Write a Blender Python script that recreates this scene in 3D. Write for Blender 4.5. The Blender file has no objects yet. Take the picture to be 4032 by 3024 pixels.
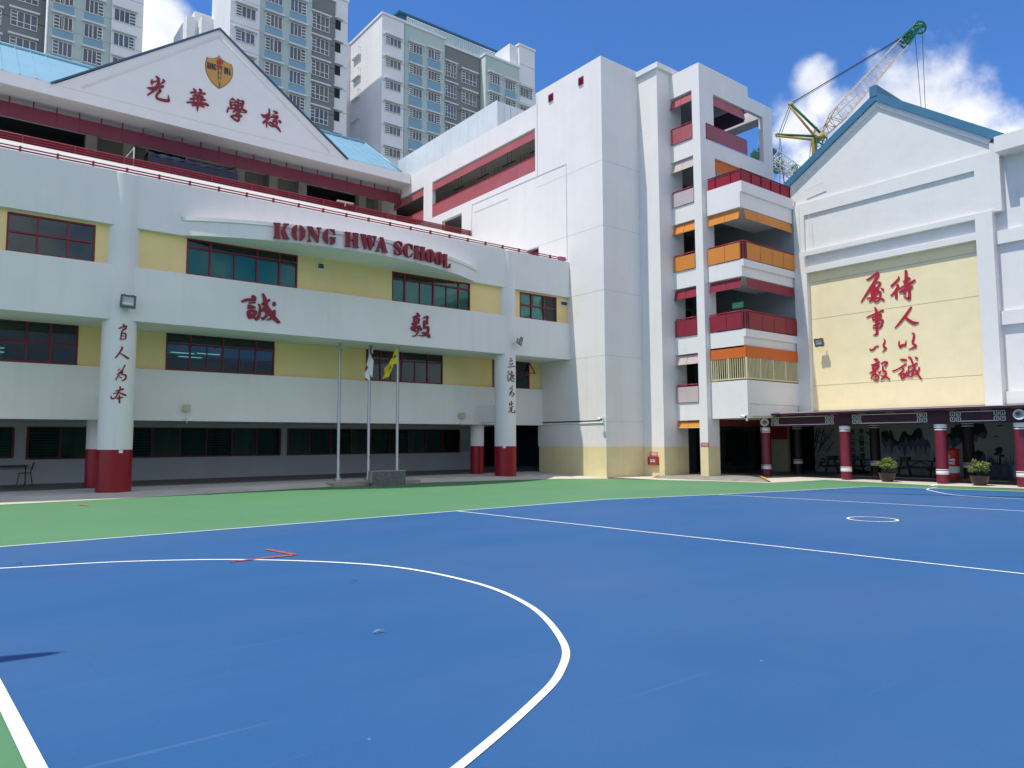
import bpy, bmesh, math, random
from mathutils import Vector, Matrix
random.seed(7)
sc = bpy.context.scene
C = sc.collection
R = math.radians

# ---------------------------------------------------------------- camera
FPX, CX, CY, EYE = 2850.0, 2016.0, 1512.0, 1.75          # photo is 4032 x 3024
YAW, PIT, ROL = R(38.2496), R(4.4726), R(-0.2565)
_f = Vector((math.sin(YAW)*math.cos(PIT), math.cos(YAW)*math.cos(PIT), math.sin(PIT)))
_r = Vector((math.cos(YAW), -math.sin(YAW), 0))
_u = _r.cross(_f)
RT = _r*math.cos(ROL) + _u*math.sin(ROL)
UP = RT.cross(_f)
FW = _f
cam = bpy.data.cameras.new("camera"); camo = bpy.data.objects.new("camera", cam); C.objects.link(camo)
cam.sensor_width = 36.0; cam.sensor_fit = 'HORIZONTAL'; cam.lens = FPX/4032*36.0
cam.clip_start = 0.05; cam.clip_end = 3000
camo.matrix_world = Matrix(((RT.x, UP.x, -FW.x, 0), (RT.y, UP.y, -FW.y, 0), (RT.z, UP.z, -FW.z, EYE), (0, 0, 0, 1)))
sc.camera = camo
E0 = Vector((0, 0, EYE))
def ray(px, py): return RT*((px-CX)/FPX) - UP*((py-CY)/FPX) + FW
# survey helpers: where the sight line of a photo point meets a real wall plane / floor plane
def onX(px, py, X): d = ray(px, py); return E0 + d*(X/d.x)
def onY(px, py, Y): d = ray(px, py); return E0 + d*(Y/d.y)
def onZ(px, py, Z): d = ray(px, py); return E0 + d*((Z-EYE)/d.z)
def onD(px, py, D): return E0 + ray(px, py)*D
def onC(px, py, cx, cy, rad):                             # vertical cylinder, near side
    d = ray(px, py); a = d.x*d.x+d.y*d.y; b = -(d.x*cx+d.y*cy); c = cx*cx+cy*cy-rad*rad
    q = b*b-a*c
    t = (-b-math.sqrt(q))/a if q > 0 else -b/a
    return E0 + d*t

# ---------------------------------------------------------------- world, sun, exposure
SUN = Vector((-0.42, 0.08, 1.0)).normalized()
EL = math.asin(SUN.z); AZ = math.atan2(SUN.x, SUN.y)
w = bpy.data.worlds.new("World"); sc.world = w; w.use_nodes = True
nt = w.node_tree; N = nt.nodes; L = nt.links; N.clear()
out = N.new('ShaderNodeOutputWorld'); bg = N.new('ShaderNodeBackground'); L.new(bg.outputs[0], out.inputs[0])
sky = N.new('ShaderNodeTexSky'); sky.sky_type = 'NISHITA'; sky.sun_disc = False
sky.sun_elevation = EL; sky.sun_rotation = AZ; sky.air_density = 1.0; sky.dust_density = 0.25; sky.ozone_density = 2.6
bg.inputs['Strength'].default_value = 0.10
tc = N.new('ShaderNodeTexCoord')
def vmath(op, a, b=None):
    n = N.new('ShaderNodeVectorMath'); n.operation = op; L.new(a, n.inputs[0])
    if b is not None: n.inputs[1].default_value = b
    return n
def wm(op, a, b=None, c=None, clamp=False):
    n = N.new('ShaderNodeMath'); n.operation = op; n.use_clamp = clamp
    for i, v in enumerate((a, b, c)):
        if v is None: continue
        if isinstance(v, (int, float)): n.inputs[i].default_value = v
        else: L.new(v, n.inputs[i])
    return n.outputs[0]
nrm = vmath('NORMALIZE', tc.outputs['Generated']).outputs[0]
blob = None
for px, py, rad in ((3600, 470, 255), (3450, 560, 250), (3790, 520, 215), (3205, 310, 90), (3230, 400, 80), (3130, 520, 140), (3180, 640, 150), (3930, 560, 110), (3350, 640, 250),
                    (610, 190, 150), (650, 90, 110), (560, 60, 80), (640, 240, 130), (5400, 300, 500), (-1300, 300, 500), ((-0.2, -1, 0.45), 0, 1900), ((0.7, -0.8, 0.6), 0, 1700), ((-1, -0.5, 0.5), 0, 1500), ((0.2, -0.6, 1.0), 0, 1200)):  # last four: unseen clouds behind the camera, added to neutralise facade shade
    d = (Vector(px) if isinstance(px, tuple) else ray(px, py)).normalized()
    dt = vmath('DOT_PRODUCT', nrm, d).outputs['Value']
    ang = wm('ARCCOSINE', wm('MINIMUM', dt, 0.999999))
    v = wm('SUBTRACT', 1.0, wm('DIVIDE', ang, rad/2900.0))
    blob = v if blob is None else wm('SMOOTH_MAX', blob, v, 0.25)
def wnoise(scale, det, rough, off):
    n = N.new('ShaderNodeTexNoise'); n.inputs['Scale'].default_value = scale; n.inputs['Detail'].default_value = det; n.inputs['Roughness'].default_value = rough
    a = vmath('ADD', nrm, off); L.new(a.outputs[0], n.inputs['Vector']); return n.outputs['Fac']
n1 = wnoise(9.0, 9, 0.58, (3.1, 1.7, 0.4)); n2 = wnoise(26.0, 6, 0.55, (0.3, 5.2, 2.0)); n3 = wnoise(7.0, 5, 0.5, (8.3, 2.2, 1.1))
dens = wm('ADD', wm('ADD', blob, wm('MULTIPLY', wm('SUBTRACT', n1, 0.5), 1.9)), wm('MULTIPLY', wm('SUBTRACT', n2, 0.5), 0.7))
mr = N.new('ShaderNodeMapRange'); mr.interpolation_type = 'SMOOTHSTEP'; L.new(dens, mr.inputs['Value'])
mr.inputs['From Min'].default_value = -0.02; mr.inputs['From Max'].default_value = 0.72
cl = N.new('ShaderNodeMix'); cl.data_type = 'RGBA'
cl.inputs['A'].default_value = (5.3, 5.75, 6.9, 1); cl.inputs['B'].default_value = (8.6, 8.7, 9.0, 1)
L.new(wm('MULTIPLY', wm('SUBTRACT', wm('ADD', n3, wm('MULTIPLY', n2, 0.35)), 0.42), 3.0, clamp=True), cl.inputs['Factor'])
mx = N.new('ShaderNodeMix'); mx.data_type = 'RGBA'
L.new(wm('MULTIPLY', mr.outputs['Result'], 0.96), mx.inputs['Factor'])
sg = N.new('ShaderNodeMix'); sg.data_type = 'RGBA'; sg.blend_type = 'MULTIPLY'; sg.inputs['Factor'].default_value = 1.0
L.new(sky.outputs[0], sg.inputs['A']); sg.inputs['B'].default_value = (0.53, 0.92, 1.42, 1)
L.new(sg.outputs['Result'], mx.inputs['A']); L.new(cl.outputs['Result'], mx.inputs['B'])
L.new(mx.outputs['Result'], bg.inputs['Color'])
sl = bpy.data.lights.new("sun", 'SUN'); slo = bpy.data.objects.new("sun", sl); C.objects.link(slo)
sl.energy = 3.5; sl.angle = R(0.53); sl.color = (1.0, 0.95, 0.83)
slo.rotation_euler = SUN.to_track_quat('Z', 'Y').to_euler(); slo.location = (0, 0, 60)
sc.view_settings.view_transform = 'Standard'; sc.view_settings.look = 'None'; sc.view_settings.gamma = 1
sc.view_settings.exposure = 0.35
sc.cycles.max_bounces = 8; sc.cycles.diffuse_bounces = 4; sc.cycles.glossy_bounces = 3; sc.cycles.transparent_max_bounces = 10
sc.cycles.sample_clamp_indirect = 6

# ---------------------------------------------------------------- materials
MATS = {}
def pm(name, col, rough=0.6, var=0.05, scale=1.5, bump=0.0, bscale=30.0, streak=0.0, metal=0.0, spec=0.4, alpha=1.0, stretch=(1, 1, 1), tint=None):
    if name in MATS: return MATS[name]
    m = bpy.data.materials.new(name); m.use_nodes = True; MATS[name] = m
    n = m.node_tree.nodes; l = m.node_tree.links; b = n['Principled BSDF']
    b.inputs['Roughness'].default_value = rough; b.inputs['Metallic'].default_value = metal
    b.inputs['Specular IOR Level'].default_value = spec; b.inputs['Alpha'].default_value = alpha
    t = n.new('ShaderNodeTexCoord'); mp = n.new('ShaderNodeMapping'); mp.inputs['Scale'].default_value = stretch
    l.new(t.outputs['Object'], mp.inputs['Vector'])
    ns = n.new('ShaderNodeTexNoise'); ns.inputs['Scale'].default_value = scale; ns.inputs['Detail'].default_value = 7; ns.inputs['Roughness'].default_value = 0.6
    l.new(mp.outputs[0], ns.inputs['Vector'])
    r = n.new('ShaderNodeMapRange'); r.inputs['From Min'].default_value = 0.3; r.inputs['From Max'].default_value = 0.7
    l.new(ns.outputs['Fac'], r.inputs['Value'])
    mix = n.new('ShaderNodeMix'); mix.data_type = 'RGBA'
    c2 = tint or tuple(min(1, c*(1+var)) for c in col)
    mix.inputs['A'].default_value = tuple(c*(1-var) for c in col)+(1,); mix.inputs['B'].default_value = tuple(c2)+(1,)
    l.new(r.outputs[0], mix.inputs['Factor'])
    last = mix.outputs['Result']
    if streak:
        mp2 = n.new('ShaderNodeMapping'); mp2.inputs['Scale'].default_value = (1.3, 1.3, 0.06); l.new(t.outputs['Object'], mp2.inputs['Vector'])
        s = n.new('ShaderNodeTexNoise'); s.inputs['Scale'].default_value = 2.2; s.inputs['Detail'].default_value = 8; s.inputs['Roughness'].default_value = 0.65
        l.new(mp2.outputs[0], s.inputs['Vector'])
        r2 = n.new('ShaderNodeMapRange'); r2.inputs['From Min'].default_value = 0.5; r2.inputs['From Max'].default_value = 0.75; l.new(s.outputs['Fac'], r2.inputs['Value'])
        mm = n.new('ShaderNodeMath'); mm.operation = 'MULTIPLY'; mm.inputs[1].default_value = streak; l.new(r2.outputs[0], mm.inputs[0])
        mx2 = n.new('ShaderNodeMix'); mx2.data_type = 'RGBA'; l.new(mm.outputs[0], mx2.inputs['Factor']); l.new(last, mx2.inputs['A'])
        mx2.inputs['B'].default_value = (col[0]*0.62, col[1]*0.62, col[2]*0.58, 1); last = mx2.outputs['Result']
    l.new(last, b.inputs['Base Color'])
    if bump:
        bn = n.new('ShaderNodeTexNoise'); bn.inputs['Scale'].default_value = bscale; bn.inputs['Detail'].default_value = 5; l.new(mp.outputs[0], bn.inputs['Vector'])
        bp = n.new('ShaderNodeBump'); bp.inputs['Strength'].default_value = bump; bp.inputs['Distance'].default_value = 0.02
        l.new(bn.outputs['Fac'], bp.inputs['Height']); l.new(bp.outputs[0], b.inputs['Normal'])
    return m
def glassm(name, tint, refl=0.22):
    if name in MATS: return MATS[name]
    m = bpy.data.materials.new(name); m.use_nodes = True; MATS[name] = m
    n = m.node_tree.nodes; l = m.node_tree.links; n.remove(n['Principled BSDF'])
    o = n['Material Output']; tr = n.new('ShaderNodeBsdfTransparent'); tr.inputs['Color'].default_value = tuple(tint)+(1,)
    g = n.new('ShaderNodeBsdfGlossy'); g.inputs['Roughness'].default_value = 0.03; g.inputs['Color'].default_value = (0.9, 1, 1, 1)
    fr = n.new('ShaderNodeFresnel'); fr.inputs['IOR'].default_value = 1.5
    ad = n.new('ShaderNodeMath'); ad.operation = 'ADD'; ad.use_clamp = True; ad.inputs[1].default_value = refl; l.new(fr.outputs[0], ad.inputs[0])
    t = n.new('ShaderNodeTexCoord'); ns = n.new('ShaderNodeTexNoise'); ns.inputs['Scale'].default_value = 0.9; l.new(t.outputs['Object'], ns.inputs['Vector'])
    bp = n.new('ShaderNodeBump'); bp.inputs['Strength'].default_value = 0.05; bp.inputs['Distance'].default_value = 0.05; l.new(ns.outputs['Fac'], bp.inputs['Height']); l.new(bp.outputs[0], g.inputs['Normal'])
    mx = n.new('ShaderNodeMixShader'); l.new(ad.outputs[0], mx.inputs['Fac']); l.new(tr.outputs[0], mx.inputs[1]); l.new(g.outputs[0], mx.inputs[2]); l.new(mx.outputs[0], o.inputs['Surface'])
    return m
WHITE = pm('white_plaster', (0.745, 0.71, 0.70), 0.75, 0.035, 0.7, 0.25, 9, streak=0.15)
WHITE2 = pm('white_trim_paint', (0.74, 0.72, 0.715), 0.6, 0.03, 1.0)
HALLW = pm('hall_rough_plaster', (0.71, 0.69, 0.67), 0.8, 0.03, 1.2, 0.30, 2.6, streak=0.08, stretch=(1, 1, 1.3))
HALLY = pm('hall_yellow_plaster', (0.83, 0.70, 0.44), 0.8, 0.04, 1.2, 0.30, 2.6, streak=0.08, stretch=(1, 1, 1.3))
YELLOW = pm('yellow_plaster', (0.82, 0.61, 0.28), 0.75, 0.04, 1.0, 0.2, 9, streak=0.08)
CREAM = pm('cream_dado_paint', (0.72, 0.63, 0.36), 0.6, 0.05, 1.5, 0.1, 12, streak=0.22)
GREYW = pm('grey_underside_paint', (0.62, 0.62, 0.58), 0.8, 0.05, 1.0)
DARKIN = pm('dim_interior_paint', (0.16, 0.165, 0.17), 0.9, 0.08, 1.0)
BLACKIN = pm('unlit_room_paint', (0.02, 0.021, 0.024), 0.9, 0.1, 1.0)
MAROON = pm('maroon_paint', (0.165, 0.012, 0.028), 0.45, 0.08, 2.0)
REDP = pm('red_column_paint', (0.27, 0.006, 0.018), 0.28, 0.08, 3.0, streak=0.15)
RAILR = pm('red_pipe_paint', (0.30, 0.022, 0.045), 0.4, 0.1, 3.0)
LETR = pm('dark_red_lettering', (0.22, 0.008, 0.022), 0.45, 0.06, 3.0)
LETR2 = pm('bright_red_lettering', (0.42, 0.012, 0.035), 0.45, 0.06, 3.0)
JOINT = pm('joint_sealant', (0.52, 0.53, 0.53), 0.8, 0.05, 3.0)
BLUETRIM = pm('teal_blue_roof_metal', (0.06, 0.175, 0.27), 0.45, 0.08, 2.0, metal=0.2, streak=0.12)
GLASS = glassm('green_tinted_glass', (0.42, 0.72, 0.66), 0.0)
GLASSD = glassm('dark_tinted_glass', (0.20, 0.36, 0.35), 0.02)
STEEL = pm('brushed_steel', (0.42, 0.44, 0.45), 0.4, 0.06, 4.0, metal=0.75)
BLACK = pm('black_plastic', (0.015, 0.015, 0.017), 0.45, 0.1, 4.0)
GREYP = pm('grey_housing_metal', (0.10, 0.12, 0.13), 0.5, 0.08, 6.0)
LENS = pm('lamp_glass', (0.45, 0.50, 0.52), 0.12, 0.15, 8.0, spec=0.7)

# ---------------------------------------------------------------- mesh helpers
ORG = {}
def thing(name, label, cat, loc=(0, 0, 0), group=None):
    o = bpy.data.objects.new(name, None); C.objects.link(o); o.location = loc; o.empty_display_size = 0.3
    o['label'] = label; o['category'] = cat
    if group: o['group'] = group
    ORG[o.name] = Vector(loc); return o
class MB:
    def __init__(s): s.v = []; s.f = []; s.m = []; s.sm = []
    def face(s, pts, mi=0, smooth=False):
        k = len(s.v); s.v += [tuple(p) for p in pts]; s.f.append(tuple(range(k, k+len(pts)))); s.m.append(mi); s.sm.append(smooth); return s
    def box(s, x0, x1, y0, y1, z0, z1, mi=0):
        x0, x1 = sorted((x0, x1)); y0, y1 = sorted((y0, y1)); z0, z1 = sorted((z0, z1))
        k = len(s.v); s.v += [(x, y, z) for z in (z0, z1) for y in (y0, y1) for x in (x0, x1)]
        for q in ((0, 2, 3, 1), (4, 5, 7, 6), (0, 1, 5, 4), (2, 6, 7, 3), (0, 4, 6, 2), (1, 3, 7, 5)):
            s.f.append(tuple(k+i for i in q)); s.m.append(mi); s.sm.append(False)
        return s
    def prism(s, pts, vec, mi=0):                           # polygon (3-D points) extruded along vec
        vec = Vector(vec); a = [Vector(p) for p in pts]; n = len(a); k = len(s.v)
        s.v += [tuple(p) for p in a]+[tuple(p+vec) for p in a]
        s.f.append(tuple(range(k, k+n))); s.f.append(tuple(range(k+2*n-1, k+n-1, -1))); s.m += [mi, mi]; s.sm += [False, False]
        for i in range(n):
            j = (i+1) % n; s.f.append((k+i, k+n+i, k+n+j, k+j)); s.m.append(mi); s.sm.append(False)
        return s
    def tube(s, p0, p1, r, n=8, mi=0, r1=None):
        p0 = Vector(p0); p1 = Vector(p1); d = (p1-p0)
        if d.length < 1e-6: return s
        d.normalize(); a = d.orthogonal().normalized(); b = d.cross(a); r1 = r if r1 is None else r1; k = len(s.v)
        for p, rr in ((p0, r), (p1, r1)):
            for i in range(n):
                t = 2*math.pi*i/n; s.v.append(tuple(p+a*(rr*math.cos(t))+b*(rr*math.sin(t))))
        for i in range(n):
            j = (i+1) % n; s.f.append((k+i, k+j, k+n+j, k+n+i)); s.m.append(mi); s.sm.append(n > 5)
        s.f.append(tuple(range(k+n-1, k-1, -1))); s.f.append(tuple(range(k+n, k+2*n))); s.m += [mi, mi]; s.sm += [False, False]
        return s
    def path(s, pts, r, n=6, mi=0):
        for a, b in zip(pts[:-1], pts[1:]): s.tube(a, b, r, n, mi)
        return s
    def lathe(s, cx, cy, prof, n=32, mi=0, a0=0.0, a1=2*math.pi):  # prof: (r, z[, mi])
        k = len(s.v); full = abs(a1-a0-2*math.pi) < 1e-6; m = n if full else n+1
        for q in prof:
            for i in range(m):
                t = a0+(a1-a0)*i/n; s.v.append((cx+q[0]*math.cos(t), cy+q[0]*math.sin(t), q[1]))
        for j in range(len(prof)-1):
            mm = prof[j][2] if len(prof[j]) > 2 else mi
            for i in range(n):
                i2 = (i+1) % m; s.f.append((k+j*m+i, k+j*m+i2, k+(j+1)*m+i2, k+(j+1)*m+i)); s.m.append(mm); s.sm.append(True)
        return s
    def wallX(s, X0, X1, y0, y1, z0, z1, holes, mi=0):      # wall slab normal to X with rectangular holes (y0,y1,z0,z1)
        s._wall('x', X0, X1, y0, y1, z0, z1, holes, mi); return s
    def wallY(s, Y0, Y1, x0, x1, z0, z1, holes, mi=0):
        s._wall('y', Y0, Y1, x0, x1, z0, z1, holes, mi); return s
    def _wall(s, ax, d0, d1, a0, a1, z0, z1, holes, mi):
        us = sorted({a0, a1} | {min(max(h[i], a0), a1) for h in holes for i in (0, 1)})
        for ua, ub in zip(us[:-1], us[1:]):
            if ub-ua < 1e-5: continue
            um = (ua+ub)/2; cut = sorted((max(h[2], z0), min(h[3], z1)) for h in holes if h[0] <= um <= h[1])
            z = z0
            for c0, c1 in cut+[(z1, z1)]:
                if c0-z > 1e-5:
                    if ax == 'x': s.box(d0, d1, ua, ub, z, c0, mi)
                    else: s.box(ua, ub, d0, d1, z, c0, mi)
                z = max(z, c1)
    def split(s, name, mat, parent=None):                   # every loose piece as an object of its own
        par = list(range(len(s.v))); 
        def find(i):
            while par[i] != i: par[i] = par[par[i]]; i = par[i]
            return i
        key = {}
        for i, v in enumerate(s.v):
            k = (round(v[0], 4), round(v[1], 4), round(v[2], 4))
            if k in key: par[find(i)] = find(key[k])
            else: key[k] = i
        for f in s.f:
            for j in f[1:]: par[find(j)] = find(f[0])
        grp = {}
        for q, f in enumerate(s.f): grp.setdefault(find(f[0]), []).append(q)
        res = []
        for g in grp.values():
            m = MB()
            for q in g: m.face([s.v[i] for i in s.f[q]], s.m[q], s.sm[q])
            res.append(m.build(name, mat, parent))
        return res
    def build(s, name, mat, parent=None, label=None):
        me = bpy.data.meshes.new(name); org = ORG.get(parent.name, Vector()) if parent else Vector()
        me.from_pydata([tuple(Vector(p)-org) for p in s.v], [], s.f)
        for m in (mat if isinstance(mat, (list, tuple)) else [mat]): me.materials.append(m)
        me.polygons.foreach_set('material_index', s.m); me.polygons.foreach_set('use_smooth', s.sm)
        bm = bmesh.new(); bm.from_mesh(me); bmesh.ops.remove_doubles(bm, verts=bm.verts, dist=1e-5)
        bmesh.ops.recalc_face_normals(bm, faces=bm.faces); bm.to_mesh(me); bm.free(); me.update()
        o = bpy.data.objects.new(name, me); C.objects.link(o)
        if parent: o.parent = parent
        ORG[o.name] = org
        if label: o['label'] = label
        return o
def tag(o, label, cat, group=None):
    o['label'] = label; o['category'] = cat
    if group: o['group'] = group
    return o
def struct(o): o['kind'] = 'structure'; return o
def add_smooth_edges(o, ang=40):
    m = o.data
    try: m.set_sharp_from_angle(angle=R(ang))
    except Exception: pass
    return o
def grp_copy(o, parent=None, loc=None):
    c = o.copy(); C.objects.link(c)
    if parent: c.parent = parent
    if loc is not None: c.location = loc
    for ch in o.children: grp_copy(ch, c)
    return c

# brush strokes: "x,y,w x,y,w; ..." in a zoom frame, carried to a surface by fn(px,py,lift)
def cr(pts, k=5):
    P = [pts[0]]+pts+[pts[-1]]; o = []
    for i in range(1, len(P)-2):
        for j in range(k):
            t = j/k; q = []
            for a, b, c, d in zip(P[i-1], P[i], P[i+1], P[i+2]):
                q.append(0.5*((2*b)+(-a+c)*t+(2*a-5*b+4*c-d)*t*t+(-a+3*b-3*c+d)*t*t*t))
            o.append(q)
    o.append(list(P[-2])); return o
def strokes(mb, text, ox, oy, s, fn, th, fat=1.0, mi=0):
    k = 0
    for st in text.split(';'):
        pts = [[float(v) for v in p.split(',')] for p in st.split()]
        if len(pts) < 2: continue
        k += 1; pts = cr(pts, 5 if len(pts) > 2 else 3); n = len(pts); lef = []; rig = []
        for i, (x, y, wd) in enumerate(pts):
            a = pts[max(i-1, 0)]; b = pts[min(i+1, n-1)]; dx, dy = b[0]-a[0], b[1]-a[1]; q = math.hypot(dx, dy) or 1
            h = max(wd*fat, 6)*0.5; nx, ny = -dy/q*h, dx/q*h
            if i == 0:
                lef.append((x-dx/q*h*0.7+nx*0.45, y-dy/q*h*0.7+ny*0.45)); rig.append((x-dx/q*h*0.7-nx*0.45, y-dy/q*h*0.7-ny*0.45))
            lef.append((x+nx, y+ny)); rig.append((x-nx, y-ny))
            if i == n-1:
                lef.append((x+dx/q*h*0.7+nx*0.45, y+dy/q*h*0.7+ny*0.45)); rig.append((x+dx/q*h*0.7-nx*0.45, y+dy/q*h*0.7-ny*0.45))
        lift = th+0.0012*k
        A = [fn(ox+p[0]*s, oy+p[1]*s, lift) for p in lef]; B = [fn(ox+p[0]*s, oy+p[1]*s, lift) for p in rig]
        A0 = [fn(ox+p[0]*s, oy+p[1]*s, 0.001*k/10) for p in lef]; B0 = [fn(ox+p[0]*s, oy+p[1]*s, 0.001*k/10) for p in rig]
        for i in range(len(A)-1):
            mb.face([A[i], A[i+1], B[i+1], B[i]], mi); mb.face([A0[i], A0[i+1], A[i+1], A[i]], mi); mb.face([B[i], B[i+1], B0[i+1], B0[i]], mi)
        mb.face([A0[0], A[0], B[0], B0[0]], mi); mb.face([A[-1], A0[-1], B0[-1], B[-1]], mi)
    return mb
def characters(text, ox, oy, s, fn, th, mat, parent, fat=1.0, name='character'):
    for t in text.split('|'): strokes_mb = strokes(MB(), t, ox, oy, s, fn, th, fat); strokes_mb.build(name, mat, parent)
def textmesh(body, size, name, mat, parent, origin, right, up, depth=0.004, sx=1.0, align='CENTER', bold=0.0):
    cu = bpy.data.curves.new(name, 'FONT'); cu.body = body; cu.size = size; cu.extrude = depth; cu.align_x = align; cu.offset = bold; cu.resolution_u = 2
    o = bpy.data.objects.new(name, cu); C.objects.link(o)
    dg = bpy.context.evaluated_depsgraph_get(); dg.update()
    me = bpy.data.meshes.new_from_object(o.evaluated_get(dg)); bpy.data.objects.remove(o)
    rt = Vector(right).normalized(); up = Vector(up).normalized(); nn = rt.cross(up); org = ORG.get(parent.name, Vector()) if parent else Vector()
    for v in me.vertices: v.co = Vector(origin)-org+rt*(v.co.x*sx)+up*v.co.y+nn*v.co.z
    me.materials.clear(); me.materials.append(mat)
    for p in me.polygons: p.material_index = 0
    q = bpy.data.objects.new(name, me); C.objects.link(q)
    if parent: q.parent = parent
    ORG[q.name] = org; return q
def rectY(a, b, Y):
    p = onY(a[0], a[1], Y); q = onY(b[0], b[1], Y); return p.x, q.x, q.z, p.z
def rectX(a, b, X):
    p = onX(a[0], a[1], X); q = onX(b[0], b[1], X); return q.y, p.y, q.z, p.z
# ---------------------------------------------------------------- ground, court, markings
G_BASE = pm('pale_concrete', (0.56, 0.50, 0.42), 0.85, 0.12, 0.8, 0.3, 25, streak=0)
G_GREEN = pm('green_court_acrylic', (0.088, 0.232, 0.098), 0.62, 0.05, 0.35, 0.12, 60, tint=(0.098, 0.248, 0.112))
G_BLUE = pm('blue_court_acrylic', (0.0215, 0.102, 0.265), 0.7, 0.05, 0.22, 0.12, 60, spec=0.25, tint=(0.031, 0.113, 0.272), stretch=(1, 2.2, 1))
G_LINE = pm('white_line_paint', (0.82, 0.83, 0.82), 0.7, 0.05, 4.0)
def wear(m, under, lo, hi, amt):
    n = m.node_tree.nodes; l = m.node_tree.links; b = n['Principled BSDF']; src = b.inputs['Base Color'].links[0].from_socket; t = n.new('ShaderNodeTexCoord')
    s = n.new('ShaderNodeTexNoise'); s.inputs['Scale'].default_value = 14; s.inputs['Detail'].default_value = 8; s.inputs['Roughness'].default_value = 0.7; l.new(t.outputs['Object'], s.inputs['Vector'])
    r = n.new('ShaderNodeMapRange'); r.inputs['From Min'].default_value = lo; r.inputs['From Max'].default_value = hi; r.inputs['To Max'].default_value = amt; l.new(s.outputs['Fac'], r.inputs[0])
    mx = n.new('ShaderNodeMix'); mx.data_type = 'RGBA'; l.new(r.outputs[0], mx.inputs['Factor']); l.new(src, mx.inputs['A']); mx.inputs['B'].default_value = tuple(under)+(1,); l.new(mx.outputs['Result'], b.inputs['Base Color'])
wear(G_LINE, (0.20, 0.30, 0.45), 0.58, 0.74, 0.75)
G_RED = pm('faded_red_line_paint', (0.40, 0.09, 0.08), 0.7, 0.35, 6.0)
G_YEL = pm('yellow_line_paint', (0.62, 0.36, 0.03), 0.7, 0.12, 6.0)
G_PAVE = pm('grey_pavement_tiles', (0.52, 0.49, 0.45), 0.8, 0.14, 1.6, 0.2, 30)
G_FLOOR = pm('dark_floor_tiles', (0.17, 0.155, 0.145), 0.5, 0.15, 2.0)
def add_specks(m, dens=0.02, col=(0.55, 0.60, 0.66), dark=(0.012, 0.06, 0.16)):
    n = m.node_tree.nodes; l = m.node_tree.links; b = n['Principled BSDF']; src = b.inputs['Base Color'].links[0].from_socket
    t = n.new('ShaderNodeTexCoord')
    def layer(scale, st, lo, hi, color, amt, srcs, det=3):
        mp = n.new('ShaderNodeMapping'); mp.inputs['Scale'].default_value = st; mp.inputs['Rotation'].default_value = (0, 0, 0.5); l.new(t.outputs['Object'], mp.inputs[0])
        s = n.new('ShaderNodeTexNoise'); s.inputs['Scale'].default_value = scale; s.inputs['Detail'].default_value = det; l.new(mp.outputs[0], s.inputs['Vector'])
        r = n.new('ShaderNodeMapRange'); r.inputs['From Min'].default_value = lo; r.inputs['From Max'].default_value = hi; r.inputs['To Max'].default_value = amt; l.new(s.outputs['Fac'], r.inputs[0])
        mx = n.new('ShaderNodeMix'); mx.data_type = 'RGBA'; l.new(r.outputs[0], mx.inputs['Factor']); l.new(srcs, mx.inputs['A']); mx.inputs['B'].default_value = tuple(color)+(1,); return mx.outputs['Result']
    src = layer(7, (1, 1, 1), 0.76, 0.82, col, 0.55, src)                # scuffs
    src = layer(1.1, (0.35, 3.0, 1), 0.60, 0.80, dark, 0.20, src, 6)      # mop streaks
    src = layer(0.13, (1, 1.4, 1), 0.42, 0.72, (0.075, 0.130, 0.255) if col[2] > col[1] else (0.12, 0.25, 0.15), 0.45, src, 5)   # broad random pale patches; on the blue, colour imitating hazy brightness
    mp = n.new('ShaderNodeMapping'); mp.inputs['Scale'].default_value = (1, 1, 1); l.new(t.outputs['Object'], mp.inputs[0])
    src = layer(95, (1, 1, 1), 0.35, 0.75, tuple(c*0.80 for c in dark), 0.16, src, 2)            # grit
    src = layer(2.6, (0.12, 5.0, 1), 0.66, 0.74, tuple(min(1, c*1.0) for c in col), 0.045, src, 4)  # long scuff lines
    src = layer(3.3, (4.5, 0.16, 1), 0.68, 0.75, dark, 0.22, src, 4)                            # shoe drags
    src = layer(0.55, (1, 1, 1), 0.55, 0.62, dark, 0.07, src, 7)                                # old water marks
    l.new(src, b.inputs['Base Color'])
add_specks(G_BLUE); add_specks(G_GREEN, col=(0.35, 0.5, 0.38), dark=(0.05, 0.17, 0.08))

g = MB(); g.face([(-600, -400, -0.03), (900, -400, -0.03), (900, 900, -0.03), (-600, 900, -0.03)])
struct(g.build('ground', pm('far_ground', (0.24, 0.25, 0.22), 0.9, 0.2, 0.05)))
gb = [(-30, 25.3)]
for px, py in ((0, 1988), (508, 1962), (1000, 1935)): p = onZ(px, py, 0); gb.append((p.x, p.y))
gb += [(12.4, 26.55), (15.9, 26.4)]
for px, py in ((2000, 1891), (2200, 1886), (2395, 1885), (2597, 1890), (2815, 1895), (3034, 1902), (3250, 1890), (3678, 1912), (4032, 1925)):
    p = onZ(px, py, 0); gb.append((p.x, p.y))
q0, q1 = Vector(gb[-3]), Vector(gb[-1]); ex = q1+(q1-q0).normalized()*25; gb.append((ex.x, ex.y))
g = MB()
for (x0, y0), (x1, y1) in zip(gb[:-1], gb[1:]):                       # green surround out to the kerb line
    if x1 <= x0: continue
    g.face([(x0, -20, 0), (x1, -20, 0), (x1, y1, 0), (x0, y0, 0)])
struct(g.build('green_court', G_GREEN))
bl0 = onZ(0, 2735, 0); bl1 = onZ(145, 3024, 0); bd = (bl1-bl0).normalized()
sideA = [onZ(0, 2154, 0), onZ(1000, 2076, 0), onZ(1796, 2013, 0), onZ(2373, 1968, 0), onZ(2823, 1948, 0), onZ(3100, 1934, 0), onZ(3422, 1916, 0)]
sd = (sideA[0]-sideA[1]).normalized()
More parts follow.
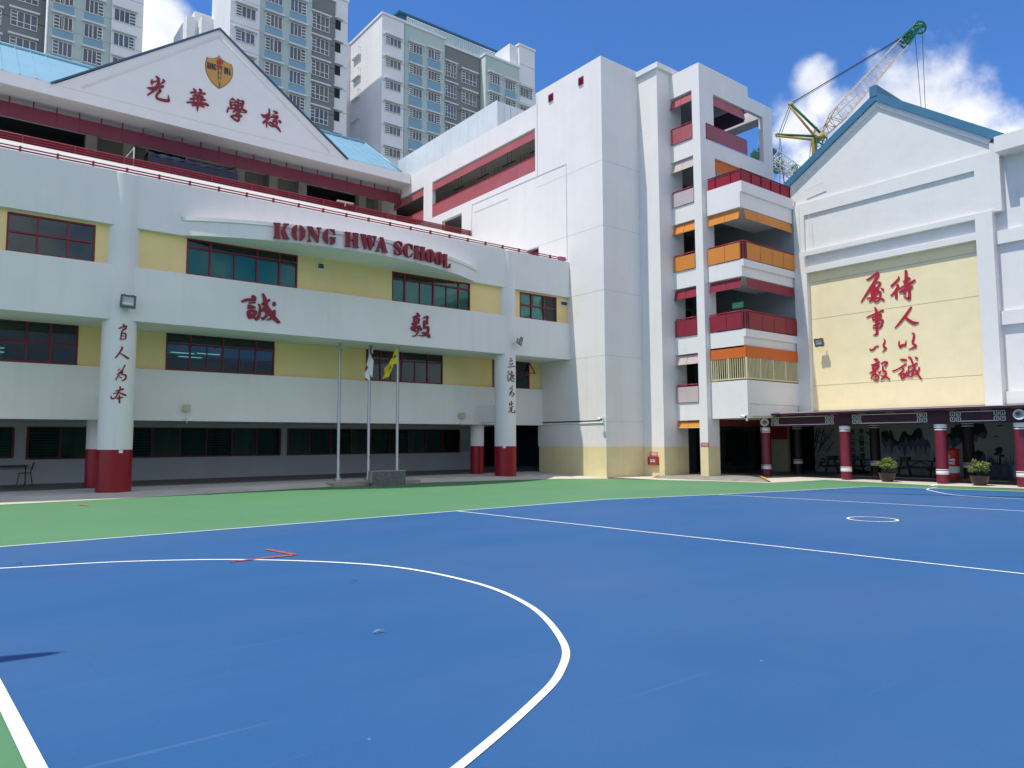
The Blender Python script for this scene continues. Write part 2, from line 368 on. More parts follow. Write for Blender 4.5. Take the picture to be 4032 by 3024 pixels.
# corner of baseline and sideline
t = ((sideA[0].x-bl0.x)*sd.y-(sideA[0].y-bl0.y)*sd.x)/((-bd.x)*sd.y-(-bd.y)*sd.x)
corner = bl0-bd*t
side = [corner]+sideA
goal = [onZ(3422, 1916, 0), onZ(4032, 1936, 0)]; gd = (goal[1]-goal[0]).normalized(); goal.append(goal[1]+gd*18)
near = bl1+bd*12
poly = [corner]+sideA+goal[1:]+[Vector((goal[-1].x+1, -9, 0)), Vector((near.x, -9, 0)), bl1]
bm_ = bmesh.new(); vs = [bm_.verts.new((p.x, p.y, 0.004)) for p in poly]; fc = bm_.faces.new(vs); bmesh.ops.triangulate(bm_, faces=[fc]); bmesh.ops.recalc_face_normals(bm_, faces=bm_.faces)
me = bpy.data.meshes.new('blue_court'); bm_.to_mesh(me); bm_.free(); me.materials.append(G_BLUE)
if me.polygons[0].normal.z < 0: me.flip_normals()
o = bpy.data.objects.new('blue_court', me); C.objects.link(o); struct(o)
def stripe(mb, pts, wd, z, mi=0):
    n = len(pts); A = []; B = []
    for i, p in enumerate(pts):
        a = pts[max(i-1, 0)]; b = pts[min(i+1, n-1)]; d = Vector((b.x-a.x, b.y-a.y, 0)).normalized(); nn = Vector((-d.y, d.x, 0))*wd/2
        A.append(Vector((p.x, p.y, z))+nn); B.append(Vector((p.x, p.y, z))-nn)
    for i in range(n-1): mb.face([A[i], B[i], B[i+1], A[i+1]], mi)
def curve_pts(px, k=10): return [Vector(q) for q in cr([list(onZ(x, y, 0)) for x, y in px], k)]
m = MB(); z = 0.008
stripe(m, side, 0.055, z); stripe(m, goal, 0.055, z+0.0006); stripe(m, [corner, bl0, bl1, near], 0.085, z+0.0012)
ARC = [(-700, 2262), (-330, 2256), (0, 2240), (500, 2213), (1000, 2206), (1500, 2229), (1850, 2292), (2080, 2385), (2215, 2528), (2205, 2650), (2080, 2790), (1800, 3030), (1560, 3200)]
stripe(m, curve_pts(ARC), 0.065, z+0.0018)
def line_px(a, b, wd, dz, ext=0.0):
    p, q = onZ(*a, 0), onZ(*b, 0); d = (q-p).normalized(); stripe(m, [p, p+(q-p)*0.5, q+d*ext], wd, z+dz)
line_px((1796, 2013), (4032, 2262), 0.055, 0.0024, 14); line_px((2823, 1948), (4032, 2014), 0.055, 0.003, 14)
ccp = onZ(3435, 2046, 0); e1 = onZ(3336, 2043, 0)-ccp; e2 = onZ(3533, 2050, 0)-ccp; rad = (e1.length+e2.length)/2
stripe(m, [ccp+Vector((math.cos(a*math.pi/24)*rad, math.sin(a*math.pi/24)*rad, 0)) for a in range(49)], 0.05, z+0.0036)
stripe(m, curve_pts([(3650, 1930)]+[(3656, 1931), (3740, 1948), (3850, 1957), (4032, 1967), (4300, 1980)]), 0.055, z+0.0042)
stripe(m, curve_pts([(3656, 1931), (3653, 1926), (3690, 1919)]), 0.055, z+0.0048)
stripe(m, curve_pts([(3668, 1913), (3690, 1908), (3708, 1909)]), 0.16, z+0.002)
def red(a, b, wd): stripe(m, [onZ(*a, 0), onZ(*b, 0)], wd, z+0.006, 1)
red((1052, 2166), (1165, 2187), 0.10); red((1165, 2187), (1050, 2199), 0.10); red((1048, 2199.5), (905, 2215), 0.09)
red((312, 1989), (345, 1993), 0.10); red((3770, 1967), (3815, 1963), 0.05); red((3990, 1941), (4030, 1943), 0.06); red((2330, 1899), (2385, 1899), 0.04); red((2340, 1904), (2385, 1905), 0.03)
struct(m.build('court_markings', [G_LINE, G_RED]))

# pavement rising gently to the school walls
g = MB()
def gz(x, y, yb): return 0.15*max(0, min(1, (y-yb)/0.8))
pl = [q for q in gb if q[0] < 24.6]; pl[-1] = (24.45, pl[-1][1]) if pl[-1][0] > 24.3 else pl[-1]
pl = [q for q in pl if q[0] < 24.4]+[(24.455, 23.88)]
for (x0, y0), (x1, y1) in zip(pl[:-1], pl[1:]):
    zt0 = 0.15 if x0 < 19 else max(0.02, 0.15-(x0-19)*0.025); zt1 = 0.15 if x1 < 19 else max(0.02, 0.15-(x1-19)*0.025)
    g.face([(x0, y0, 0.006), (x1, y1, 0.006), (x1, y1+0.8, zt1), (x0, y0+0.8, zt0)], 0)
    g.face([(x0, y0+0.8, zt0), (x1, y1+0.8, zt1), (x1, 29.2, 0.15), (x0, 29.2, 0.15)], 1)
    g.face([(x0, 29.2, 0.15), (x1, 29.2, 0.15), (x1, 45, 0.16), (x0, 45, 0.16)], 2)
struct(g.build('pavement', [G_BASE, G_PAVE, G_FLOOR]))
# paving in front of the stair tower, entrance hump and covered way
g = MB(); pr = [q for q in gb if q[0] > 24.3]
edge = [Vector((x, y, 0.006)) for x, y in pr]
inner = []
for p in edge[:-1]: inner.append(Vector((max(30.2, p.x+1.2), p.y+0.2, 0.03)))
ring = edge+[Vector((60, edge[-1].y, 0.01)), Vector((60, 40, 0.03)), Vector((24.46, 40, 0.03))]
g2 = MB(); g2.face([(p.x, p.y, 0.006) for p in ring]); g2.face([(31.6, 60, 0.012), (31.6, -8, 0.012), (70, -8, 0.012), (70, 60, 0.012)], 1)
o = g2.build('paving', [G_BASE, G_FLOOR]); struct(o)
hump = [onZ(*p, 0) for p in ((2566, 1870), (2655, 1857), (2763, 1866), (2990, 1876), (3036, 1898), (2890, 1895), (2585, 1883))]
g = MB()
base = [Vector((p.x, p.y, 0.010)) for p in hump]; cen = sum(base, Vector())/len(base)
top = [b.lerp(cen, 0.22)+Vector((0, 0, 0.06)) for b in base]
for i in range(len(base)): j = (i+1) % len(base); g.face([base[i], base[j], top[j], top[i]])
g.face(top); struct(g.build('entrance_ramp', pm('dark_asphalt_patch', (0.24, 0.225, 0.20), 0.85, 0.25, 2.5, 0.3, 30)))
m = MB()
def yl(a, b, wd, dz=0.0): stripe(m, [onZ(*a, 0), onZ(*b, 0)], wd, 0.075+dz)
yl((2640, 1864), (2570, 1882), 0.10); yl((2993, 1880), (3030, 1899), 0.13, 0.001); yl((2660, 1861), (2763, 1868), 0.06, 0.002); yl((2585, 1884), (2890, 1896), 0.04, 0.003); yl((2935, 1897.5), (3036, 1900), 0.05, 0.004); yl((3036, 1900), (3190, 1891), 0.05, 0.005)
struct(m.build('yellow_markings', G_YEL))
# ---------------------------------------------------------------- classroom block with the gable (left)
LB = thing('school_building', 'long white school block with yellow walls, round columns and a gable carrying the crest', 'building', (10, 30, 0))
XL, XR = -9.0, 24.455
YB, YW3, YG, YW2, YBK = 26.32, 26.50, 28.47, 28.66, 33.5
# window openings (photo corners -> wall plane)
W3 = [rectY((30, 825), (372, 1025), YW3), rectY((736, 937), (1170, 1133), YW3), rectY((1544, 1068), (1851, 1223), YW3), rectY((2046, 1149), (2192, 1268), YW3)]
W2 = [rectY((-70, 1247), (304, 1434), YW2), rectY((655, 1305), (1079, 1477), YW2), rectY((1441, 1373), (1743, 1513), YW2), rectY((1938, 1415), (2085, 1531), YW2)]
W3[0] = (W3[0][0], W3[0][1], 7.57, 8.80)
for i in (1, 2, 3): W3[i] = (W3[i][0], W3[i][1], 7.57, W3[i][3])
for i in range(4): W2[i] = (W2[i][0], W2[i][1], 4.40, W2[i][3])
b = MB()
b.box(XL, XR, YB, YB+0.20, 8.88, 10.68); b.box(XL, XR, YB+0.20, YB+0.45, 10.45, 10.66)
b.build('parapet_band', WHITE, LB)
b = MB(); b.box(XL, XR, YB, YB+0.16, 5.75, 7.55); b.box(XL, XR, YB+0.16, YW2+0.3, 5.77, 5.90); b.build('upper_band', WHITE, LB)
b = MB(); b.box(XL, XR, YG, YG+0.17, 2.53, 4.37); b.box(XL, XR, YG+0.17, YBK+0.5, 2.56, 2.70); b.build('lower_band', WHITE, LB)
b = MB(); b.wallY(YW3, YW3+0.18, XL, XR, 7.40, 8.885, W3); b.build('yellow_wall', YELLOW, LB)
b = MB(); b.wallY(YW2, YW2+0.18, XL, XR, 4.2, 5.765, W2); b.build('yellow_wall', YELLOW, LB)
b = MB()                                                     # rooms behind the windows
for z0, z1, y0 in ((7.40, 8.95, YW3+0.2), (4.2, 5.72, YW2+0.2)):
    b.box(XL, XR, y0+4.8, y0+5.0, z0, z1); b.box(XL, XR, y0, y0+4.8, z0-0.02, z0+0.02); b.box(XL, XR, y0, y0+4.8, z1, z1+0.04)
    for x in (XL+0.1, 4.45, 12.6, 21.0, XR-0.1): b.box(x-0.05, x+0.05, y0, y0+4.8, z0+0.02, z1)
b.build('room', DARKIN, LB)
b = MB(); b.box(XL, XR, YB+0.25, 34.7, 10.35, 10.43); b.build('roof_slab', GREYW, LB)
FR = pm('red_window_frame', (0.20, 0.012, 0.03), 0.45, 0.08, 4.0)
BLIND = pm('pale_roller_blind', (0.46, 0.60, 0.58), 0.8, 0.04, 1.0)
CURT = pm('pale_teal_curtain', (0.30, 0.46, 0.45), 0.8, 0.08, 2.0)
def frame_window(rect, Y, cols, rows, split, glass, t=0.055):
    x0, x1, z0, z1 = rect; f = MB(); d = 0.07
    f.box(x0, x1, Y-0.012, Y+d, z0, z0+t); f.box(x0, x1, Y-0.012, Y+d, z1-t, z1); f.box(x0, x0+t, Y-0.010, Y+d, z0+t, z1-t); f.box(x1-t, x1, Y-0.010, Y+d, z0+t, z1-t)
    for c in cols: f.box(x0+(x1-x0)*c-t*0.55, x0+(x1-x0)*c+t*0.55, Y-0.008, Y+d, z0+t, z1-t)
    zs = z0+(z1-z0)*rows; f.box(x0+t, x1-t, Y-0.014, Y+d-0.004, zs-t*0.55, zs+t*0.55)
    for c in split: f.box(x0+(x1-x0)*c-t*0.3, x0+(x1-x0)*c+t*0.3, Y-0.004, Y+d-0.006, z0+t, zs-t*0.5)
    o = f.build('window', FR, LB)
    p = MB(); p.box(x0+0.02, x1-0.02, Y+0.035, Y+0.043, z0+0.02, z1-0.02); p.build('glass_pane', glass, o)
    return o
def blind(o, rect, Y, lo, hi, mat=BLIND):
    x0, x1, z0, z1 = rect; p = MB(); p.box(x0+0.03, x1-0.03, Y+0.13, Y+0.14, z0+(z1-z0)*lo, z0+(z1-z0)*hi); p.build('blind', mat, o)
o = frame_window(W3[0], YW3, (0.335, 0.675), 0.52, (), GLASSD)
for xa, xb in ((0.02, 0.15), (0.84, 0.98)):
    x0, x1, z0, z1 = W3[0]; c = MB(); n = 14; prev = None
    for i in range(n+1):
        x = x0+(x1-x0)*(xa+(xb-xa)*i/n); y = YW3+0.22+0.035*math.sin(i*2.4)
        if prev: c.face([(prev[0], prev[1], z0), (x, y, z0), (x, y, z1), (prev[0], prev[1], z1)])
        prev = (x, y)
    c.build('curtain', CURT, o)
o = frame_window(W3[1], YW3, (0.20, 0.615, 0.825), 0.77, (0.41, 0.72-0.105), GLASS); blind(o, W3[1], YW3, 0.0, 0.80)
o = frame_window(W3[2], YW3, (0.155, 0.51, 0.845), 0.77, (0.34, 0.68), GLASS); blind(o, W3[2], YW3, 0.0, 0.82)
o = frame_window(W3[3], YW3, (0.31, 0.65), 0.52, (), GLASS); blind(o, W3[3], YW3, 0.0, 1.0)
frame_window(W2[0], YW2, (0.16, 0.45, 0.70), 0.5, (), GLASSD)
frame_window(W2[1], YW2, (0.21, 0.505, 0.815), 0.70, (0.36, 0.66), GLASSD)
frame_window(W2[2], YW2, (0.18, 0.45, 0.79), 0.70, (0.62, 0.31), GLASSD)
o = frame_window(W2[3], YW2, (0.60,), 0.52, (), GLASSD)
x0, x1, z0, z1 = W2[3]; xa = x0+(x1-x0)*0.60; f = MB()                       # one top-hung sash pushed open
za, zb = z0+(z1-z0)*0.55, z1-0.03; dy = 0.42
for p, q in (((xa, YW2, zb), (x1, YW2, zb)), ((xa, YW2-dy, za+0.02), (x1+0.02, YW2-dy, za+0.02)), ((xa, YW2, zb), (xa, YW2-dy, za+0.02)), ((x1, YW2, zb), (x1+0.02, YW2-dy, za+0.02))): f.tube(p, q, 0.028, 4)
o2 = f.build('open_sash', FR, o)
LITTUBE = bpy.data.materials.new('lit_tube'); LITTUBE.use_nodes = True; _b = LITTUBE.node_tree.nodes['Principled BSDF']; _b.inputs['Emission Color'].default_value = (1, 0.97, 0.9, 1); _b.inputs['Emission Strength'].default_value = 2.2
b = MB(); b.box(5.3, 7.4, YW2+4.6, YW2+4.9, 4.5, 5.5); b.build('green_board', pm('school_board_green', (0.03, 0.20, 0.13), 0.6), LB)
for x0_, x1_, h_, y_ in ((8.2, 9.6, 0.9, 3.6), (9.9, 11.4, 0.7, 2.2), (14.2, 15.0, 1.0, 3.4), (16.2, 17.4, 0.8, 2.4), (0.4, 1.6, 0.9, 2.8)): b = MB(); b.box(x0_, x1_, YW2+y_, YW2+y_+0.5, 4.23, 4.23+h_); b.build('cupboard', pm('pale_cupboard', (0.40, 0.42, 0.42), 0.6), LB)
# tube lights glimpsed inside the rooms
b = MB()
for xc, zz in ((7.6, 5.35), (8.6, 5.38), (7.9, 5.2), (1.2, 5.1), (1.2, 4.95), (14.9, 5.3)): b.box(xc-0.45, xc+0.45, YW2+2.6, YW2+2.66, zz, zz+0.035)
b.split('tube_light', LITTUBE, LB)
# vents
for a, c, Y in (((1248, 1034), (1276, 1063), YW3), ((2205, 1184), (2233, 1207), YW3)):
    x0, x1, z0, z1 = rectY(a, c, Y); v = MB(); t = 0.03
    v.box(x0, x1, Y-0.05, Y-0.002, z0, z0+t); v.box(x0, x1, Y-0.05, Y-0.002, z1-t, z1); v.box(x0, x0+t, Y-0.05, Y-0.002, z0+t, z1-t); v.box(x1-t, x1, Y-0.05, Y-0.002, z0+t, z1-t)
    o = v.build('vent', WHITE2, LB); v = MB(); v.box(x0+t, x1-t, Y-0.02, Y-0.001, z0+t, z1-t, 0)
    for k in range(7): zz = z0+t+(z1-z0-2*t)*(k+0.3)/7; v.box(x0+t, x1-t, Y-0.035, Y-0.02, zz, zz+0.012)
    v.build('grille', pm('vent_grille', (0.12, 0.11, 0.08), 0.6, 0.1, 5), o)
# round columns
COLS = [(onY(447, 1900, 26.72).x, 26.72, 0.515), (onY(1990, 1800, 26.72).x, 26.72, 0.50)]
def column(cx, cy, r, ztop, zred, name='column'):
    m_ = MB(); m_.lathe(cx, cy, [(r, zred), (r, ztop-0.02), (r-0.02, ztop), (0.01, ztop)], 40)
    o = m_.build(name, WHITE, LB); add_smooth_edges(o)
    m_ = MB(); m_.lathe(cx, cy, [(r+0.006, 0.02), (r+0.006, zred), (r-0.01, zred+0.002)], 40); add_smooth_edges(m_.build('red_base', REDP, o)); return o
p = onY(445, 1771, 26.25); ZRED = p.z
cA = column(*COLS[0], 10.66, ZRED); cB = column(*COLS[1], 10.66, ZRED-0.02)
p = onY(2000, 1757, 26.25)
rc0 = onZ(365, 1922, 0.15); rc1 = onZ(1879, 1866, 0.15)
column(onY(376, 1850, rc0.y+0.3).x, rc0.y+0.3, 0.33, 2.55, ZRED, 'rear_column'); column(onY(1879, 1800, rc1.y+0.3).x, rc1.y+0.3, 0.33, 2.55, ZRED-0.02, 'rear_column')
b = MB()
for (cx, cy, r) in COLS: b.box(cx-0.24, cx+0.24, cy+0.2, YG+0.1, 2.62, 3.42)
b.split('stub_beam', WHITE, LB)
for (cx, cy, r), (px, py) in zip(COLS, ((475, 1778), (1985, 1760))):
    pp = onC(px, py, cx, cy, r); s = MB(); s.box(pp.x-0.055, pp.x+0.055, pp.y-0.05, pp.y+0.05, pp.z-0.05, pp.z+0.05)
    s.build('switch_box', WHITE2, LB)
# calligraphy on columns and band
def onCol(i):
    cx, cy, r = COLS[i]
    def fn(px, py, lift):
        p = onC(px, py, cx, cy, r); d = Vector((p.x-cx, p.y-cy, 0)).normalized(); return p+d*(lift+0.002)
    return fn
characters("300,120,20 310,140,30;225,200,20 330,160,25 355,175,25 270,260,20;290,215,18 355,210,18;270,260,22 260,340,22 250,405,18;265,290,18 335,290,25 345,350,22 335,395,15;280,330,14 310,345,14;265,395,14 335,390,14|"
 "270,530,20 280,560,30 220,660,25 160,730,22;245,650,12 310,690,25 390,745,32|"
 "330,865,22 290,940,18 185,1040,14;210,960,18 230,935,14;300,960,12 180,1100,18 175,1140,16;230,1010,12 290,990,18 270,1040,16;270,1040,14 340,1045,24 340,1110,24 280,1150,20;230,1080,14 270,1095,18|"
 "240,1255,20 245,1300,25 200,1390,22 150,1460,22 90,1470,24 80,1420,12;165,1335,18 300,1300,28;120,1385,10 220,1365,20 345,1415,28;230,1415,24 232,1550,26;190,1470,25 285,1450,25", 420, 1250, 0.217, onCol(0), 0.012, LETR, LB, 1.15)
characters("260,130,22 285,160,22;235,220,20 315,190,24;245,270,16 255,310,14;320,260,20 295,300,18 250,315,12;195,370,18 370,345,22|"
 "230,470,22 190,515,20;230,540,18 175,605,14;195,620,20 205,745,22;285,470,22 295,520,16;235,545,14 325,510,20;250,570,18 345,570,20 330,620,16 250,630,14;270,590,14 330,600,14;280,560,10 290,620,10;245,660,16 245,720,12;270,650,14 290,720,20 350,740,24;300,650,14 320,670,12;345,650,14 360,690,16|"
 "320,855,20 280,930,16;240,950,18 270,910,12;320,930,14 235,1110,18;235,1050,12 310,985,18 270,1050,14;270,1050,14 345,1045,20 345,1100,20 300,1140,18;280,1085,14 300,1095,12|"
 "280,1255,20 290,1300,22 285,1370,20;245,1290,14 240,1360,22 320,1310,20;240,1440,18 330,1395,22;290,1440,18 220,1550,20;300,1440,18 285,1530,20 330,1555,18 375,1550,20 370,1500,10", 1970, 1390, 0.15075, onCol(1), 0.012, LETR, LB, 1.15)
def onBand(Y):
    def fn(px, py, lift): p = onY(px, py, Y); return Vector((p.x, Y-0.001-lift, p.z))
    return fn
characters("660,380,120 760,450,130;250,590,110 430,530,120 780,520,110;520,650,60 760,640,80;500,760,120 740,840,90;480,850,100 760,845,80;500,1000,150 520,1150,180 540,1290,80;560,960,90 760,1000,120 780,1090,110 660,1160,150;560,1200,200 700,1200,150;740,1250,80 830,1320,130;890,710,50 950,760,60 960,900,90 930,1150,110 850,1300,130;1080,290,80 1130,420,120 1180,600,160 1200,800,200 1350,1000,180 1480,1200,170 1620,1350,150 1740,1450,110;1050,700,90 1200,620,120 1340,540,100;1000,980,120 1180,880,150;1180,960,100 1250,1060,120 1220,1180,120 1080,1320,110;1000,1250,30 1100,1310,110;1540,970,110 1530,1150,120 1440,1270,110 1250,1350,40;1530,650,120 1540,740,140", 930, 1130, 0.09643, onBand(YB), 0.045, LETR, LB)
characters("610,270,70 660,360,110 740,420,40;430,470,70 560,420,110 720,420,60;470,520,70 460,650,90;480,540,90 680,530,80 700,650,60;470,650,60 560,660,70 690,600,60;380,770,90 520,740,90 700,700,50;380,800,60 540,800,50 680,750,50;330,980,90 450,920,140 560,900,140;330,1000,70 420,1060,90 410,1100,40;480,950,120 520,1080,90 525,1150,60;570,870,60 640,1000,50 640,1150,60 580,1270,60 480,1345,50 380,1330,30;650,900,20 710,860,60 730,950,80 730,1020,60;740,960,80 800,1010,60 790,1080,50 710,1100,20;890,520,40 1000,450,80 1100,450,80 1070,600,80 1080,780,70;940,650,110 940,850,110 940,980,110;1000,680,90 1080,740,80;960,960,100 1100,930,100 1120,1050,100 1080,1200,110 960,1290,120 860,1330,60 670,1300,15;820,1180,40 940,1200,90 1080,1260,130 1180,1390,110", 1590, 1210, 0.08439, onBand(YB), 0.045, LETR, LB)
# curved name panel: a bowed lintel in front of the parapet band
xa, xb = 6.27, 18.70; sag = 1.74; ch = (xb-xa)/2; RA = (ch*ch+sag*sag)/(2*sag); ACX = (xa+xb)/2; ACY = YB-sag+RA
def arc_pt(t, r): a = -math.asin(ch/RA)+2*math.asin(ch/RA)*t; return ACX+r*math.sin(a), ACY-r*math.cos(a)
m_ = MB(); n = 48
for i in range(n):
    (x0, y0), (x1, y1) = arc_pt(i/n, RA), arc_pt((i+1)/n, RA); (u0, v0), (u1, v1) = arc_pt(i/n, RA-0.12), arc_pt((i+1)/n, RA-0.12)
    m_.face([(x0, y0, 8.885), (x1, y1, 8.885), (x1, y1, 9.50), (x0, y0, 9.50)], 0, True)
    (p0, q0), (p1, q1) = arc_pt(i/n, RA+0.05), arc_pt((i+1)/n, RA+0.05)
    m_.face([(p0, q0, 9.40), (p1, q1, 9.40), (p1, q1, 9.53), (p0, q0, 9.53)], 0, True); m_.face([(p0, q0, 9.40), (p1, q1, 9.40), (x1, y1, 9.40), (x0, y0, 9.40)])
    if y0 < YB or y1 < YB:
        m_.face([(x0, y0, 8.885), (x1, y1, 8.885), (x1, YB+0.02, 8.885), (x0, YB+0.02, 8.885)]); m_.face([(p0, q0, 9.53), (p1, q1, 9.53), (p1, YB+0.02, 9.53), (p0, YB+0.02, 9.53)])
o = m_.build('name_panel', WHITE, LB); add_smooth_edges(o)
# stencil lettering on the bowed panel
def arcp(a0, a1, cx, cy, rx, ry, n=9): return [(cx+rx*math.cos(R(a0+(a1-a0)*i/n)), cy+ry*math.sin(R(a0+(a1-a0)*i/n))) for i in range(n+1)]
def stem(x0, x1, y0=0.0, y1=1.0, s=0.06): return [(x0-s, y0), (x1+s, y0), (x1+s, y0+0.06), (x1, y0+0.12), (x1, y1-0.12), (x1+s, y1-0.06), (x1+s, y1), (x0-s, y1), (x0-s, y1-0.06), (x0, y1-0.12), (x0, y0+0.12), (x0-s, y0+0.06)]
GL = {
 'K': [stem(0.07, 0.40), [(0.62, 1), (0.97, 1), (0.97, 0.94), (0.86, 0.88), (0.72, 0.58), (0.92, 0.14), (1, 0.06), (1, 0), (0.55, 0), (0.55, 0.06), (0.60, 0.12), (0.47, 0.50), (0.66, 0.88), (0.62, 0.94)]],
 'O': [arcp(97, 263, 0.47, 0.5, 0.47, 0.52)+[(0.42, 0.12), (0.37, 0.5), (0.42, 0.88)], arcp(-83, 83, 0.53, 0.5, 0.47, 0.52)+[(0.58, 0.88), (0.63, 0.5), (0.58, 0.12)]],
 'N': [[(0, 1), (0.36, 1), (0.90, 0.22), (0.90, 0), (0.74, 0), (0.0, 0.95)], [(0.10, 0.74), (0.20, 0.62), (0.20, 0.14), (0.34, 0.06), (0.34, 0), (0, 0), (0, 0.06), (0.10, 0.14)], [(0.80, 0.44), (0.90, 0.32), (0.90, 0.88), (1, 0.94), (1, 1), (0.68, 1), (0.68, 0.94), (0.80, 0.88)]],
 'G': [arcp(97, 255, 0.50, 0.5, 0.50, 0.52)+[(0.42, 0.14), (0.38, 0.5), (0.42, 0.86)], [(0.54, 1.02), (0.68, 0.98), (0.88, 1), (0.93, 0.62), (0.86, 0.62), (0.74, 0.84), (0.54, 0.93)], [(0.54, -0.02), (0.54, 0.08), (0.62, 0.14), (0.62, 0.36), (0.52, 0.42), (0.52, 0.47), (1, 0.47), (1, 0.42), (0.94, 0.36), (0.94, 0.1), (0.74, 0.0)]],
 'H': [stem(0.06, 0.38), stem(0.62, 0.94), [(0.40, 0.46), (0.48, 0.46), (0.48, 0.54), (0.40, 0.54)], [(0.52, 0.46), (0.60, 0.46), (0.60, 0.54), (0.52, 0.54)]],
 'W': [[(0, 1), (0.36, 1), (0.36, 0.94), (0.33, 0.9), (0.44, 0.30), (0.34, 0), (0.24, 0), (0.05, 0.90), (0, 0.94)], [(0.44, 1), (0.68, 1), (0.66, 0.9), (0.78, 0.32), (0.68, 0), (0.58, 0), (0.42, 0.7)], [(0.80, 0.40), (0.86, 0.28), (0.95, 0.90), (1, 0.94), (1, 1), (0.74, 1), (0.74, 0.94), (0.88, 0.90)]],
 'A': [[(0.36, 1), (0.62, 1), (0.94, 0.10), (1, 0.06), (1, 0), (0.54, 0), (0.54, 0.06), (0.62, 0.10), (0.40, 0.82)], [(0.34, 0.74), (0.38, 0.62), (0.22, 0.12), (0.33, 0.06), (0.33, 0), (0, 0), (0, 0.06), (0.11, 0.12)], [(0.36, 0.30), (0.50, 0.30), (0.47, 0.38), (0.38, 0.38)]],
 'S': [[(0.46, 1.02), (0.46, 0.92), (0.34, 0.80), (0.42, 0.66), (0.80, 0.50), (0.98, 0.30), (0.86, 0.06), (0.56, -0.02), (0.56, 0.08), (0.68, 0.20), (0.58, 0.34), (0.20, 0.48), (0.02, 0.68), (0.12, 0.92)], [(0.54, 1.02), (0.70, 0.97), (0.86, 1), (0.92, 0.66), (0.84, 0.66), (0.74, 0.84), (0.54, 0.93)], [(0.46, -0.02), (0.30, 0.03), (0.12, 0), (0.04, 0.34), (0.12, 0.34), (0.24, 0.16), (0.46, 0.07)]],
 'C': [arcp(97, 263, 0.50, 0.5, 0.50, 0.52)+[(0.42, 0.14), (0.38, 0.5), (0.42, 0.86)], [(0.54, 1.02), (0.70, 0.98), (0.90, 1), (0.96, 0.62), (0.88, 0.62), (0.76, 0.84), (0.54, 0.93)], [(0.54, -0.02), (0.76, 0.04), (0.97, 0.30), (0.90, 0.34), (0.74, 0.15), (0.54, 0.07)]],
 'L': [stem(0.08, 0.46), [(0.56, 0), (0.97, 0), (1, 0.36), (0.93, 0.36), (0.80, 0.12), (0.56, 0.06)]]}
QD = [('K', 47, 60, 240, 75, 45, 247, 240, 262), ('O', 262, 85, 432, 100, 262, 265, 432, 283), ('N', 452, 103, 622, 122, 450, 287, 605, 302), ('G', 640, 130, 797, 142, 640, 308, 797, 325),
      ('H', 903, 168, 1068, 190, 900, 345, 1070, 368), ('W', 1090, 193, 1282, 225, 1090, 370, 1280, 397), ('A', 1272, 225, 1413, 245, 1270, 402, 1413, 424), ('S', 1488, 272, 1597, 290, 1488, 442, 1597, 458),
      ('C', 1608, 300, 1720, 322, 1608, 465, 1718, 487), ('H', 1735, 330, 1862, 354, 1735, 492, 1862, 518), ('O', 1870, 368, 1975, 388, 1870, 525, 1975, 545), ('O', 1980, 402, 2078, 418, 1980, 556, 2078, 574), ('L', 2088, 430, 2165, 456, 2086, 590, 2165, 608)]
def onArc(px, py):
    d = ray(px, py); a = d.x*d.x+d.y*d.y; b_ = -(d.x*ACX+d.y*ACY); c_ = ACX*ACX+ACY*ACY-RA*RA; return E0+d*((-b_-math.sqrt(max(b_*b_-a*c_, 0)))/a)
for q in QD:
    lt = MB()
    for pg in GL[q[0]]:
        fr_, bk_ = [], []
        for u, v in pg:
            x = (q[1]*(1-u)+q[3]*u)*v+(q[5]*(1-u)+q[7]*u)*(1-v); y = (q[2]*(1-u)+q[4]*u)*v+(q[6]*(1-u)+q[8]*u)*(1-v)
            p = onArc(1060+x*0.3255, 860+y*0.3255); nv = Vector((p.x-ACX, p.y-ACY, 0)).normalized(); fr_.append(p+nv*0.14); bk_.append(p+nv*0.055)
        lt.face(fr_); lt.face(bk_[::-1])
        for i in range(len(fr_)): j = (i+1) % len(fr_); lt.face([fr_[i], bk_[i], bk_[j], fr_[j]])
    lt.build('letter', LETR, LB)
# ground floor back wall with louvre windows
XT_ = 24.46; WE = onY(1853, 1790, YBK).x; LV = [(-8.5, 2.2, 1.16, 2.36), (2.6, 12.55, 1.10, 2.38), (12.86, onY(1810, 1740, YBK).x, 1.10, 2.38)]
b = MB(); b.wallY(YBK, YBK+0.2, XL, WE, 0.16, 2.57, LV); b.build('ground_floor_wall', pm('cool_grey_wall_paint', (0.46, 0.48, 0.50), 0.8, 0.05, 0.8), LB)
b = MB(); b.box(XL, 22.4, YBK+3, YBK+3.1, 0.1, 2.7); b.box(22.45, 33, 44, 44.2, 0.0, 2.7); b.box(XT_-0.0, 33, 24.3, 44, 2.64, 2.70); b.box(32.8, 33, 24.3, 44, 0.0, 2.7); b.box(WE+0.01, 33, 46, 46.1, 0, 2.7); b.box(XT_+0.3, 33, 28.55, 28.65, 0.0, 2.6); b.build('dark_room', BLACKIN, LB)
LVG = glassm('green_louvre_glass', (0.30, 0.62, 0.58), 0.05)
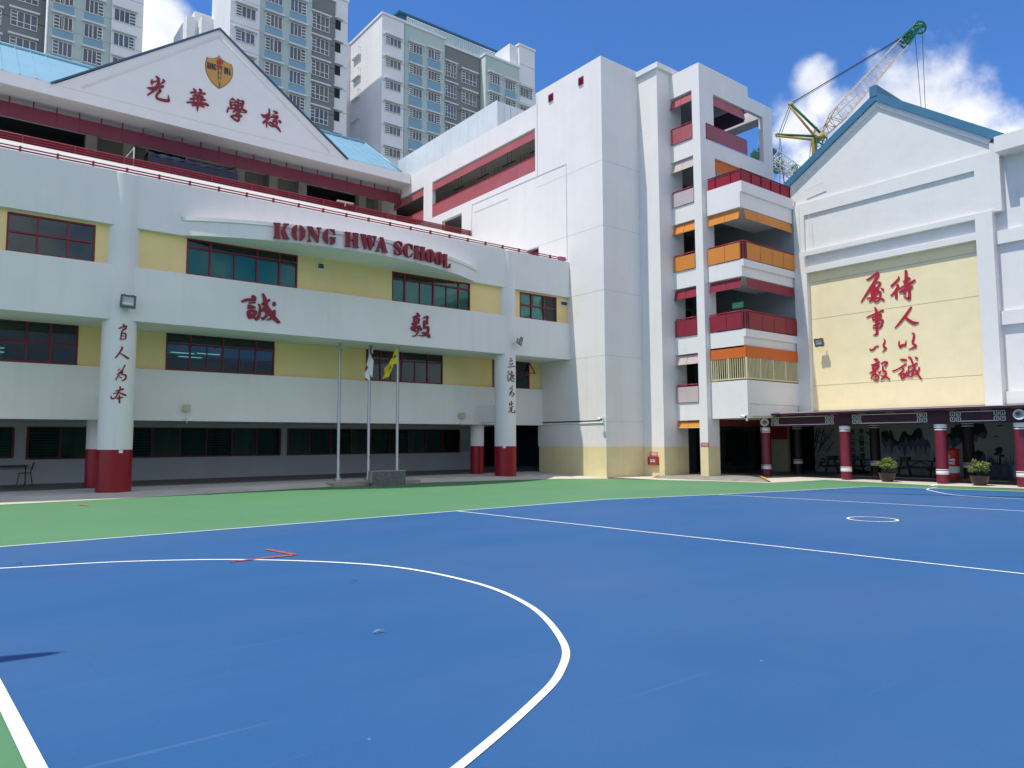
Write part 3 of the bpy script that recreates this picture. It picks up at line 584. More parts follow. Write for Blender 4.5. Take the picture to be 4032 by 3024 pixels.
for (x0, x1, z0, z1), n in zip(LV, (7, 9, 9)):
    f = MB(); t = 0.05
    f.box(x0, x1, YBK-0.02, YBK+0.08, z0, z0+t); f.box(x0, x1, YBK-0.02, YBK+0.08, z1-t, z1)
    for i in range(n+1): x = x0+(x1-x0-t)*i/n; f.box(x, x+t*(1.6 if i in (0, n) else 1), YBK-0.018, YBK+0.08, z0+t, z1-t)
    o = f.build('louvre_window', FR, LB); p = MB()
    for i in range(n):
        a = x0+(x1-x0)*i/n+0.06; c = x0+(x1-x0)*(i+1)/n-0.02
        for k in range(10):
            zz = z0+t+(z1-z0-2*t)*(k+0.5)/10; op = 0.02+0.02*((i*7+int(x0)) % 3); p.prism([(a, YBK+0.02, zz-0.055), (c, YBK+0.02, zz-0.055), (c, YBK+0.02+op, zz+0.058), (a, YBK+0.02+op, zz+0.058)], (0, 0.006, 0))
    p.build('louvre_slats', LVG, o)
    p = MB(); p.box(x0+0.05, x1-0.05, YBK+0.5, YBK+0.52, z0-0.3, z1+0.1); p.build('drawn_curtain', pm('dark_green_curtain', (0.12, 0.28, 0.25), 0.9, 0.4, 1.2, stretch=(3, 1, 0.3)), o)
# notice boards / door behind the right rear column
b = MB(); x0, x1, z0, z1 = rectY((1815, 1730), (1848, 1778), YBK-0.03); b.box(x0, x1, YBK-0.03, YBK-0.002, z0, z1); b.build('notice_board', pm('pale_blue_notice', (0.30, 0.36, 0.42), 0.7, 0.3, 14), LB)
# ---- terrace roof, set-back top storey, gable and metal roof
ZTR = onY(0, 545, 34.9).z*0.5+onY(1855, 929, 34.9).z*0.5-0.01
b = MB(); b.face([(XL, 26.78, 10.67), (24.44, 26.78, 10.67), (24.44, 34.9, ZTR), (XL, 34.9, ZTR)]); b.face([(XL, 34.9, ZTR), (24.44, 34.9, ZTR), (24.44, 36, 13.65), (XL, 36, 13.65)]); b.face([(XL, 36, 13.65), (24.44, 36, 13.65), (24.44, 47, 13.65), (XL, 47, 13.65)])
b.build('terrace_roof', pm('weathered_terrace_concrete', (0.52, 0.51, 0.49), 0.85, 0.08, 0.8), LB)
YS, YE, YT = 43.4, 42.05, 46.8
ze0 = onY(0, 329, YE).z; ze1 = onY(1619, 721, YE).z; ZE0 = (ze0+ze1)/2; zt0 = onY(0, 272, YE).z; ZE1 = (zt0+onY(1619, 690, YE).z)/2
sc0 = [onY(0, 395, YS).z, onY(1100, 649, YS).z]; sb0 = [onY(0, 450, YS).z, onY(1100, 697, YS).z]; ZS1 = sum(sc0)/2; ZS0 = sum(sb0)/2
b = MB(); b.box(XL-6, 24.42, YE, YE+0.25, ZE0, ZE1); b.box(XL-6, 24.42, YE+0.25, YT, ZE0+0.12, ZE0+0.3); b.build('eaves', WHITE2, LB)
# gable wall
A = onY(864, 118, YE); gl = onY(232, 326, YE); gr = onY(1352, 615, YE)
gx0, gx1 = gl.x-0.2, gr.x+0.15; AX = A.x; AZP = A.z
b = MB(); b.prism([(gx0, YE-0.03, ZE1-0.05), (gx1, YE-0.03, ZE1-0.05), (AX, YE-0.03, AZP)], (0, 0.5, 0)); b.build('gable_wall', WHITE2, LB)
def rake(dx, w0, y0, y1, mat, name, par=None, up=0.0):
    m_ = MB()
    for gx in (gx0, gx1):
        d = Vector((gx-AX, 0, ZE1-AZP)); dn = d.normalized(); nn = Vector((-dn.z, 0, dn.x)); nn = nn if nn.z > 0 else -nn
        a = Vector((AX, 0, AZP)); e = Vector((gx, 0, ZE1))+dn*0.15
        P = [a+Vector((0, 0, up)), e+nn*up*0.8, e+nn*(up*0.8+w0), a+Vector((0, 0, up+w0*1.25))]
        m_.prism([(q.x, y0+(0.002 if gx > AX else 0), q.z) for q in P], (0, y1-y0, 0))
    return m_.build(name, mat, LB)
m_ = MB()                                                    # raised rake border just inside the edge
for gx in (gx0+0.5, gx1-0.4):
    d = Vector((gx-AX, 0, ZE1-AZP)).normalized(); a = Vector((AX, YE-0.05, AZP-0.42)); e = a+d*((ZE1+0.12-a.z)/d.z); m_.tube(a, e, 0.045, 6)
m_.build('rake_moulding', WHITE2, LB)
rake(0, 0.085, YE-0.12, YE+0.4, pm('dark_blue_flashing', (0.05, 0.10, 0.16), 0.5, 0.08, 2), 'rake_flashing', up=0.0)
# blue standing-seam roof either side + behind gable
RIDGE_Y = YE+5.5
rl = onY(0, 178, RIDGE_Y); rr = onY(1435, 562, RIDGE_Y); RZ = (rl.z+rr.z)/2; RX1 = rr.x; he = onY(1580, 672, YE-0.02); HX = he.x
ROOFB = pm('pale_blue_roof_sheet', (0.235, 0.42, 0.52), 0.45, 0.05, 0.8, metal=0.1, streak=0.12)
m_ = MB(); m_.face([(XL-6, YE, ZE1+0.01), (HX, YE, ZE1+0.01), (RX1, RIDGE_Y, RZ), (XL-6, RIDGE_Y, RZ)]); m_.face([(HX, YE, ZE1+0.01), (HX, YE+11, ZE1+0.01), (RX1, RIDGE_Y, RZ)])
# gable roof running back
m_.face([(AX, YE+0.4, AZP+0.18), (gx0, YE+0.4, ZE1+0.1), (gx0, YE+12, ZE1+0.1), (AX, YE+12, AZP+0.18)]); m_.face([(AX, YE+0.4, AZP+0.18), (gx1, YE+0.4, ZE1+0.1), (gx1, YE+12, ZE1+0.1), (AX, YE+12, AZP+0.18)])
k = XL-6
d_ = Vector((0, RIDGE_Y-YE, RZ-ZE1)).normalized(); 
while k < HX-0.3:
    if not (gx0+0.6 < k < gx1-0.6):
        top_ = 1.0 if k < RX1 else max(0.05, (HX-k)/(HX-RX1)); m_.tube((k, YE+0.02, ZE1+0.03), (k, YE+(RIDGE_Y-YE)*top_, ZE1+0.03+(RZ-ZE1)*top_), 0.035, 4)
    k += 0.72
m_.tube((XL-6, RIDGE_Y, RZ+0.04), (RX1, RIDGE_Y, RZ+0.04), 0.12, 6); m_.tube((RX1, RIDGE_Y, RZ+0.04), (HX, YE, ZE1+0.05), 0.08, 6)
m_.build('metal_roof', ROOFB, LB)
# maroon drop screens under the eaves with hanger brackets
m_ = MB(); m_.box(XL-6, 24.40, YS, YS+0.05, ZS0, ZS1)
o = m_.build('drop_screen', pm('maroon_drop_screen', (0.165, 0.022, 0.045), 0.55, 0.12, 0.6), LB)
m_ = MB(); x = onY(37, 404, YS).x; xe = onY(1579, 760, YS).x; nst = 22; 
for i in range(-3, nst+1): xx = x+(xe-x)*i/nst; m_.box(xx-0.035, xx+0.035, YS-0.05, YS, ZS1-0.05, ZS1+0.28); m_.box(xx-0.012, xx+0.012, YS-0.012, YS, ZS0, ZS1-0.05)
m_.build('hanger_brackets', MAROON, o)
# back wall of the top storey: dark windows between pale piers
b = MB(); ops = []
for a, c in (((-400, 480), (343, 600)), ((575, 590), (735, 740)), ((1190, 735), (1415, 820))):
    p = onY(a[0], a[1], YT); q = onY(c[0], c[1], YT); ops.append((p.x, q.x, 13.8, 1.85+(ZS0-1.75)*YT/YS))
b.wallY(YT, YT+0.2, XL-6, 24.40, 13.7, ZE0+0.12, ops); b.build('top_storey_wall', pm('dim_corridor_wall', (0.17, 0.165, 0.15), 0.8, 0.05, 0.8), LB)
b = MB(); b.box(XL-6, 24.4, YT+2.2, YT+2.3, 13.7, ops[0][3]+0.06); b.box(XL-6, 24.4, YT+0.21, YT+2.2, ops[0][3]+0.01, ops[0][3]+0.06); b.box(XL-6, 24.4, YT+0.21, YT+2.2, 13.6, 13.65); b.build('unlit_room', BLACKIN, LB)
b = MB()
for px, py in ((360, 560), (507, 600), (945, 690), (1075, 720), (1190, 745), (1425, 810), (1500, 830)): p = onY(px, py, YT-0.5); b.box(p.x-0.28, p.x+0.28, YT-0.6, YT, 13.72, ZE0+0.12)
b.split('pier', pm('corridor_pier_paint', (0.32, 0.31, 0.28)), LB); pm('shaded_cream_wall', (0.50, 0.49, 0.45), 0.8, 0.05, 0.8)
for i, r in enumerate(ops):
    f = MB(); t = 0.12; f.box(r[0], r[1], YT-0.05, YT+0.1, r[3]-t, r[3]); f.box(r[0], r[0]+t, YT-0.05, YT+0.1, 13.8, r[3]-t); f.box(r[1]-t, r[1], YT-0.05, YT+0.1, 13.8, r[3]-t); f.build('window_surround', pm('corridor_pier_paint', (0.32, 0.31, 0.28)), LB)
# gable calligraphy and crest
fnG = onBand(YE-0.03)
characters("285,250,25 270,320,60 285,410,20;290,330,50 420,290,30;390,150,20 460,220,70 470,330,70 430,440,90;590,240,15 630,310,60 500,385,20;140,480,15 250,510,75 430,480,80 600,450,75;430,520,60 300,600,60 160,700,40;500,560,70 520,590,70 420,690,65 430,790,60 560,840,65 740,870,75 770,850,50 745,690,10|"
 "1410,625,55 1540,625,45;1475,510,20 1540,580,55 1540,680,20;1560,630,20 1640,630,20;1645,520,20 1700,580,75 1650,670,40;1660,640,50 1820,665,55;1470,710,30 1600,715,55 1740,740,50;1610,700,60 1610,900,60 1605,1050,60 1600,1170,15;1490,720,40 1490,800,40 1500,900,40;1740,740,50 1740,800,70 1700,900,70;1390,820,50 1600,800,45 1830,850,45;1295,910,35 1450,915,45 1700,940,60 1850,970,65 1920,1010,40;1450,995,50 1600,990,50 1700,1005,45 1790,1050,35", 560, 280, 0.13562, fnG, 0.05, LETR, LB, 1.1)
characters("295,215,15 380,180,60 440,195,40;375,135,20 400,170,50;290,245,20 320,330,60 350,480,60;320,280,40 430,290,40;350,375,40 440,380,40;455,230,30 540,280,50 600,320,30;540,180,25 590,240,60 460,310,25;450,350,20 530,400,60 590,460,30;580,320,50 560,400,60 450,440,25;650,230,30 740,270,70 720,400,60 690,500,60;610,320,30 690,330,40;600,400,40 690,400,40;255,440,20 230,520,50 210,610,50;260,490,30 500,500,50 700,520,50 830,590,60 850,640,20;850,635,20 670,620,15;400,610,50 480,570,50 620,560,40 640,600,60 520,680,80;520,680,80 690,760,50;500,720,60 350,740,50 350,780,40 550,910,60 600,850,60 590,720,60;500,770,15 590,775,25|"
 "1345,685,20 1450,750,100 1620,680,60;1600,490,20 1620,600,50 1560,750,70 1530,900,60 1530,1130,20;1640,680,30 1550,850,70 1430,950,70 1420,990,40;1740,570,20 1850,620,60 1890,660,30;1890,660,30 1780,670,20 1670,760,15;1670,780,30 1600,850,30 1540,920,20;1680,780,50 1840,760,80 1890,790,60 1780,900,100 1760,940,60;1820,890,70 1870,980,60 1820,1080,80;1820,1080,80 1700,1080,50 1590,1000,30 1640,950,40 1760,1020,60;1830,1080,70 1930,1180,60 1995,1280,25;1925,885,30 1970,930,70 2000,975,40", 870, 370, 0.11754, fnG, 0.05, LETR, LB, 1.1)
es = 160/1659
def em(pts, lift, mbx, th=0.02):
    P = [fnG(780+x*es, 200+y*es, lift+th) for x, y in pts]; mbx.prism(P, (0, th, 0))
SH = [(870, 180), (920, 290), (1030, 390), (1150, 470), (1280, 530), (1365, 560), (1410, 690), (1425, 850), (1415, 1000), (1370, 1140), (1290, 1270), (1160, 1400), (1020, 1490), (860, 1565), (740, 1480), (620, 1370), (500, 1230), (400, 1060), (330, 900), (290, 730), (280, 560), (310, 390), (360, 255), (450, 290), (560, 310), (680, 305), (790, 260)]
cx_, cy_ = 860, 840
m_ = MB(); em(SH, 0.0, m_); crest = m_.build('crest', pm('crest_border_bronze', (0.30, 0.14, 0.08), 0.5, 0.08, 5), LB)
m_ = MB(); em([(cx_+(x-cx_)*0.935, cy_+(y-cy_)*0.945+4) for x, y in SH], 0.022, m_); m_.build('crest_field', pm('crest_gold', (0.52, 0.28, 0.065), 0.5, 0.06, 5), crest)
m_ = MB()
em([(830, 600), (760, 530), (740, 450), (770, 380), (830, 320), (800, 430), (830, 540)], 0.045, m_); em([(905, 600), (830, 520), (825, 430), (870, 350), (905, 315), (915, 400), (950, 470), (930, 560)], 0.046, m_); em([(930, 590), (965, 520), (945, 360), (1000, 440), (1005, 510), (975, 570)], 0.047, m_)
for dy in (0, 38): em([(755, 590+dy), (985, 660+dy), (975, 690+dy), (755, 620+dy)], 0.048, m_)
m_.build('crest_flame', LETR2, crest)
m_ = MB()
for a, c, y0, y1 in ((770, 960, 700, 790), (790, 945, 800, 900), (795, 935, 915, 1010), (800, 935, 1030, 1075), (805, 925, 1090, 1165), (815, 915, 1180, 1230), (825, 905, 1290, 1345), (838, 882, 1360, 1520)):
    em([(a, y0), (c, y0+18), (c-4, y1+18), (a+4, y1)], 0.045, m_)
m_.build('crest_torch', pm('crest_torch_brown', (0.16, 0.085, 0.09), 0.6, 0.2, 8), crest)
m_ = MB(); em([(855, 720), (880, 724), (876, 1330), (852, 1328)], 0.068, m_)
for y in (830, 1020, 1200): em([(805, y), (930, y+12), (930, y+34), (805, y+22)], 0.069, m_)
m_.build('crest_torch_lines', pm('crest_pale_gold', (0.60, 0.42, 0.22)), crest)
m_ = MB()
for chs, x0, y0, x1, y1, hh in (('KONG', 355, 470, 725, 575, 255), ('HWA', 1050, 680, 1325, 765, 260)):
    n = len(chs)
    for i, ch_ in enumerate(chs):
        for pg in GL[ch_]:
            P = []
            for u, v in pg:
                uu = (i+0.06+0.88*u)/n; P.append((x0+(x1-x0)*uu, y0+(y1-y0)*uu+hh*(1-v)))
            em(P, 0.045, m_)
m_.build('crest_lettering', pm('crest_navy', (0.015, 0.015, 0.07)), crest)
# ---- terrace guard rails and the red pipe along the parapet: things of their own
zr = ZTR+0.30
m_ = MB(); m_.box(XL, 24.43, 34.90, 34.91, ZTR+0.02, zr-0.02)
r_ = thing('terrace_railing', 'red guard rail with mesh infill along the upper terrace below the maroon screens', 'railing', (10, 34.9, 13.7))
m_.build('mesh_panel', pm('red_mesh_panel', (0.26, 0.03, 0.045), 0.6, 0.15, 1.0, alpha=0.6), r_)
m_ = MB(); m_.tube((XL, 34.86, zr), (24.43, 34.86, zr), 0.028, 6); m_.tube((XL, 34.86, zr-0.11), (24.43, 34.86, zr-0.11), 0.022, 6); m_.tube((XL, 34.86, zr-0.22), (24.43, 34.86, zr-0.22), 0.022, 6); m_.build('rail', RAILR, r_)
x = XL
while x < 24.4: m_ = MB(); m_.box(x-0.025, x+0.025, 34.82, 34.87, ZTR-0.02, zr+0.02); m_.build('rail_post', RAILR, r_); x += 1.85
pp = thing('parapet_rail', 'twin red pipes on short brackets running along the edge of the parapet', 'railing', (10, 26.4, 10.75))
pe = onY(2222, 1022, YB+0.05).x
m_ = MB(); m_.tube((XL, YB+0.06, 10.835), (pe, YB+0.06, 10.835), 0.026, 8); m_.tube((XL, YB+0.06, 10.745), (pe, YB+0.06, 10.745), 0.026, 8); m_.build('pipe', RAILR, pp)
px0 = onY(80, 590, YB).x; px1 = onY(228, 622, YB).x; st = (px1-px0)*1.0; x = px0-3*st
m_ = MB()
while x < pe: m_.box(x-0.03, x+0.03, YB+0.02, YB+0.12, 10.68, 10.87); x += st
m_.split('pipe_bracket', RAILR, pp)
m_ = MB(); m_.box(pe-0.35, pe+0.05, YB+0.0, YB+0.16, 10.71, 10.89); m_.tube((pe, YB+0.08, 10.9), (pe+0.14, YB+0.08, 10.77), 0.05, 6); m_.build('valve', pm('faded_pink_wrap', (0.5, 0.13, 0.19), 0.7, 0.2, 8), pp)
# ---------------------------------------------------------------- stair tower and side wing (plane X = 24.46)
XT, YT0 = 24.46, 23.93
TW = thing('stair_tower', 'blank white stair tower with two small red vents and a wing with pink parapets', 'building', (28, 30, 0))
def zX(px, py, X=XT): return onX(px, py, X).z
def yX(px, py, X=XT): return onX(px, py, X).y
yA1, yA0 = yX(1702, 780), yX(2107, 600); zA1 = (zX(1701, 709)+zX(2107, 513))/2; zA0 = (zX(1704, 852)+zX(2107, 679))/2
yB1, yB0 = 44.5, yX(1668, 760); zB1 = zA1; zB0 = zA0
yM = yX(2109, 390); ZT = 20.45; ZW = (zX(2107, 423)+zX(1622, 681))/2
ZD = zX(2390, 1758)
holes = [(yA0, yA1, zA0, zA1), (yB0, yB1, zB0, zB1)]
yC0, yC1 = yX(1818, 880), yX(1740, 895); zC1 = zX(1816, 838); holes.append((yC0, yC1, 12.6, zC1))
yD0, yD1 = yX(2121, 990), yX(2075, 985); zD1 = zX(2120, 972); holes.append((yD0, yD1, 10.9, zD1))
b = MB()
b.wallX(XT, XT+0.25, YT0, yM, ZD, ZT, [h for h in holes if h[0] < yM and h[3] < 14]+[(29.2, 60, 0, 2.62)])
b.wallX(XT, XT+0.25, yM, 62, ZD, ZW, holes+[(28.77, 44, 0, 2.56)])
b.box(XT+0.25, 27.1, YT0, YT0+0.25, ZD, ZT); b.box(XT+0.25, 27.2, yM-0.25, yM, ZW-1, ZT); b.box(27.2, 27.45, YT0+0.25, yM, 10, ZT); b.box(XT+0.2, 27.3, YT0+0.1, yM-0.1, ZT-0.5, ZT-0.4)
b.build('wall', WHITE, TW)
b = MB(); b.wallX(XT-0.001, XT+0.25, YT0-0.001, 30.5, 0.0, ZD, [(28.77, 44, 0, 2.56)]); b.box(XT+0.25, 27.1, YT0-0.001, YT0+0.25, 0.0, ZD); b.build('dado', CREAM, TW)
b = MB()
for z in (15.23, 12.03, 8.895, 5.76, 2.63):
    b.box(XT-0.003, XT-0.0005, YT0, (yX(2110, 390) if z > 15 else 29.5), z-0.014, z+0.014); b.box(XT, 27.09, YT0-0.003, YT0-0.0005, z-0.012, z+0.012)
b.split('joint_line', JOINT, TW)
b = MB()                                                     # lightning tape and conduits
yl1 = yX(2116, 600); yl2 = yX(2230, 700)
b.box(XT-0.03, XT-0.002, yl1-0.015, yl1+0.015, zX(2120, 692), zX(2115, 375)); b.box(XT-0.03, XT-0.002, yl2-0.015, yl2+0.015, 10.8, zX(2229, 645))
b.tube((XT-0.02, yl2, zX(2229, 645)), (XT-0.02, yl1+0.5, zX(2100, 700)), 0.014, 4); b.tube((XT-0.02, yl1+0.5, zX(2100, 700)), (XT-0.02, yX(1860, 805), zX(1860, 805)), 0.014, 4)
b.tube((XT-0.02, yX(1860, 805), zX(1860, 805)), (XT-0.02, yX(1856, 928), zX(1856, 928)), 0.014, 4); b.tube((XT-0.02, yX(2000, 780), zX(2000, 780)), (XT-0.02, yX(1868, 836), zX(1868, 836)), 0.011, 4)
ya, za_, yb_, zb_ = yX(2376, 1664), zX(2376, 1664), yX(2140, 1673), zX(2140, 1673)
b.tube((XT-0.03, ya, za_), (XT-0.03, 28.6, za_-0.02), 0.024, 5); b.tube((XT-0.03, ya, za_), (XT-0.03, ya, za_+0.22), 0.024, 5)
b.split('conduit', pm('pale_conduit', (0.66, 0.67, 0.68), 0.6, 0.05, 3), TW)
for a, c in (((2160, 375), (2179, 394)), ((2278, 308), (2298, 330))):
    y0, y1 = yX(c[0], c[1]), yX(a[0], a[1]); zc = (zX(*a)+zX(*c))/2; hh = 0.20; v = MB()
    v.box(XT-0.03, XT+0.02, y0, y1, zc-hh, zc+hh); 
    for k in range(4): zz = zc-hh+0.04+k*0.09; v.prism([(XT-0.03, y0+0.03, zz), (XT-0.075, y0+0.03, zz-0.03), (XT-0.075, y1-0.03, zz-0.03), (XT-0.03, y1-0.03, zz)], (0, 0, 0.012))
    v.build('louvre_vent', RAILR, TW)
# corridor inside the wing: slab, ceiling, back wall, blinds, parapet
BEIGE = pm('corridor_ceiling_paint', (0.50, 0.48, 0.44), 0.85, 0.05, 0.8)
b = MB(); b.box(XT+0.25, XT+3.4, yM, 62, zA1+0.25, zA1+0.33); b.box(XT+3.3, XT+3.4, yM, 62, 12, zA1+0.3); b.box(XT+0.25, XT+3.4, yM, 62, zA0-0.1, zA0-0.02); b.box(XT+0.25, XT+3.3, yM+0.05, yM+0.1, zA0, zA1+0.25)
b.box(XT+0.25, XT+1.2, yC0-1, yC1+1, 12.2, 14.5); b.build('corridor', BEIGE, TW)
PINK = pm('faded_pink_screen', (0.36, 0.085, 0.10), 0.6, 0.08, 0.8, tint=(0.42, 0.11, 0.125))
def zr_(py, px): return zX(px, py)
b = MB(); zbl1 = (zX(2107, 522)+zX(1710, 716))/2; zbl0 = (zX(2107, 548)+zX(1710, 743))/2; zp1 = (zX(2107, 622)+zX(1708, 803))/2; zp0 = (zX(2107, 678)+zX(1704, 852))/2
for y0, y1 in ((yA0, yA1), (yB0, yB1)):
    b.prism([(XT+0.04, y0, zbl1), (XT+0.03, y0, zbl0), (XT+0.03, y1, zbl0), (XT+0.04, y1, zbl1)], (0.03, 0, 0)); b.box(XT+0.01, XT+0.05, y0, y1, zp0, zp1)
b.split('pink_screen', PINK, TW)
b = MB()
for y0, y1 in ((yA0, yA1), (yB0, yB1)): b.box(XT, XT+0.07, y0, y1, zp1+0.002, zp1+0.06)
b.split('handrail', RAILR, TW)
b = MB(); y = yA0+1
while y < yA1:
    for dx, dz in ((1.2, 0.75), (2.2, 0.95)):
        b = MB()
        b.tube((XT+dx, y, zA1+0.24), (XT+dx, y, zA1+0.24-dz), 0.012, 4); b.tube((XT+dx, y+0.35, zA1+0.24), (XT+dx, y+0.35, zA1+0.24-dz), 0.012, 4)
        b.box(XT+dx-0.04, XT+dx+0.04, y-0.35, y+0.85, zA1+0.2-dz, zA1+0.24-dz); b.build('hanging_lamp', BLACK, TW)
    y += 2.6
# frosted screen fence on the wing roof: its own thing
fx = XT+0.06; yF0 = yX(1957, 460, fx); yF1 = yX(1567, 660, fx)
FN = thing('roof_screen_fence', 'long translucent white panel fence standing on the roof edge of the side wing', 'fence', (fx, 38, ZW))
zF1 = (zX(1957, 410, fx)+zX(1567, 626, fx))/2
MESH = pm('perforated_white_sheet', (0.72, 0.76, 0.78), 0.6, 0.08, 0.5, alpha=0.80)
n = 12
m_ = MB()
for i in range(n):
    a = yF0+(yF1-yF0)*i/n; c = yF0+(yF1-yF0)*(i+1)/n; m_.box(fx, fx+0.03, a+0.02, c-0.02, ZW+0.02, zF1)
xF = onY(2062, 470, yF0).x
for i in range(4): a = fx+(xF-fx)*i/4; m_.box(a+0.05, a+(xF-fx)/4-0.02, yF0, yF0+0.03, ZW+0.02, zF1)
m_.split('screen_panel', MESH, FN)
m_ = MB()
for i in range(n+1): a = yF0+(yF1-yF0)*i/n; m_.box(fx+0.01, fx+0.06, a-0.02, a+0.02, ZW, zF1+0.01)
for i in range(1, 5): a = fx+(xF-fx)*i/4; m_.box(a-0.02, a+0.02, yF0+0.03, yF0+0.07, ZW, zF1+0.01)
m_.box(fx+0.01, fx+0.05, yF0, yF1, zF1+0.012, zF1+0.05); m_.split('fence_post', WHITE2, FN)

# ---------------------------------------------------------------- corridor block with coloured blinds
CB = thing('corridor_block', 'five-storey white corridor block with orange, maroon and mauve blinds and parapets and corner balconies', 'building', (29, 22, 0))
XP = 27.08; yP0 = onX(2610, 1480, XP).y; XC = 28.05; yQ1 = 21.33; yQ0 = 20.88; XBL = 28.37; YBL = 18.92; XH = 32.75
b = MB()
zpt = onX(2578, 300, XP).z
b.box(XP, 28.9, yP0, YT0-0.002, ZD-0.02, zpt); b.build('pilaster', WHITE, CB)
b = MB(); b.box(XP-0.001, 28.9, yP0-0.001, YT0-0.004, 0, ZD-0.02); b.build('dado', CREAM, CB)
zc1 = onX(2590, 256, XP-0.12).z
b = MB(); b.box(XP-0.12, 29.0, yP0-0.14, YT0+0.3, zpt+0.35, zpt+0.62); b.box(XP+0.02, 28.9, yP0+0.02, YT0, zpt, zpt+0.35); b.build('pilaster_cap', WHITE2, CB)
LVX = [  # px, opening top, blind bottom, parapet top, parapet bottom, blind colour, parapet colour
 (2718, 356, 398, 481, 547, 'P', 'P'), (2725, 612, 654, 734, 798, 'M', 'M'), (2731, 864, 904, 991, 1057, 'O', 'O'), (2740, 1124, 1167, 1247, 1319, 'R', 'R'), (2747, 1389, 1429, 1512, 1584, 'M', 'M'), (2754, 1654, 1683, None, None, 'O', None)]
SC = {'P': pm('faded_rose_screen', (0.36, 0.08, 0.10), 0.55, 0.06, 0.9, tint=(0.40, 0.105, 0.12)), 'M': pm('pale_mauve_screen', (0.52, 0.42, 0.43), 0.55, 0.05, 0.9), 'O': pm('orange_screen', (0.62, 0.22, 0.035), 0.55, 0.06, 0.9), 'R': pm('maroon_screen', (0.24, 0.018, 0.035), 0.5, 0.08, 0.9), 'D': pm('burnt_orange_screen', (0.60, 0.13, 0.02), 0.55, 0.06, 0.9)}
ZQ = onX(2743, 248, XC).z
zz = []; hl = []
for px, a, bb, c, d, k1, k2 in LVX:
    Z = [onX(px, v, XC).z if v else None for v in (a, bb, c, d)]; zz.append(Z); hl.append((yQ1, yP0+0.3, Z[3] if Z[3] else 0.0, Z[0]))
b = MB(); b.wallX(XC, XC+0.22, yQ0, yP0-0.002, ZD-0.02, ZQ, hl); b.box(XC+0.22, 28.95, yQ0, yQ1, ZD-0.02, ZQ-0.3); b.build('front_wall', WHITE, CB)
b = MB(); b.box(XC-0.001, 28.95, yQ0-0.001, yQ1-0.001, 0, ZD-0.02); b.build('dado', CREAM, CB)
for (px, a, bb, c, d, k1, k2), Z in zip(LVX, zz):
    m_ = MB(); yc = (yQ1+yP0)/2
    for y0, y1 in ((yQ1, yc-0.012), (yc+0.012, yP0-0.02)): m_.prism([(XC+0.10, y0, Z[0]-0.06), (XC-0.02, y0, Z[1]+0.02), (XC-0.02, y1, Z[1]+0.02), (XC+0.10, y1, Z[0]-0.06)], (0.012, 0, 0.004))
    m_.box(XC+0.03, XC+0.06, yc-0.012, yc+0.012, Z[1]+0.04, Z[0]-0.1); m_.split('blind', SC[k1], CB)
    m_ = MB(); m_.box(XC-0.04, XC-0.0, yQ1, yP0-0.02, Z[1]-0.02, Z[1]+0.015)
    m_.build('blind_bar', CREAM if k1 in 'MO' and Z[2] is None or k1 == 'M' else SC[k1], CB)
    if Z[2]:
        m_ = MB()
        for y0, y1 in ((yQ1, yc-0.01), (yc+0.01, yP0-0.08)): m_.box(XC-0.05, XC-0.02, y0, y1, Z[3]+0.02, Z[2]-0.10)
        m_.box(XC-0.045, XC-0.025, yc-0.01, yc+0.01, Z[3]+0.02, Z[2]-0.10); m_.split('parapet_panel', SC[k2], CB)
        m_ = MB(); m_.tube((XC-0.0, yQ1, Z[2]), (XC-0.0, yP0-0.1, Z[2]), 0.03, 6); m_.tube((XC+0.04, yQ1, Z[2]-0.07), (XC+0.04, yP0-0.1, Z[2]-0.07), 0.022, 6); m_.tube((XC, yP0-0.1, Z[2]), (XC-0.03, yP0-0.05, Z[2]-0.12), 0.025, 5); m_.build('handrail', RAILR, CB)
# floors inside, back walls
fl = [3.55, 6.62, 9.85, 13.25, 16.2]
b = MB()
for z in fl: b.box(XBL+0.19, XH-0.02, (YBL+0.3 if z < 14 else yQ0+0.25), 30, z-0.16, z)
b.box(XC+0.22, 33, yQ0+0.22, 30, ZQ-0.9, ZQ-0.8)
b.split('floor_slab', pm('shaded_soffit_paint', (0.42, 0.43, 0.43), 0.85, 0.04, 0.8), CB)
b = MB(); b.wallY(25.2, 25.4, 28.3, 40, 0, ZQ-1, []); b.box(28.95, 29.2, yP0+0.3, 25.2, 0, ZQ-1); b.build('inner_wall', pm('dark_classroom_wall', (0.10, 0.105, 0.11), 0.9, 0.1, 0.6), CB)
b = MB()
for z in fl[1:]:
    b.box(29.3, 32.6, 25.12, 25.19, z+1.0, z+2.3); 
b.split('classroom_window', BLACKIN, CB)
b = MB()
for z in fl[1:]:
    for x in (29.25, 31.2, 32.6): b.box(x-0.03, x+0.03, 25.08, 25.12, z+1.0, z+2.32)
    b.box(29.25, 32.6, 25.08, 25.12, z+2.3, z+2.35)
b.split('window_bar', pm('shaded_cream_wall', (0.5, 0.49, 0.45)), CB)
b = MB()
for z in fl[1:4]:
    for y in (19.9, 21.4): b = MB(); zc = z-0.16; b.tube((30.0, y-0.4, zc), (30.0, y-0.4, zc-0.4), 0.015, 4); b.tube((30.0, y+0.4, zc), (30.0, y+0.4, zc-0.4), 0.015, 4); b.box(29.95, 30.05, y-0.6, y+0.6, zc-0.45, zc-0.4); b.build('hanging_lamp', BLACK, CB)
    b = MB(); b.tube((29.5, 20.5, zc), (29.5, 20.5, zc-0.35), 0.012, 4); b.box(29.35, 29.65, 20.2, 20.8, zc-0.40, zc-0.35); b.build('ceiling_fan', BLACK, CB)
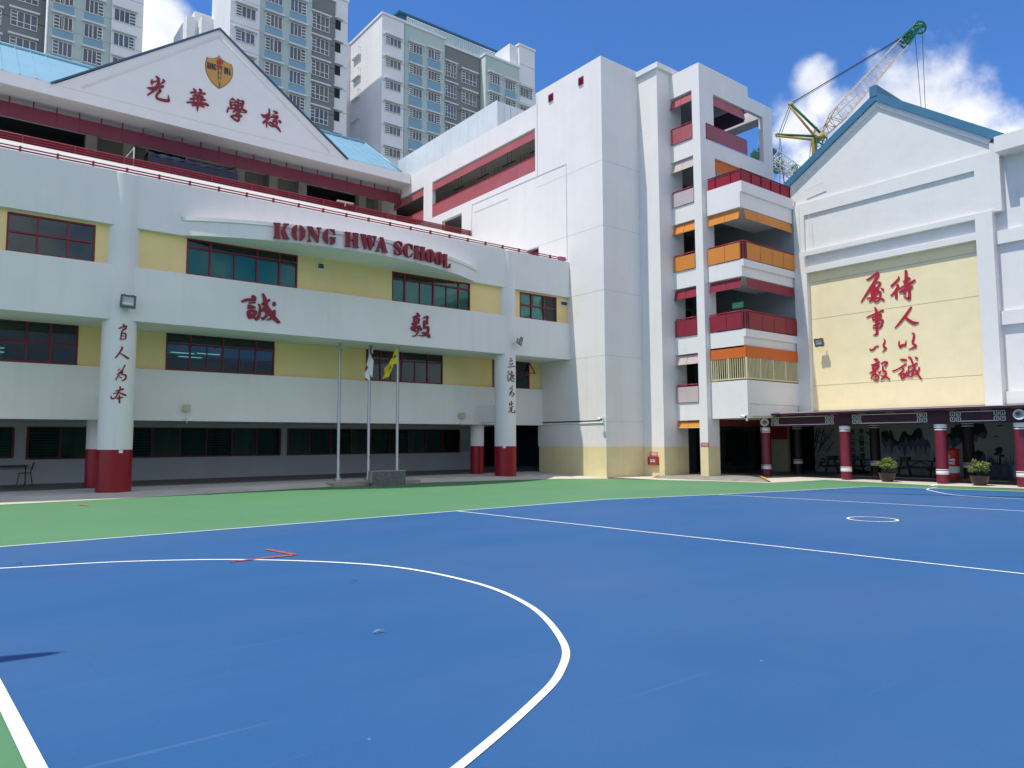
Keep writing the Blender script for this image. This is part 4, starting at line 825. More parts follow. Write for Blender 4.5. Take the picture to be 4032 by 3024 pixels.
# corner balconies
S = {}
def zb(px, py): return onX(px, py, XBL).z
BZ = [(zb(2922, 708), zb(2917, 812)), (zb(2934, 1016), zb(2928, 1084)), (zb(2944, 1292), zb(2937, 1364)), (zb(2952, 1494), onX(2803, 1649, XBL).z)]
b = MB()
for i, (z1, z0) in enumerate(BZ):
    lip = z0+(z1-z0)*0.58 if i < 3 else z0+0.65
    yo = 0.10 if i < 3 else 0.0
    b.box(XBL, XBL+0.18, YBL+yo, yQ0-0.01, z0, z1)
    if i < 3: b.box(XBL, XBL+0.18, YBL, YBL+yo, lip, z1)
    b.box(XBL+0.18, XH, YBL, YBL+0.18, lip, z1)
    if i < 3: b.box(XBL+0.18, XH, YBL+0.10, YBL+0.25, z0, lip)
    else: b.box(XBL+0.18, XH, YBL+0.06, YBL+0.25, z0+0.1, lip)
    b.box(XBL+0.18, XH, YBL+0.2, yQ0+0.3, z0+0.02, z0+0.14); b.build('balcony_band', WHITE, CB); b = MB()
def zq(px, py, i=0): return onX(px, py, XBL).z
PAN = [('O', (2920, 814), (2920, 855), (2928, 945), (2934, 1015)), ('R', (2931, 1087), (2930, 1128), (2935, 1220), (2943, 1290))]
for k, a, bb, c, d in PAN:
    z3, z2, z1, z0 = [onX(q[0], q[1], XBL).z for q in (a, bb, c, d)]
    m_ = MB(); ym = (YBL+yQ0)/2
    for y0, y1 in ((YBL+0.22, ym-0.01), (ym+0.01, yQ0-0.05)): m_.prism([(XBL+0.12, y0, z3), (XBL+0.02, y0, z2), (XBL+0.02, y1, z2), (XBL+0.12, y1, z3)], (0.012, 0, 0.003)); m_.box(XBL-0.03, XBL, y0-(0.05 if y0 < ym-0.2 else 0), y1, z0+0.02, z1-0.06)
    n = 4
    for i in range(n):
        xa_ = XBL+0.32+(XH-XBL-0.45)*i/n; xb_ = XBL+0.32+(XH-XBL-0.45)*(i+1)/n-0.015
        m_.prism([(xa_, YBL+0.12, z3), (xb_, YBL+0.12, z3), (xb_, YBL+0.02, z2), (xa_, YBL+0.02, z2)], (0, 0.012, 0.003)); m_.box(xa_-0.06 if i == 0 else xa_, xb_+0.04, YBL-0.03, YBL, z0+0.02, z1-0.06)
    m_.split('balcony_panel', SC[k], CB)
    m_ = MB(); m_.path([(XBL+0.02, yQ0-0.05, z1), (XBL+0.02, YBL+0.02, z1), (XH-0.1, YBL+0.02, z1)], 0.032, 6); m_.path([(XBL+0.05, yQ0-0.05, z1-0.08), (XBL+0.05, YBL+0.05, z1-0.08), (XH-0.1, YBL+0.05, z1-0.08)], 0.022, 6)
    for dx, dy in ((0.02, 0.15), (0.02, 0.02), (0.2, 0.02)): m_.tube((XBL+dx, YBL+dy, z0), (XBL+dx, YBL+dy, z1), 0.022, 5)
    m_.build('handrail', RAILR, CB)
# roof-terrace rail of the top balcony
m_ = MB(); z0 = BZ[0][0]; z1 = z0+0.52
m_.box(XBL+0.06, XBL+0.09, YBL+0.1, yQ0-0.08, z0, z1); m_.box(XBL+0.1, XH-0.15, YBL+0.06, YBL+0.09, z0, z1); m_.build('terrace_parapet', pm('crimson_parapet', (0.30, 0.008, 0.025), 0.5, 0.08, 1.0), CB)
m_ = MB()
for y in (YBL+0.07, YBL+0.62, yQ0-0.5): m_.box(XBL+0.02, XBL+0.06, y-0.025, y+0.025, z0, z1+0.03)
for i in range(6): x = XBL+0.08+(XH-XBL-0.3)*i/5; m_.box(x-0.025, x+0.025, YBL+0.02, YBL+0.06, z0, z1+0.03)
m_.box(XBL+0.02, XBL+0.10, YBL+0.02, yQ0-0.08, z1+0.031, z1+0.07); m_.box(XBL+0.1, XH-0.15, YBL+0.02, YBL+0.10, z1+0.031, z1+0.07); m_.build('terrace_rail', MAROON, CB)
# level with cream grille and burnt-orange blind
zg0 = BZ[3][0]; zg1 = onX(2945, 1404, XBL).z; zo1 = onX(2942, 1355, XBL).z
m_ = MB(); m_.box(XBL+0.0, XBL+0.03, YBL, yQ0-0.03, zg1, zo1-0.02); m_.box(XBL, XH-0.1, YBL-0.01, YBL+0.02, zg1, BZ[2][1]+0.06); m_.build('orange_blind', SC['D'], CB)
def bars(mb, p, q, n, z0, z1, r=0.017, big=()):
    for i in range(n+1):
        t = i/n; x = p[0]+(q[0]-p[0])*t; y = p[1]+(q[1]-p[1])*t; rr = 0.035 if i in big else r; mb.box(x-rr, x+rr, y-rr, y+rr, z0, z1)
m_ = MB(); bars(m_, (XBL+0.03, YBL+0.03), (XBL+0.03, yQ0-0.06), 16, zg0+0.04, zg1, big=(0, 8, 16)); bars(m_, (XBL+0.03, YBL+0.03), (XH-0.15, YBL+0.03), 40, zg0+0.04, zg1, big=(0, 10, 20, 30, 40))
m_.box(XBL+0.01, XBL+0.05, YBL+0.03, yQ0-0.06, zg0+0.06, zg0+0.11); m_.box(XBL+0.03, XH-0.15, YBL+0.01, YBL+0.05, zg0+0.06, zg0+0.11); m_.build('grille', pm('cream_grille_paint', (0.66, 0.58, 0.34), 0.55, 0.06, 3), CB)
# top of the block on the right-hand face: parapet, open frame, blinds
YR = yQ0
def xR(px, py): return onY(px, py, YR).x
def zR(px, py): return onY(px, py, YR).z
b = MB(); xs = xR(2943, 350); x2 = xR(3037, 430); x3 = xR(3003, 470); zt_ = zR(2745, 245); zs = zR(2946, 382); zo = zR(2776, 356)
b.box(28.951, xs, YR, YR+0.2, zo, ZQ); b.box(XC+0.22, 28.949, YR+0.006, YR+0.2, ZQ-0.299, ZQ); b.box(xs, x2, YR+0.001, YR+0.2, zR(3020, 470), zs); b.box(x3, x2, YR, YR+0.25, BZ[0][1], zR(3020, 470))
zl1 = zR(2778, 546); zl0 = zR(2783, 610); b.box(28.953, x2-0.02, YR+0.003, YR+0.2, zl0, zl1); b.box(28.95, 29.15, YR+0.002, YR+0.22, zl0-3, zo)
b.box(x3, x2, YR+0.25, YR+2.8, zR(3020, 470)+0.02, zs-0.02)
b.build('roof_frame', WHITE, CB)
xb1 = xR(2934, 460); xa1 = xR(2776, 380)
m_ = MB(); m_.prism([(xa1, YR+0.1, zR(2776, 360)), (xb1, YR+0.1, zR(2776, 360)), (xb1, YR, zR(2777, 400)), (xa1, YR, zR(2777, 400))], (0, 0.015, 0)); m_.build('blind', SC['P'], CB)
m_ = MB(); m_.box(xa1, xb1+0.05, YR-0.04, YR-0.02, zl1+0.02, zR(2780, 488)); m_.build('parapet_panel', pm('rose_mesh_panel', (0.30, 0.06, 0.09), 0.4, 0.08, 0.8, alpha=0.86), CB)
m_ = MB(); m_.tube((xa1, YR-0.01, zR(2780, 486)), (xb1, YR-0.01, zR(2780, 486)), 0.03, 6)
for i in range(5): x = xa1+(xb1-xa1)*i/4; m_.tube((x, YR, zl1), (x, YR, zR(2780, 486)), 0.02, 5)
m_.build('handrail', RAILR, CB)
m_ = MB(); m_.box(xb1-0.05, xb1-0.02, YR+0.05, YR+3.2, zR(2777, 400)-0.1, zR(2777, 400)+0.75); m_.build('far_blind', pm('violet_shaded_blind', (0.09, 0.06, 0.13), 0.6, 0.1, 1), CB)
zz3 = zl0; m_ = MB(); m_.box(28.97, x3-0.1, YR+0.10, YR+0.13, zz3-0.55, zz3-0.02); m_.build('orange_blind', SC['D'], CB)
m_ = MB(); bars(m_, (28.97, YR+0.12), (x3-0.1, YR+0.12), 34, zz3-1.7, zz3-0.55); m_.build('grille', pm('cream_grille_paint', (0.66, 0.58, 0.34)), CB)
# ground-floor opening frame on the right
b = MB(); b.box(28.95, XH+0.5, YR+0.02, YR+0.2, BZ[3][1]-0.0, BZ[3][1]+0.4); b.build('lintel', WHITE, CB)
b = MB(); b.box(29, 36, YR+0.3, YR+0.36, BZ[3][1]-0.32, BZ[3][1]+0.0); b.build('maroon_pelmet', pm('dull_red_pelmet', (0.16, 0.02, 0.02), 0.6, 0.1, 1), CB)
m_ = MB(); x0, x1, z0, z1 = rectY((2860, 1700), (2950, 1820), 25.0); m_.box(x0, x1, 25.0, 25.05, z0, z1); m_.box(x0+0.5, x1-0.5, 24.99, 25.0, z0-0.15, z1+0.15)
m_.build('dark_board', BLACKIN, CB)
# signs on the pillars
m_ = MB(); y1, z1 = onX(2760, 1743, XC).y, onX(2760, 1743, XC).z; y0, z0 = onX(2792, 1757, XC).y, onX(2792, 1757, XC).z
sgn = thing('wall_sign', 'small dark red notice with white lettering on the pillar left of the covered walkway', 'sign', (XC, (y0+y1)/2, (z0+z1)/2))
m_.box(XC-0.02, XC-0.001, y0, y1, z0, z1); m_.build('sign_board', RAILR, sgn)
m_ = MB(); m_.box(XC-0.024, XC-0.0205, y0+0.03, y1-0.03, z1-0.075, z1-0.05); m_.box(XC-0.024, XC-0.0205, y0+0.05, y1-0.05, z0+0.04, z0+0.06); m_.build('sign_text', WHITE2, sgn)
y1, z1 = onX(2559, 1779, XP).y, onX(2559, 1779, XP).z; y0, z0 = onX(2590, 1796, XP).y, onX(2590, 1796, XP).z
sgn = thing('wall_sign', 'small pink notice fixed just above the red inlet cabinet on the pilaster', 'sign', (XP, (y0+y1)/2, (z0+z1)/2))
m_ = MB(); m_.box(XP-0.02, XP-0.001, y0, y1, z0, z1); m_.build('sign_board', pm('pink_sign', (0.62, 0.16, 0.26), 0.5, 0.05, 4), sgn)
m_ = MB(); m_.box(XP-0.024, XP-0.0205, y0+0.03, y1-0.03, z1-0.08, z1-0.055); m_.box(XP-0.024, XP-0.0205, y0+0.06, y1-0.06, z0+0.05, z0+0.075); m_.build('sign_text', WHITE2, sgn)
y1, z1 = onX(2558, 1797, XP).y, onX(2558, 1797, XP).z; y0, z0 = onX(2595, 1831, XP).y, onX(2595, 1831, XP).z
cab = thing('inlet_cabinet', 'red steel cabinet with black glazed window for the rising main on the pilaster', 'cabinet', (XP, (y0+y1)/2, (z0+z1)/2))
m_ = MB(); t = 0.10
m_.box(XP-0.16, XP-0.001, y0, y1, z0, z0+t); m_.box(XP-0.16, XP-0.001, y0, y1, z1-t, z1); m_.box(XP-0.16, XP-0.001, y0, y0+t, z0+t, z1-t); m_.box(XP-0.16, XP-0.001, y1-t*1.4, y1, z0+t, z1-t); m_.build('cabinet_frame', pm('signal_red_enamel', (0.38, 0.035, 0.03), 0.4, 0.1, 5), cab)
m_ = MB(); m_.box(XP-0.14, XP-0.002, y0+t, y1-t*1.4, z0+t, z1-t); m_.build('cabinet_window', BLACK, cab)
textmesh("DRY RISING\nMAIN INLET", 0.085, 'cabinet_text', WHITE2, cab, (XP-0.1415, (y0+y1)/2-0.01, (z0+z1)/2+0.02), (0, -1, 0), (0, 0, 1), 0.001, sx=0.8, bold=0.004)
# cameras on brackets
def cctv(label, p, nx, ny):
    t = thing('security_camera', label, 'camera', p); px_, py_, pz_ = p
    m_ = MB(); m_.box(px_-0.05 if nx else px_-0.02, px_+0.0, py_-0.035, py_+0.035, pz_-0.20, pz_+0.12); m_.tube((px_, py_, pz_+0.06), (px_-0.30, py_+0.02, pz_+0.06), 0.022, 6); m_.build('bracket', WHITE2, t)
    m_ = MB(); m_.tube((px_-0.30, py_+0.10, pz_+0.03), (px_-0.34, py_-0.14, pz_-0.03), 0.06, 10); m_.build('camera_body', WHITE2, t)
    m_ = MB(); m_.tube((px_-0.34, py_-0.14, pz_-0.03), (px_-0.347, py_-0.18, pz_-0.04), 0.045, 10); m_.build('lens', BLACK, t)
p = onX(2378, 1650, XT); cctv('white bracketed security camera at the corner of the stair tower', (XT, p.y, p.z), 1, 0)
p = onX(2938, 1640, XBL); cctv('white security camera under the lowest balcony beside the covered walkway', (XBL, YBL+0.05, p.z), 1, 0)
# ---------------------------------------------------------------- assembly hall (plane X = 32.75, running towards the viewer)
HB = thing('assembly_hall', 'white gabled hall with teal roof edge and a yellow panel of red calligraphy', 'building', (34, 14, 0))
XH = 32.75
def yh(px, py, X=XH): return onX(px, py, X).y
def zh(px, py, X=XH): return onX(px, py, X).z
def av(pts, X=XH): return sum(zh(*p, X) for p in pts)/len(pts)
YL = 18.95; YRI = -8.0
zl1 = av(((3126, 810), (3889, 602))); zl2 = av(((3143, 997), (3902, 834)))
zr1t = av(((3163, 847), (3832, 675))); zr2t = av(((3168, 1010), (3842, 866))); zr2b = av(((3176, 1056), (3845, 919))); zyt = av(((3170, 1080), (3842, 944)))
yr1L, yr1R = yh(3166, 900), yh(3840, 760); yfR = yh(3930, 1200); yr2L, yr2R = yh(3172, 1030), yh(3843, 893); yyL, yyR = yh(3190, 1350), yh(3865, 1270)
apx = onX(3449, 418, XH); ge = onX(3101, 761, XH); gr_ = onX(3894, 567, XH)
zyb = 3.0
D1, D2 = 0.09, 0.34; XYP = XH+0.16
b = MB()
# back plane, then raised frames around the recesses
Xb = XH+D2
b.box(Xb, Xb+0.3, YRI, YL, zyb, zl1)                                # rear skin
b.wallX(XH, Xb, yh(3905, 650), YL, zl2, zl1, [(yr1R, yr1L, zl2, zr1t)])  # upper band with first recess
b.box(XH+D1, Xb, yr1R, yr1L, zl2, zr1t); b.box(XH+0.11, Xb, yr2R, yr2L, zr2b, zr2t)
b.wallX(XH-0.10, Xb, yfR, YL-0.0, zyb, zl2, [(yr2R, yr2L, zr2b, zr2t), (yyR, yyL, zyb, zyt)])
b.build('front_wall', HALLW, HB)
b = MB(); b.prism([(XH+0.13, ge.y+1.2, zl1), (XH+0.13, gr_.y-0.1, zl1), (XH+0.13, gr_.y-0.1, gr_.z), (XH+0.13, apx.y, apx.z+0.3), (XH+0.13, ge.y+1.2, ge.z-0.5)], (0.4, 0, 0)); b.build('gable_wall', HALLW, HB)
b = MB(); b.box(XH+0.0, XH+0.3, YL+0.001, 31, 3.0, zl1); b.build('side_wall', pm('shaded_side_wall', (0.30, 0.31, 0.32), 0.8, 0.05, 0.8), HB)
b = MB(); b.box(XYP, Xb-0.001, yyR, yyL, zyb, zyt); b.build('yellow_panel', HALLY, HB)
b = MB(); X = XYP
for a, c in (((3180, 1118), (3845, 991)), ((3186, 1261), (3857, 1162)), ((3198, 1522), (3879, 1473))):
    z = (zh(*a, X)+zh(*c, X))/2; b.box(X-0.004, X-0.0005, yyR, yyL, z-0.014, z+0.014)
b.split('joint_line', pm('yellow_joint', (0.50, 0.45, 0.28)), HB)
# rakes: white soffit strip, teal fascia with thickness
def rakeX(y_end, z_end, w0, w1, x0, x1, mat, name, ext=0.0):
    a = Vector((0, apx.y, apx.z)); e = Vector((0, y_end, z_end)); d = (e-a).normalized(); e = e+d*ext
    n_ = Vector((0, -d.z, d.y)); n_ = n_ if n_.z > 0 else -n_
    m_ = MB(); cz = 1/abs(n_.z)
    P = [a+Vector((0, 0, w0*cz)), e+n_*w0, e+n_*w1, a+Vector((0, 0, w1*cz))]
    m_.prism([(x0, q.y, q.z) for q in P], (x1-x0, 0, 0)); return m_.build(name, mat, HB)
for ye, ze, ex_ in ((ge.y, ge.z, 0.6), (gr_.y, gr_.z, 0.25)):
    rakeX(ye, ze, 0.0, 0.20, XH+0.03, XH+0.3, WHITE2, 'rake_board', ex_-0.3); rakeX(ye, ze, 0.202, 0.52, XH-0.08, XH+0.5, BLUETRIM, 'roof_fascia', ex_+0.2)
m_ = MB()
zt = apx.z+0.80
for ye, ze in ((ge.y, ge.z), (gr_.y, gr_.z)):
    d = Vector((0, ye-apx.y, ze-apx.z)).normalized(); e = Vector((0, ye, ze))+d*0.5
    m_.face([(XH+0.5, apx.y, apx.z+0.5), (XH+30, apx.y, apx.z+0.5), (XH+30, e.y, e.z+0.38), (XH+0.5, e.y, e.z+0.38)])
m_.build('roof', BLUETRIM, HB)
m_ = MB(); m_.box(XH-0.10, XH+26, onX(3455, 350, XH).y, onX(3426, 350, XH).y, apx.z+0.45, onX(3440, 336, XH-0.1).z); o = m_.build('ridge_monitor', BLUETRIM, HB)
# right part: pilaster, eaves beam, yellow bays
zb1 = av(((3914, 539),), XH-0.55); zb0 = av(((3917, 599),), XH-0.55)
yb = yh(3914, 570, XH-0.55)
XRC = XH+0.42
b = MB(); b.box(XH-0.55, XH+0.8, YRI, yb, zb0, zb1); b.build('eaves_beam', HALLW, HB)
b = MB(); b.box(XH+0.002, XH+0.5, yfR-0.0, yh(3905, 650)+0.02, zl2-0.0, zb0); b.box(XRC, XRC+0.3, YRI, yb+0.2, zl1-1, zb1)
yq = yh(3944, 610); 
b.box(XH+0.005, XRC, yh(3945, 720)+0.05, yb+0.35, zl2-0.05, zb1-0.0)
z1a, z1b = zh(3960, 905, XRC-0.16), zh(3960, 957, XRC-0.16)
b.box(XRC-0.24, XRC, YRI, yfR, z1b, z1a+0.0); z2a, z2b = zh(3995, 1220, XRC-0.16), zh(3995, 1275, XRC-0.16); b.box(XRC-0.24, XRC, YRI, yfR, z2b, z2a)
z3 = zh(4000, 1540, XRC-0.16); b.box(XRC-0.24, XRC, YRI, yfR, zyb, z3)
b.box(XRC-0.20, XRC, YRI, yh(4014, 760, XRC-0.2), z1a, zh(4014, 738, XRC-0.2))
b.build('side_bay', HALLW, HB)
b = MB(); b.box(XRC-0.02, XRC+0.1, YRI, yfR, z2a, z1b); b.box(XRC-0.02, XRC+0.1, YRI, yfR, z3, z2b); b.split('side_yellow_panel', HALLY, HB)
b = MB(); b.box(XH-0.02, XH-0.002, yh(3141, 700)-0.02, yh(3141, 700)+0.02, 9.0, zl1); 
b.tube((XH-0.05, 17.3, zh(3137, 750)), (XH-0.05, 18.3, zh(3137, 760)), 0.02, 4); b.tube((XH-0.12, 18.05, zl1-0.6), (XH-0.12, 18.05, 11.5), 0.012, 4); b.build('down_conductor', pm('pale_conduit', (0.66, 0.67, 0.68)), HB)
# soffit over open ground floor, side and rear walls
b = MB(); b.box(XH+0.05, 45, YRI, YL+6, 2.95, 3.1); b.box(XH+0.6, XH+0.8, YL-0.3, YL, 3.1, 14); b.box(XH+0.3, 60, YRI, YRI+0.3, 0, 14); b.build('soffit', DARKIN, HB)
# calligraphy on the yellow panel
def onHall(px, py, lift): p = onX(px, py, XYP); return Vector((XYP-0.012-lift, p.y, p.z))
characters("270,320,20 340,310,55 540,160,60;550,150,60 560,220,70 440,430,70 300,650,60 140,890,30;520,400,40 590,390,40 620,430,45 520,560,60;470,380,50 460,560,80 470,680,80;380,670,40 580,600,60;400,720,60 600,640,60 620,700,50 610,790,50;440,560,120 450,700,120 420,820,70 340,880,25;280,795,20 420,780,45 600,790,45 680,820,55 720,850,30;480,720,70 470,850,45 540,880,35 620,800,30;640,540,20 680,570,55 700,600,35|"
 "1080,250,30 1070,320,55 900,490,60;1050,460,60 1060,520,70 980,640,60 890,730,40;1020,600,60 1020,790,70;1080,570,30 1200,490,40;1265,105,70 1270,250,80 1260,450,90;1195,370,30 1260,360,60 1350,290,70;1200,500,50 1350,430,70 1490,340,50;1290,450,120 1350,600,70 1350,770,80 1330,810,60 1200,740,10;1100,650,30 1200,590,70 1330,560,60 1420,500,60;1180,620,70 1250,680,60|"
 "480,1030,40 520,1110,65 530,1300,75 530,1500,70 540,1659,65 520,1700,62 440,1720,15;280,1275,25 430,1210,40 690,1100,50;420,1270,30 440,1350,40;430,1270,30 620,1210,60 600,1290,50 480,1330,50;470,1350,40 670,1340,45 670,1400,50 630,1520,45 560,1540,40;440,1480,20 600,1420,60;440,1540,30 620,1530,40|"
 "1395,1020,50 1250,1230,65 1100,1420,55 990,1540,25;1240,1270,60 1400,1390,80 1480,1420,85 1580,1400,25", 3370, 1050, 0.15669, onHall, 0.02, LETR2, HB)
characters("240,580,30 290,610,55 350,590,50 400,530,45 480,500,35;620,300,10 660,360,40 620,470,50 640,530,55 690,570,50 590,660,20|"
 "1050,360,20 1040,450,50 1080,530,65 1140,470,60 1210,480,60 1235,340,10;1390,140,15 1450,180,50 1440,300,60 1410,420,55 1490,480,60 1480,530,60 1300,590,12|"
 "350,860,20 420,860,60 470,890,40;410,900,40 440,930,20;290,1015,30 420,980,45 510,930,40;340,1040,40 320,1120,40;350,1060,40 480,1020,55 460,1090,40 330,1140,50;240,1240,20 350,1190,60 450,1120,50;380,1190,70 330,1290,50 280,1380,30;370,1250,40 410,1300,40 390,1390,30;400,1260,40 470,1300,40 480,1380,40 420,1440,40 330,1390,15;480,1190,25 510,1240,35 545,1180,25;560,980,30 650,940,55 720,950,50 660,1060,45;600,1060,40 610,1190,50;610,1190,50 680,1190,45 680,1290,50 620,1370,50 545,1420,20;560,1310,25 680,1330,55 790,1410,30|"
 "1070,865,20 1150,880,70 1240,880,50;870,1180,40 1010,1130,35 1230,990,50;1110,1090,30 1170,1130,40 1120,1200,40 1020,1270,20;1090,1270,40 1100,1340,50 1140,1400,40;1100,1270,40 1200,1270,70 1190,1340,60 1140,1390,40;1250,1180,20 1230,1280,30 1290,1330,20;1300,1060,30 1300,1180,40 1280,1340,35;1310,1060,30 1440,1030,60 1530,970,50;1300,800,40 1360,830,50 1420,980,50 1500,1170,55 1590,1320,50 1655,1400,40;1340,1210,40 1430,1130,40;1430,1130,40 1420,1260,50 1370,1330,40 1310,1300,25;1590,1080,40 1580,1150,45 1490,1270,40 1450,1250,20;1480,800,30 1540,840,60", 3390, 1290, 0.14463, onHall, 0.02, LETR2, HB)
# ---------------------------------------------------------------- covered walkway along the hall
XCN = 30.75
CW = thing('covered_walkway', 'long dark maroon covered walkway on round columns with white key-fret patterns on its beam', 'canopy', (XCN, 12, 0))
ztop = (onX(2999, 1640, XCN).z+onX(4032, 1600, XCN).z)/2; zbot = (onX(3000, 1682, XCN).z+onX(4032, 1663, XCN).z)/2
DM = pm('dark_maroon_beam', (0.048, 0.004, 0.014), 0.5, 0.10, 1.5)
yS = onX(2998, 1660, XCN).y
b = MB(); b.box(XCN-0.10, XCN+0.16, -8, yS, zbot, ztop); b.build('beam', DM, CW)
ztr = (onX(2972, 1632, XCN-0.45).z+onX(4032, 1587, XCN-0.45).z)/2
b = MB(); b.box(XCN-0.42, XH-0.12, -8, yS+0.45, ztop+0.06, ztr); b.build('roof', pm('weathered_white_roof', (0.55, 0.54, 0.52), 0.7, 0.2, 1.5), CW)
b = MB(); b.box(XCN-0.46, XCN-0.425, -8, yS+0.46, ztr-0.12, ztr-0.03); b.box(XCN-0.40, XH-0.15, -8, yS+0.4, ztop+0.001, ztop+0.055); b.build('fascia', DM, CW)
b = MB()
for px in (3095, 3190, 3290, 3394, 3506, 3624, 3750, 3885, 4010): y = onX(px, 1630, XCN-0.2).y; b.box(XCN-0.36, XCN-0.14, y-0.16, y+0.16, ztop-0.045, ztop-0.001)
b.split('soffit_lamp', pm('dusty_pink_fitting', (0.28, 0.12, 0.12), 0.6), CW)
PX = [(3014, 1880), (3328, 1897), (3706, 1908), (4024, 1916)]
cz = ztop-0.0; CY_ = []
KY = pm('fret_white_paint', (0.62, 0.60, 0.57), 0.6, 0.06, 4)
for px, py in PX:
    y = onX(px, py-150, XCN+0.02).y; CY_.append(y); r = 0.215
    zb0_ = 0.03; H_ = zbot-0.002
    m_ = MB(); m_.lathe(XCN+0.03, y, [(r, zb0_), (r, H_)], 28); o = m_.build('column', pm('maroon_round_column', (0.17, 0.016, 0.036), 0.42, 0.12, 2.0, streak=0.15), CW); add_smooth_edges(o)
    m_ = MB()
    for za, zb_ in ((H_-0.17, H_-0.01), (H_-0.25, H_-0.205), (0.36, 0.50), (0.53, 0.565)): m_.lathe(XCN+0.03, y, [(r+0.004, za), (r+0.008, za+0.005), (r+0.008, zb_-0.005), (r+0.004, zb_)], 28)
    m_.split('white_band', WHITE2, o)
# key-fret patterns between columns
fr = MB(); XF = XCN-0.10
def fret(y0, y1, z0, z1):
    t = 0.030
    def seg(a, c):
        (ya, za), (yb_, zb_) = a, c; fr.box(XF-0.008, XF-0.0005, min(ya, yb_)-t/2, max(ya, yb_)+t/2, min(za, zb_)-t/2, max(za, zb_)+t/2)
    def pl(pts):
        for a, c in zip(pts[:-1], pts[1:]): seg(a, c)
    h = z1-z0; e = h*0.42; g = e*1.12
    for sgn_, ys in ((1, y1), (-1, y0)):                              # y decreasing = to the right in view
        u = lambda k: ys-sgn_*k
        for up in (True, False):
            v = (lambda f: z1-f*h) if up else (lambda f: z0+f*h)
            pl([(u(g*0.05), v(0)), (u(g*0.05+e), v(0)), (u(g*0.05+e), v(0.42)), (u(e*0.55), v(0.42)), (u(e*0.55), v(0.2))])
            pl([(u(g*0.05), v(0)), (u(g*0.05), v(0.42)), (u(e*0.3), v(0.42))])
            pl([(u(g*1.25), v(0.28)), (u(g*1.25+e*0.5), v(0.28)), (u(g*1.25+e*0.5), v(0.14))])
            pl([(u(g*1.25), v(0)), (u(g*1.25), v(0.42)), (u(g*1.25+e), v(0.42)), (u(g*1.25+e), v(0))]); pl([(u(g*1.25), v(0)), (u(g*1.25+e*0.9), v(0))])
            pl([(u(g*0.05+e), v(0.22)), (u(g*1.25), v(0.22))])
        seg((u(g*1.25+e*0.5), z1-0.42*h), (u(g*1.25+e*0.5), z0+0.42*h))
    a = y1-g*1.25-e; c = y0+g*1.25+e
    seg((a, z1), (c, z1)); seg((a, z0), (c, z0))
zf1, zf0 = ztop-0.10, zbot+0.085
for i in range(3):
    fret(CY_[i+1]+0.42, CY_[i]-0.42, zf0, zf1)
fret(CY_[3]-3.5, CY_[3]-0.42, zf0, zf1)
fr.build('key_fret', KY, CW)
m_ = MB(); y = CY_[0]; m_.tube((XCN-0.2, y+0.06, 0.05), (XCN-0.2, y+0.06, zbot), 0.016, 5); m_.build('cable_pipe', BLACK, CW)
# loudspeaker horns hung on the beam
def horn(label, px, py):
    p = onX(px, py, XCN-0.42); t = thing('loudspeaker', label, 'loudspeaker', tuple(p), 'horn loudspeakers on the walkway beam'); c = Vector(p); ax = Vector((-0.86, -0.45, -0.12)).normalized()
    m_ = MB(); prof = [(0.19, 0.0), (0.178, 0.0), (0.12, 0.10), (0.07, 0.17), (0.045, 0.20)]
    a = ax.orthogonal().normalized(); b_ = ax.cross(a); n = 24
    for (r0, s0), (r1, s1) in zip(prof[:-1], prof[1:]):
        for i in range(n):
            t0, t1 = 2*math.pi*i/n, 2*math.pi*(i+1)/n; f = lambda r, s, tt: c-ax*s+a*r*math.cos(tt)+b_*r*math.sin(tt)
            m_.face([f(r0, s0, t0), f(r0, s0, t1), f(r1, s1, t1), f(r1, s1, t0)], 0, True)
    m_.build('horn', pm('grey_horn_plastic', (0.50, 0.53, 0.52), 0.5, 0.05, 5), t)
    m_ = MB(); m_.tube(c-ax*0.17, c-ax*0.05, 0.05, 10, 0, 0.03); m_.tube(c-ax*0.2, c-ax*0.36, 0.08, 12); m_.build('driver', GREYP, t)
    m_ = MB(); m_.tube(c-ax*0.3, Vector((XCN-0.09, c.y-0.05, c.z)), 0.02, 5); m_.build('bracket', GREYP, t)
horn('round grey horn loudspeaker on the left end of the walkway beam', 3010, 1663); horn('round grey horn loudspeaker on the walkway beam at the right edge of the photo', 4013, 1632)
# ---------------------------------------------------------------- mural wall and things under the hall
XM = 37.2
MW = thing('mural_wall', 'grey wall under the hall with an ink painting of bamboo, cliffs, birds and a pine', 'wall', (XM, 12, 0))
MG = pm('mural_grey_ground', (0.36, 0.37, 0.34), 0.85, 0.12, 0.5); INK = pm('mural_ink', (0.022, 0.025, 0.027), 0.9, 0.2, 3); INK2 = pm('mural_wash', (0.10, 0.115, 0.14), 0.9, 0.6, 1.6, stretch=(1, 3, 0.25)); INK3 = pm('mural_pale_wash', (0.25, 0.265, 0.265), 0.9, 0.3, 1.0)
b = MB(); b.box(XM, XM+0.2, -8, onX(3207, 1750, XM).y, 0.02, 3.0); b.build('wall_face', MG, MW)
_k = [0]
def mp(pts, mbx, ox=3480, oy=1580, s=552/2212):
    _k[0] += 1; x = XM-0.004-0.0006*_k[0]; q = [onX(ox+px*s, oy+py*s, XM) for px, py in pts]; mbx.prism([(x, p.y, p.z) for p in q], (0.003, 0, 0))
wash = MB(); pale = MB(); ink = MB()
mp([(0, 470), (60, 520), (90, 440), (130, 470), (170, 590), (230, 640), (290, 480), (340, 465), (400, 535), (450, 520), (480, 450), (530, 440), (570, 415), (610, 470), (640, 590), (720, 640), (740, 720), (720, 880), (600, 820), (540, 900), (470, 800), (330, 870), (220, 760), (120, 850), (0, 800)], pale)
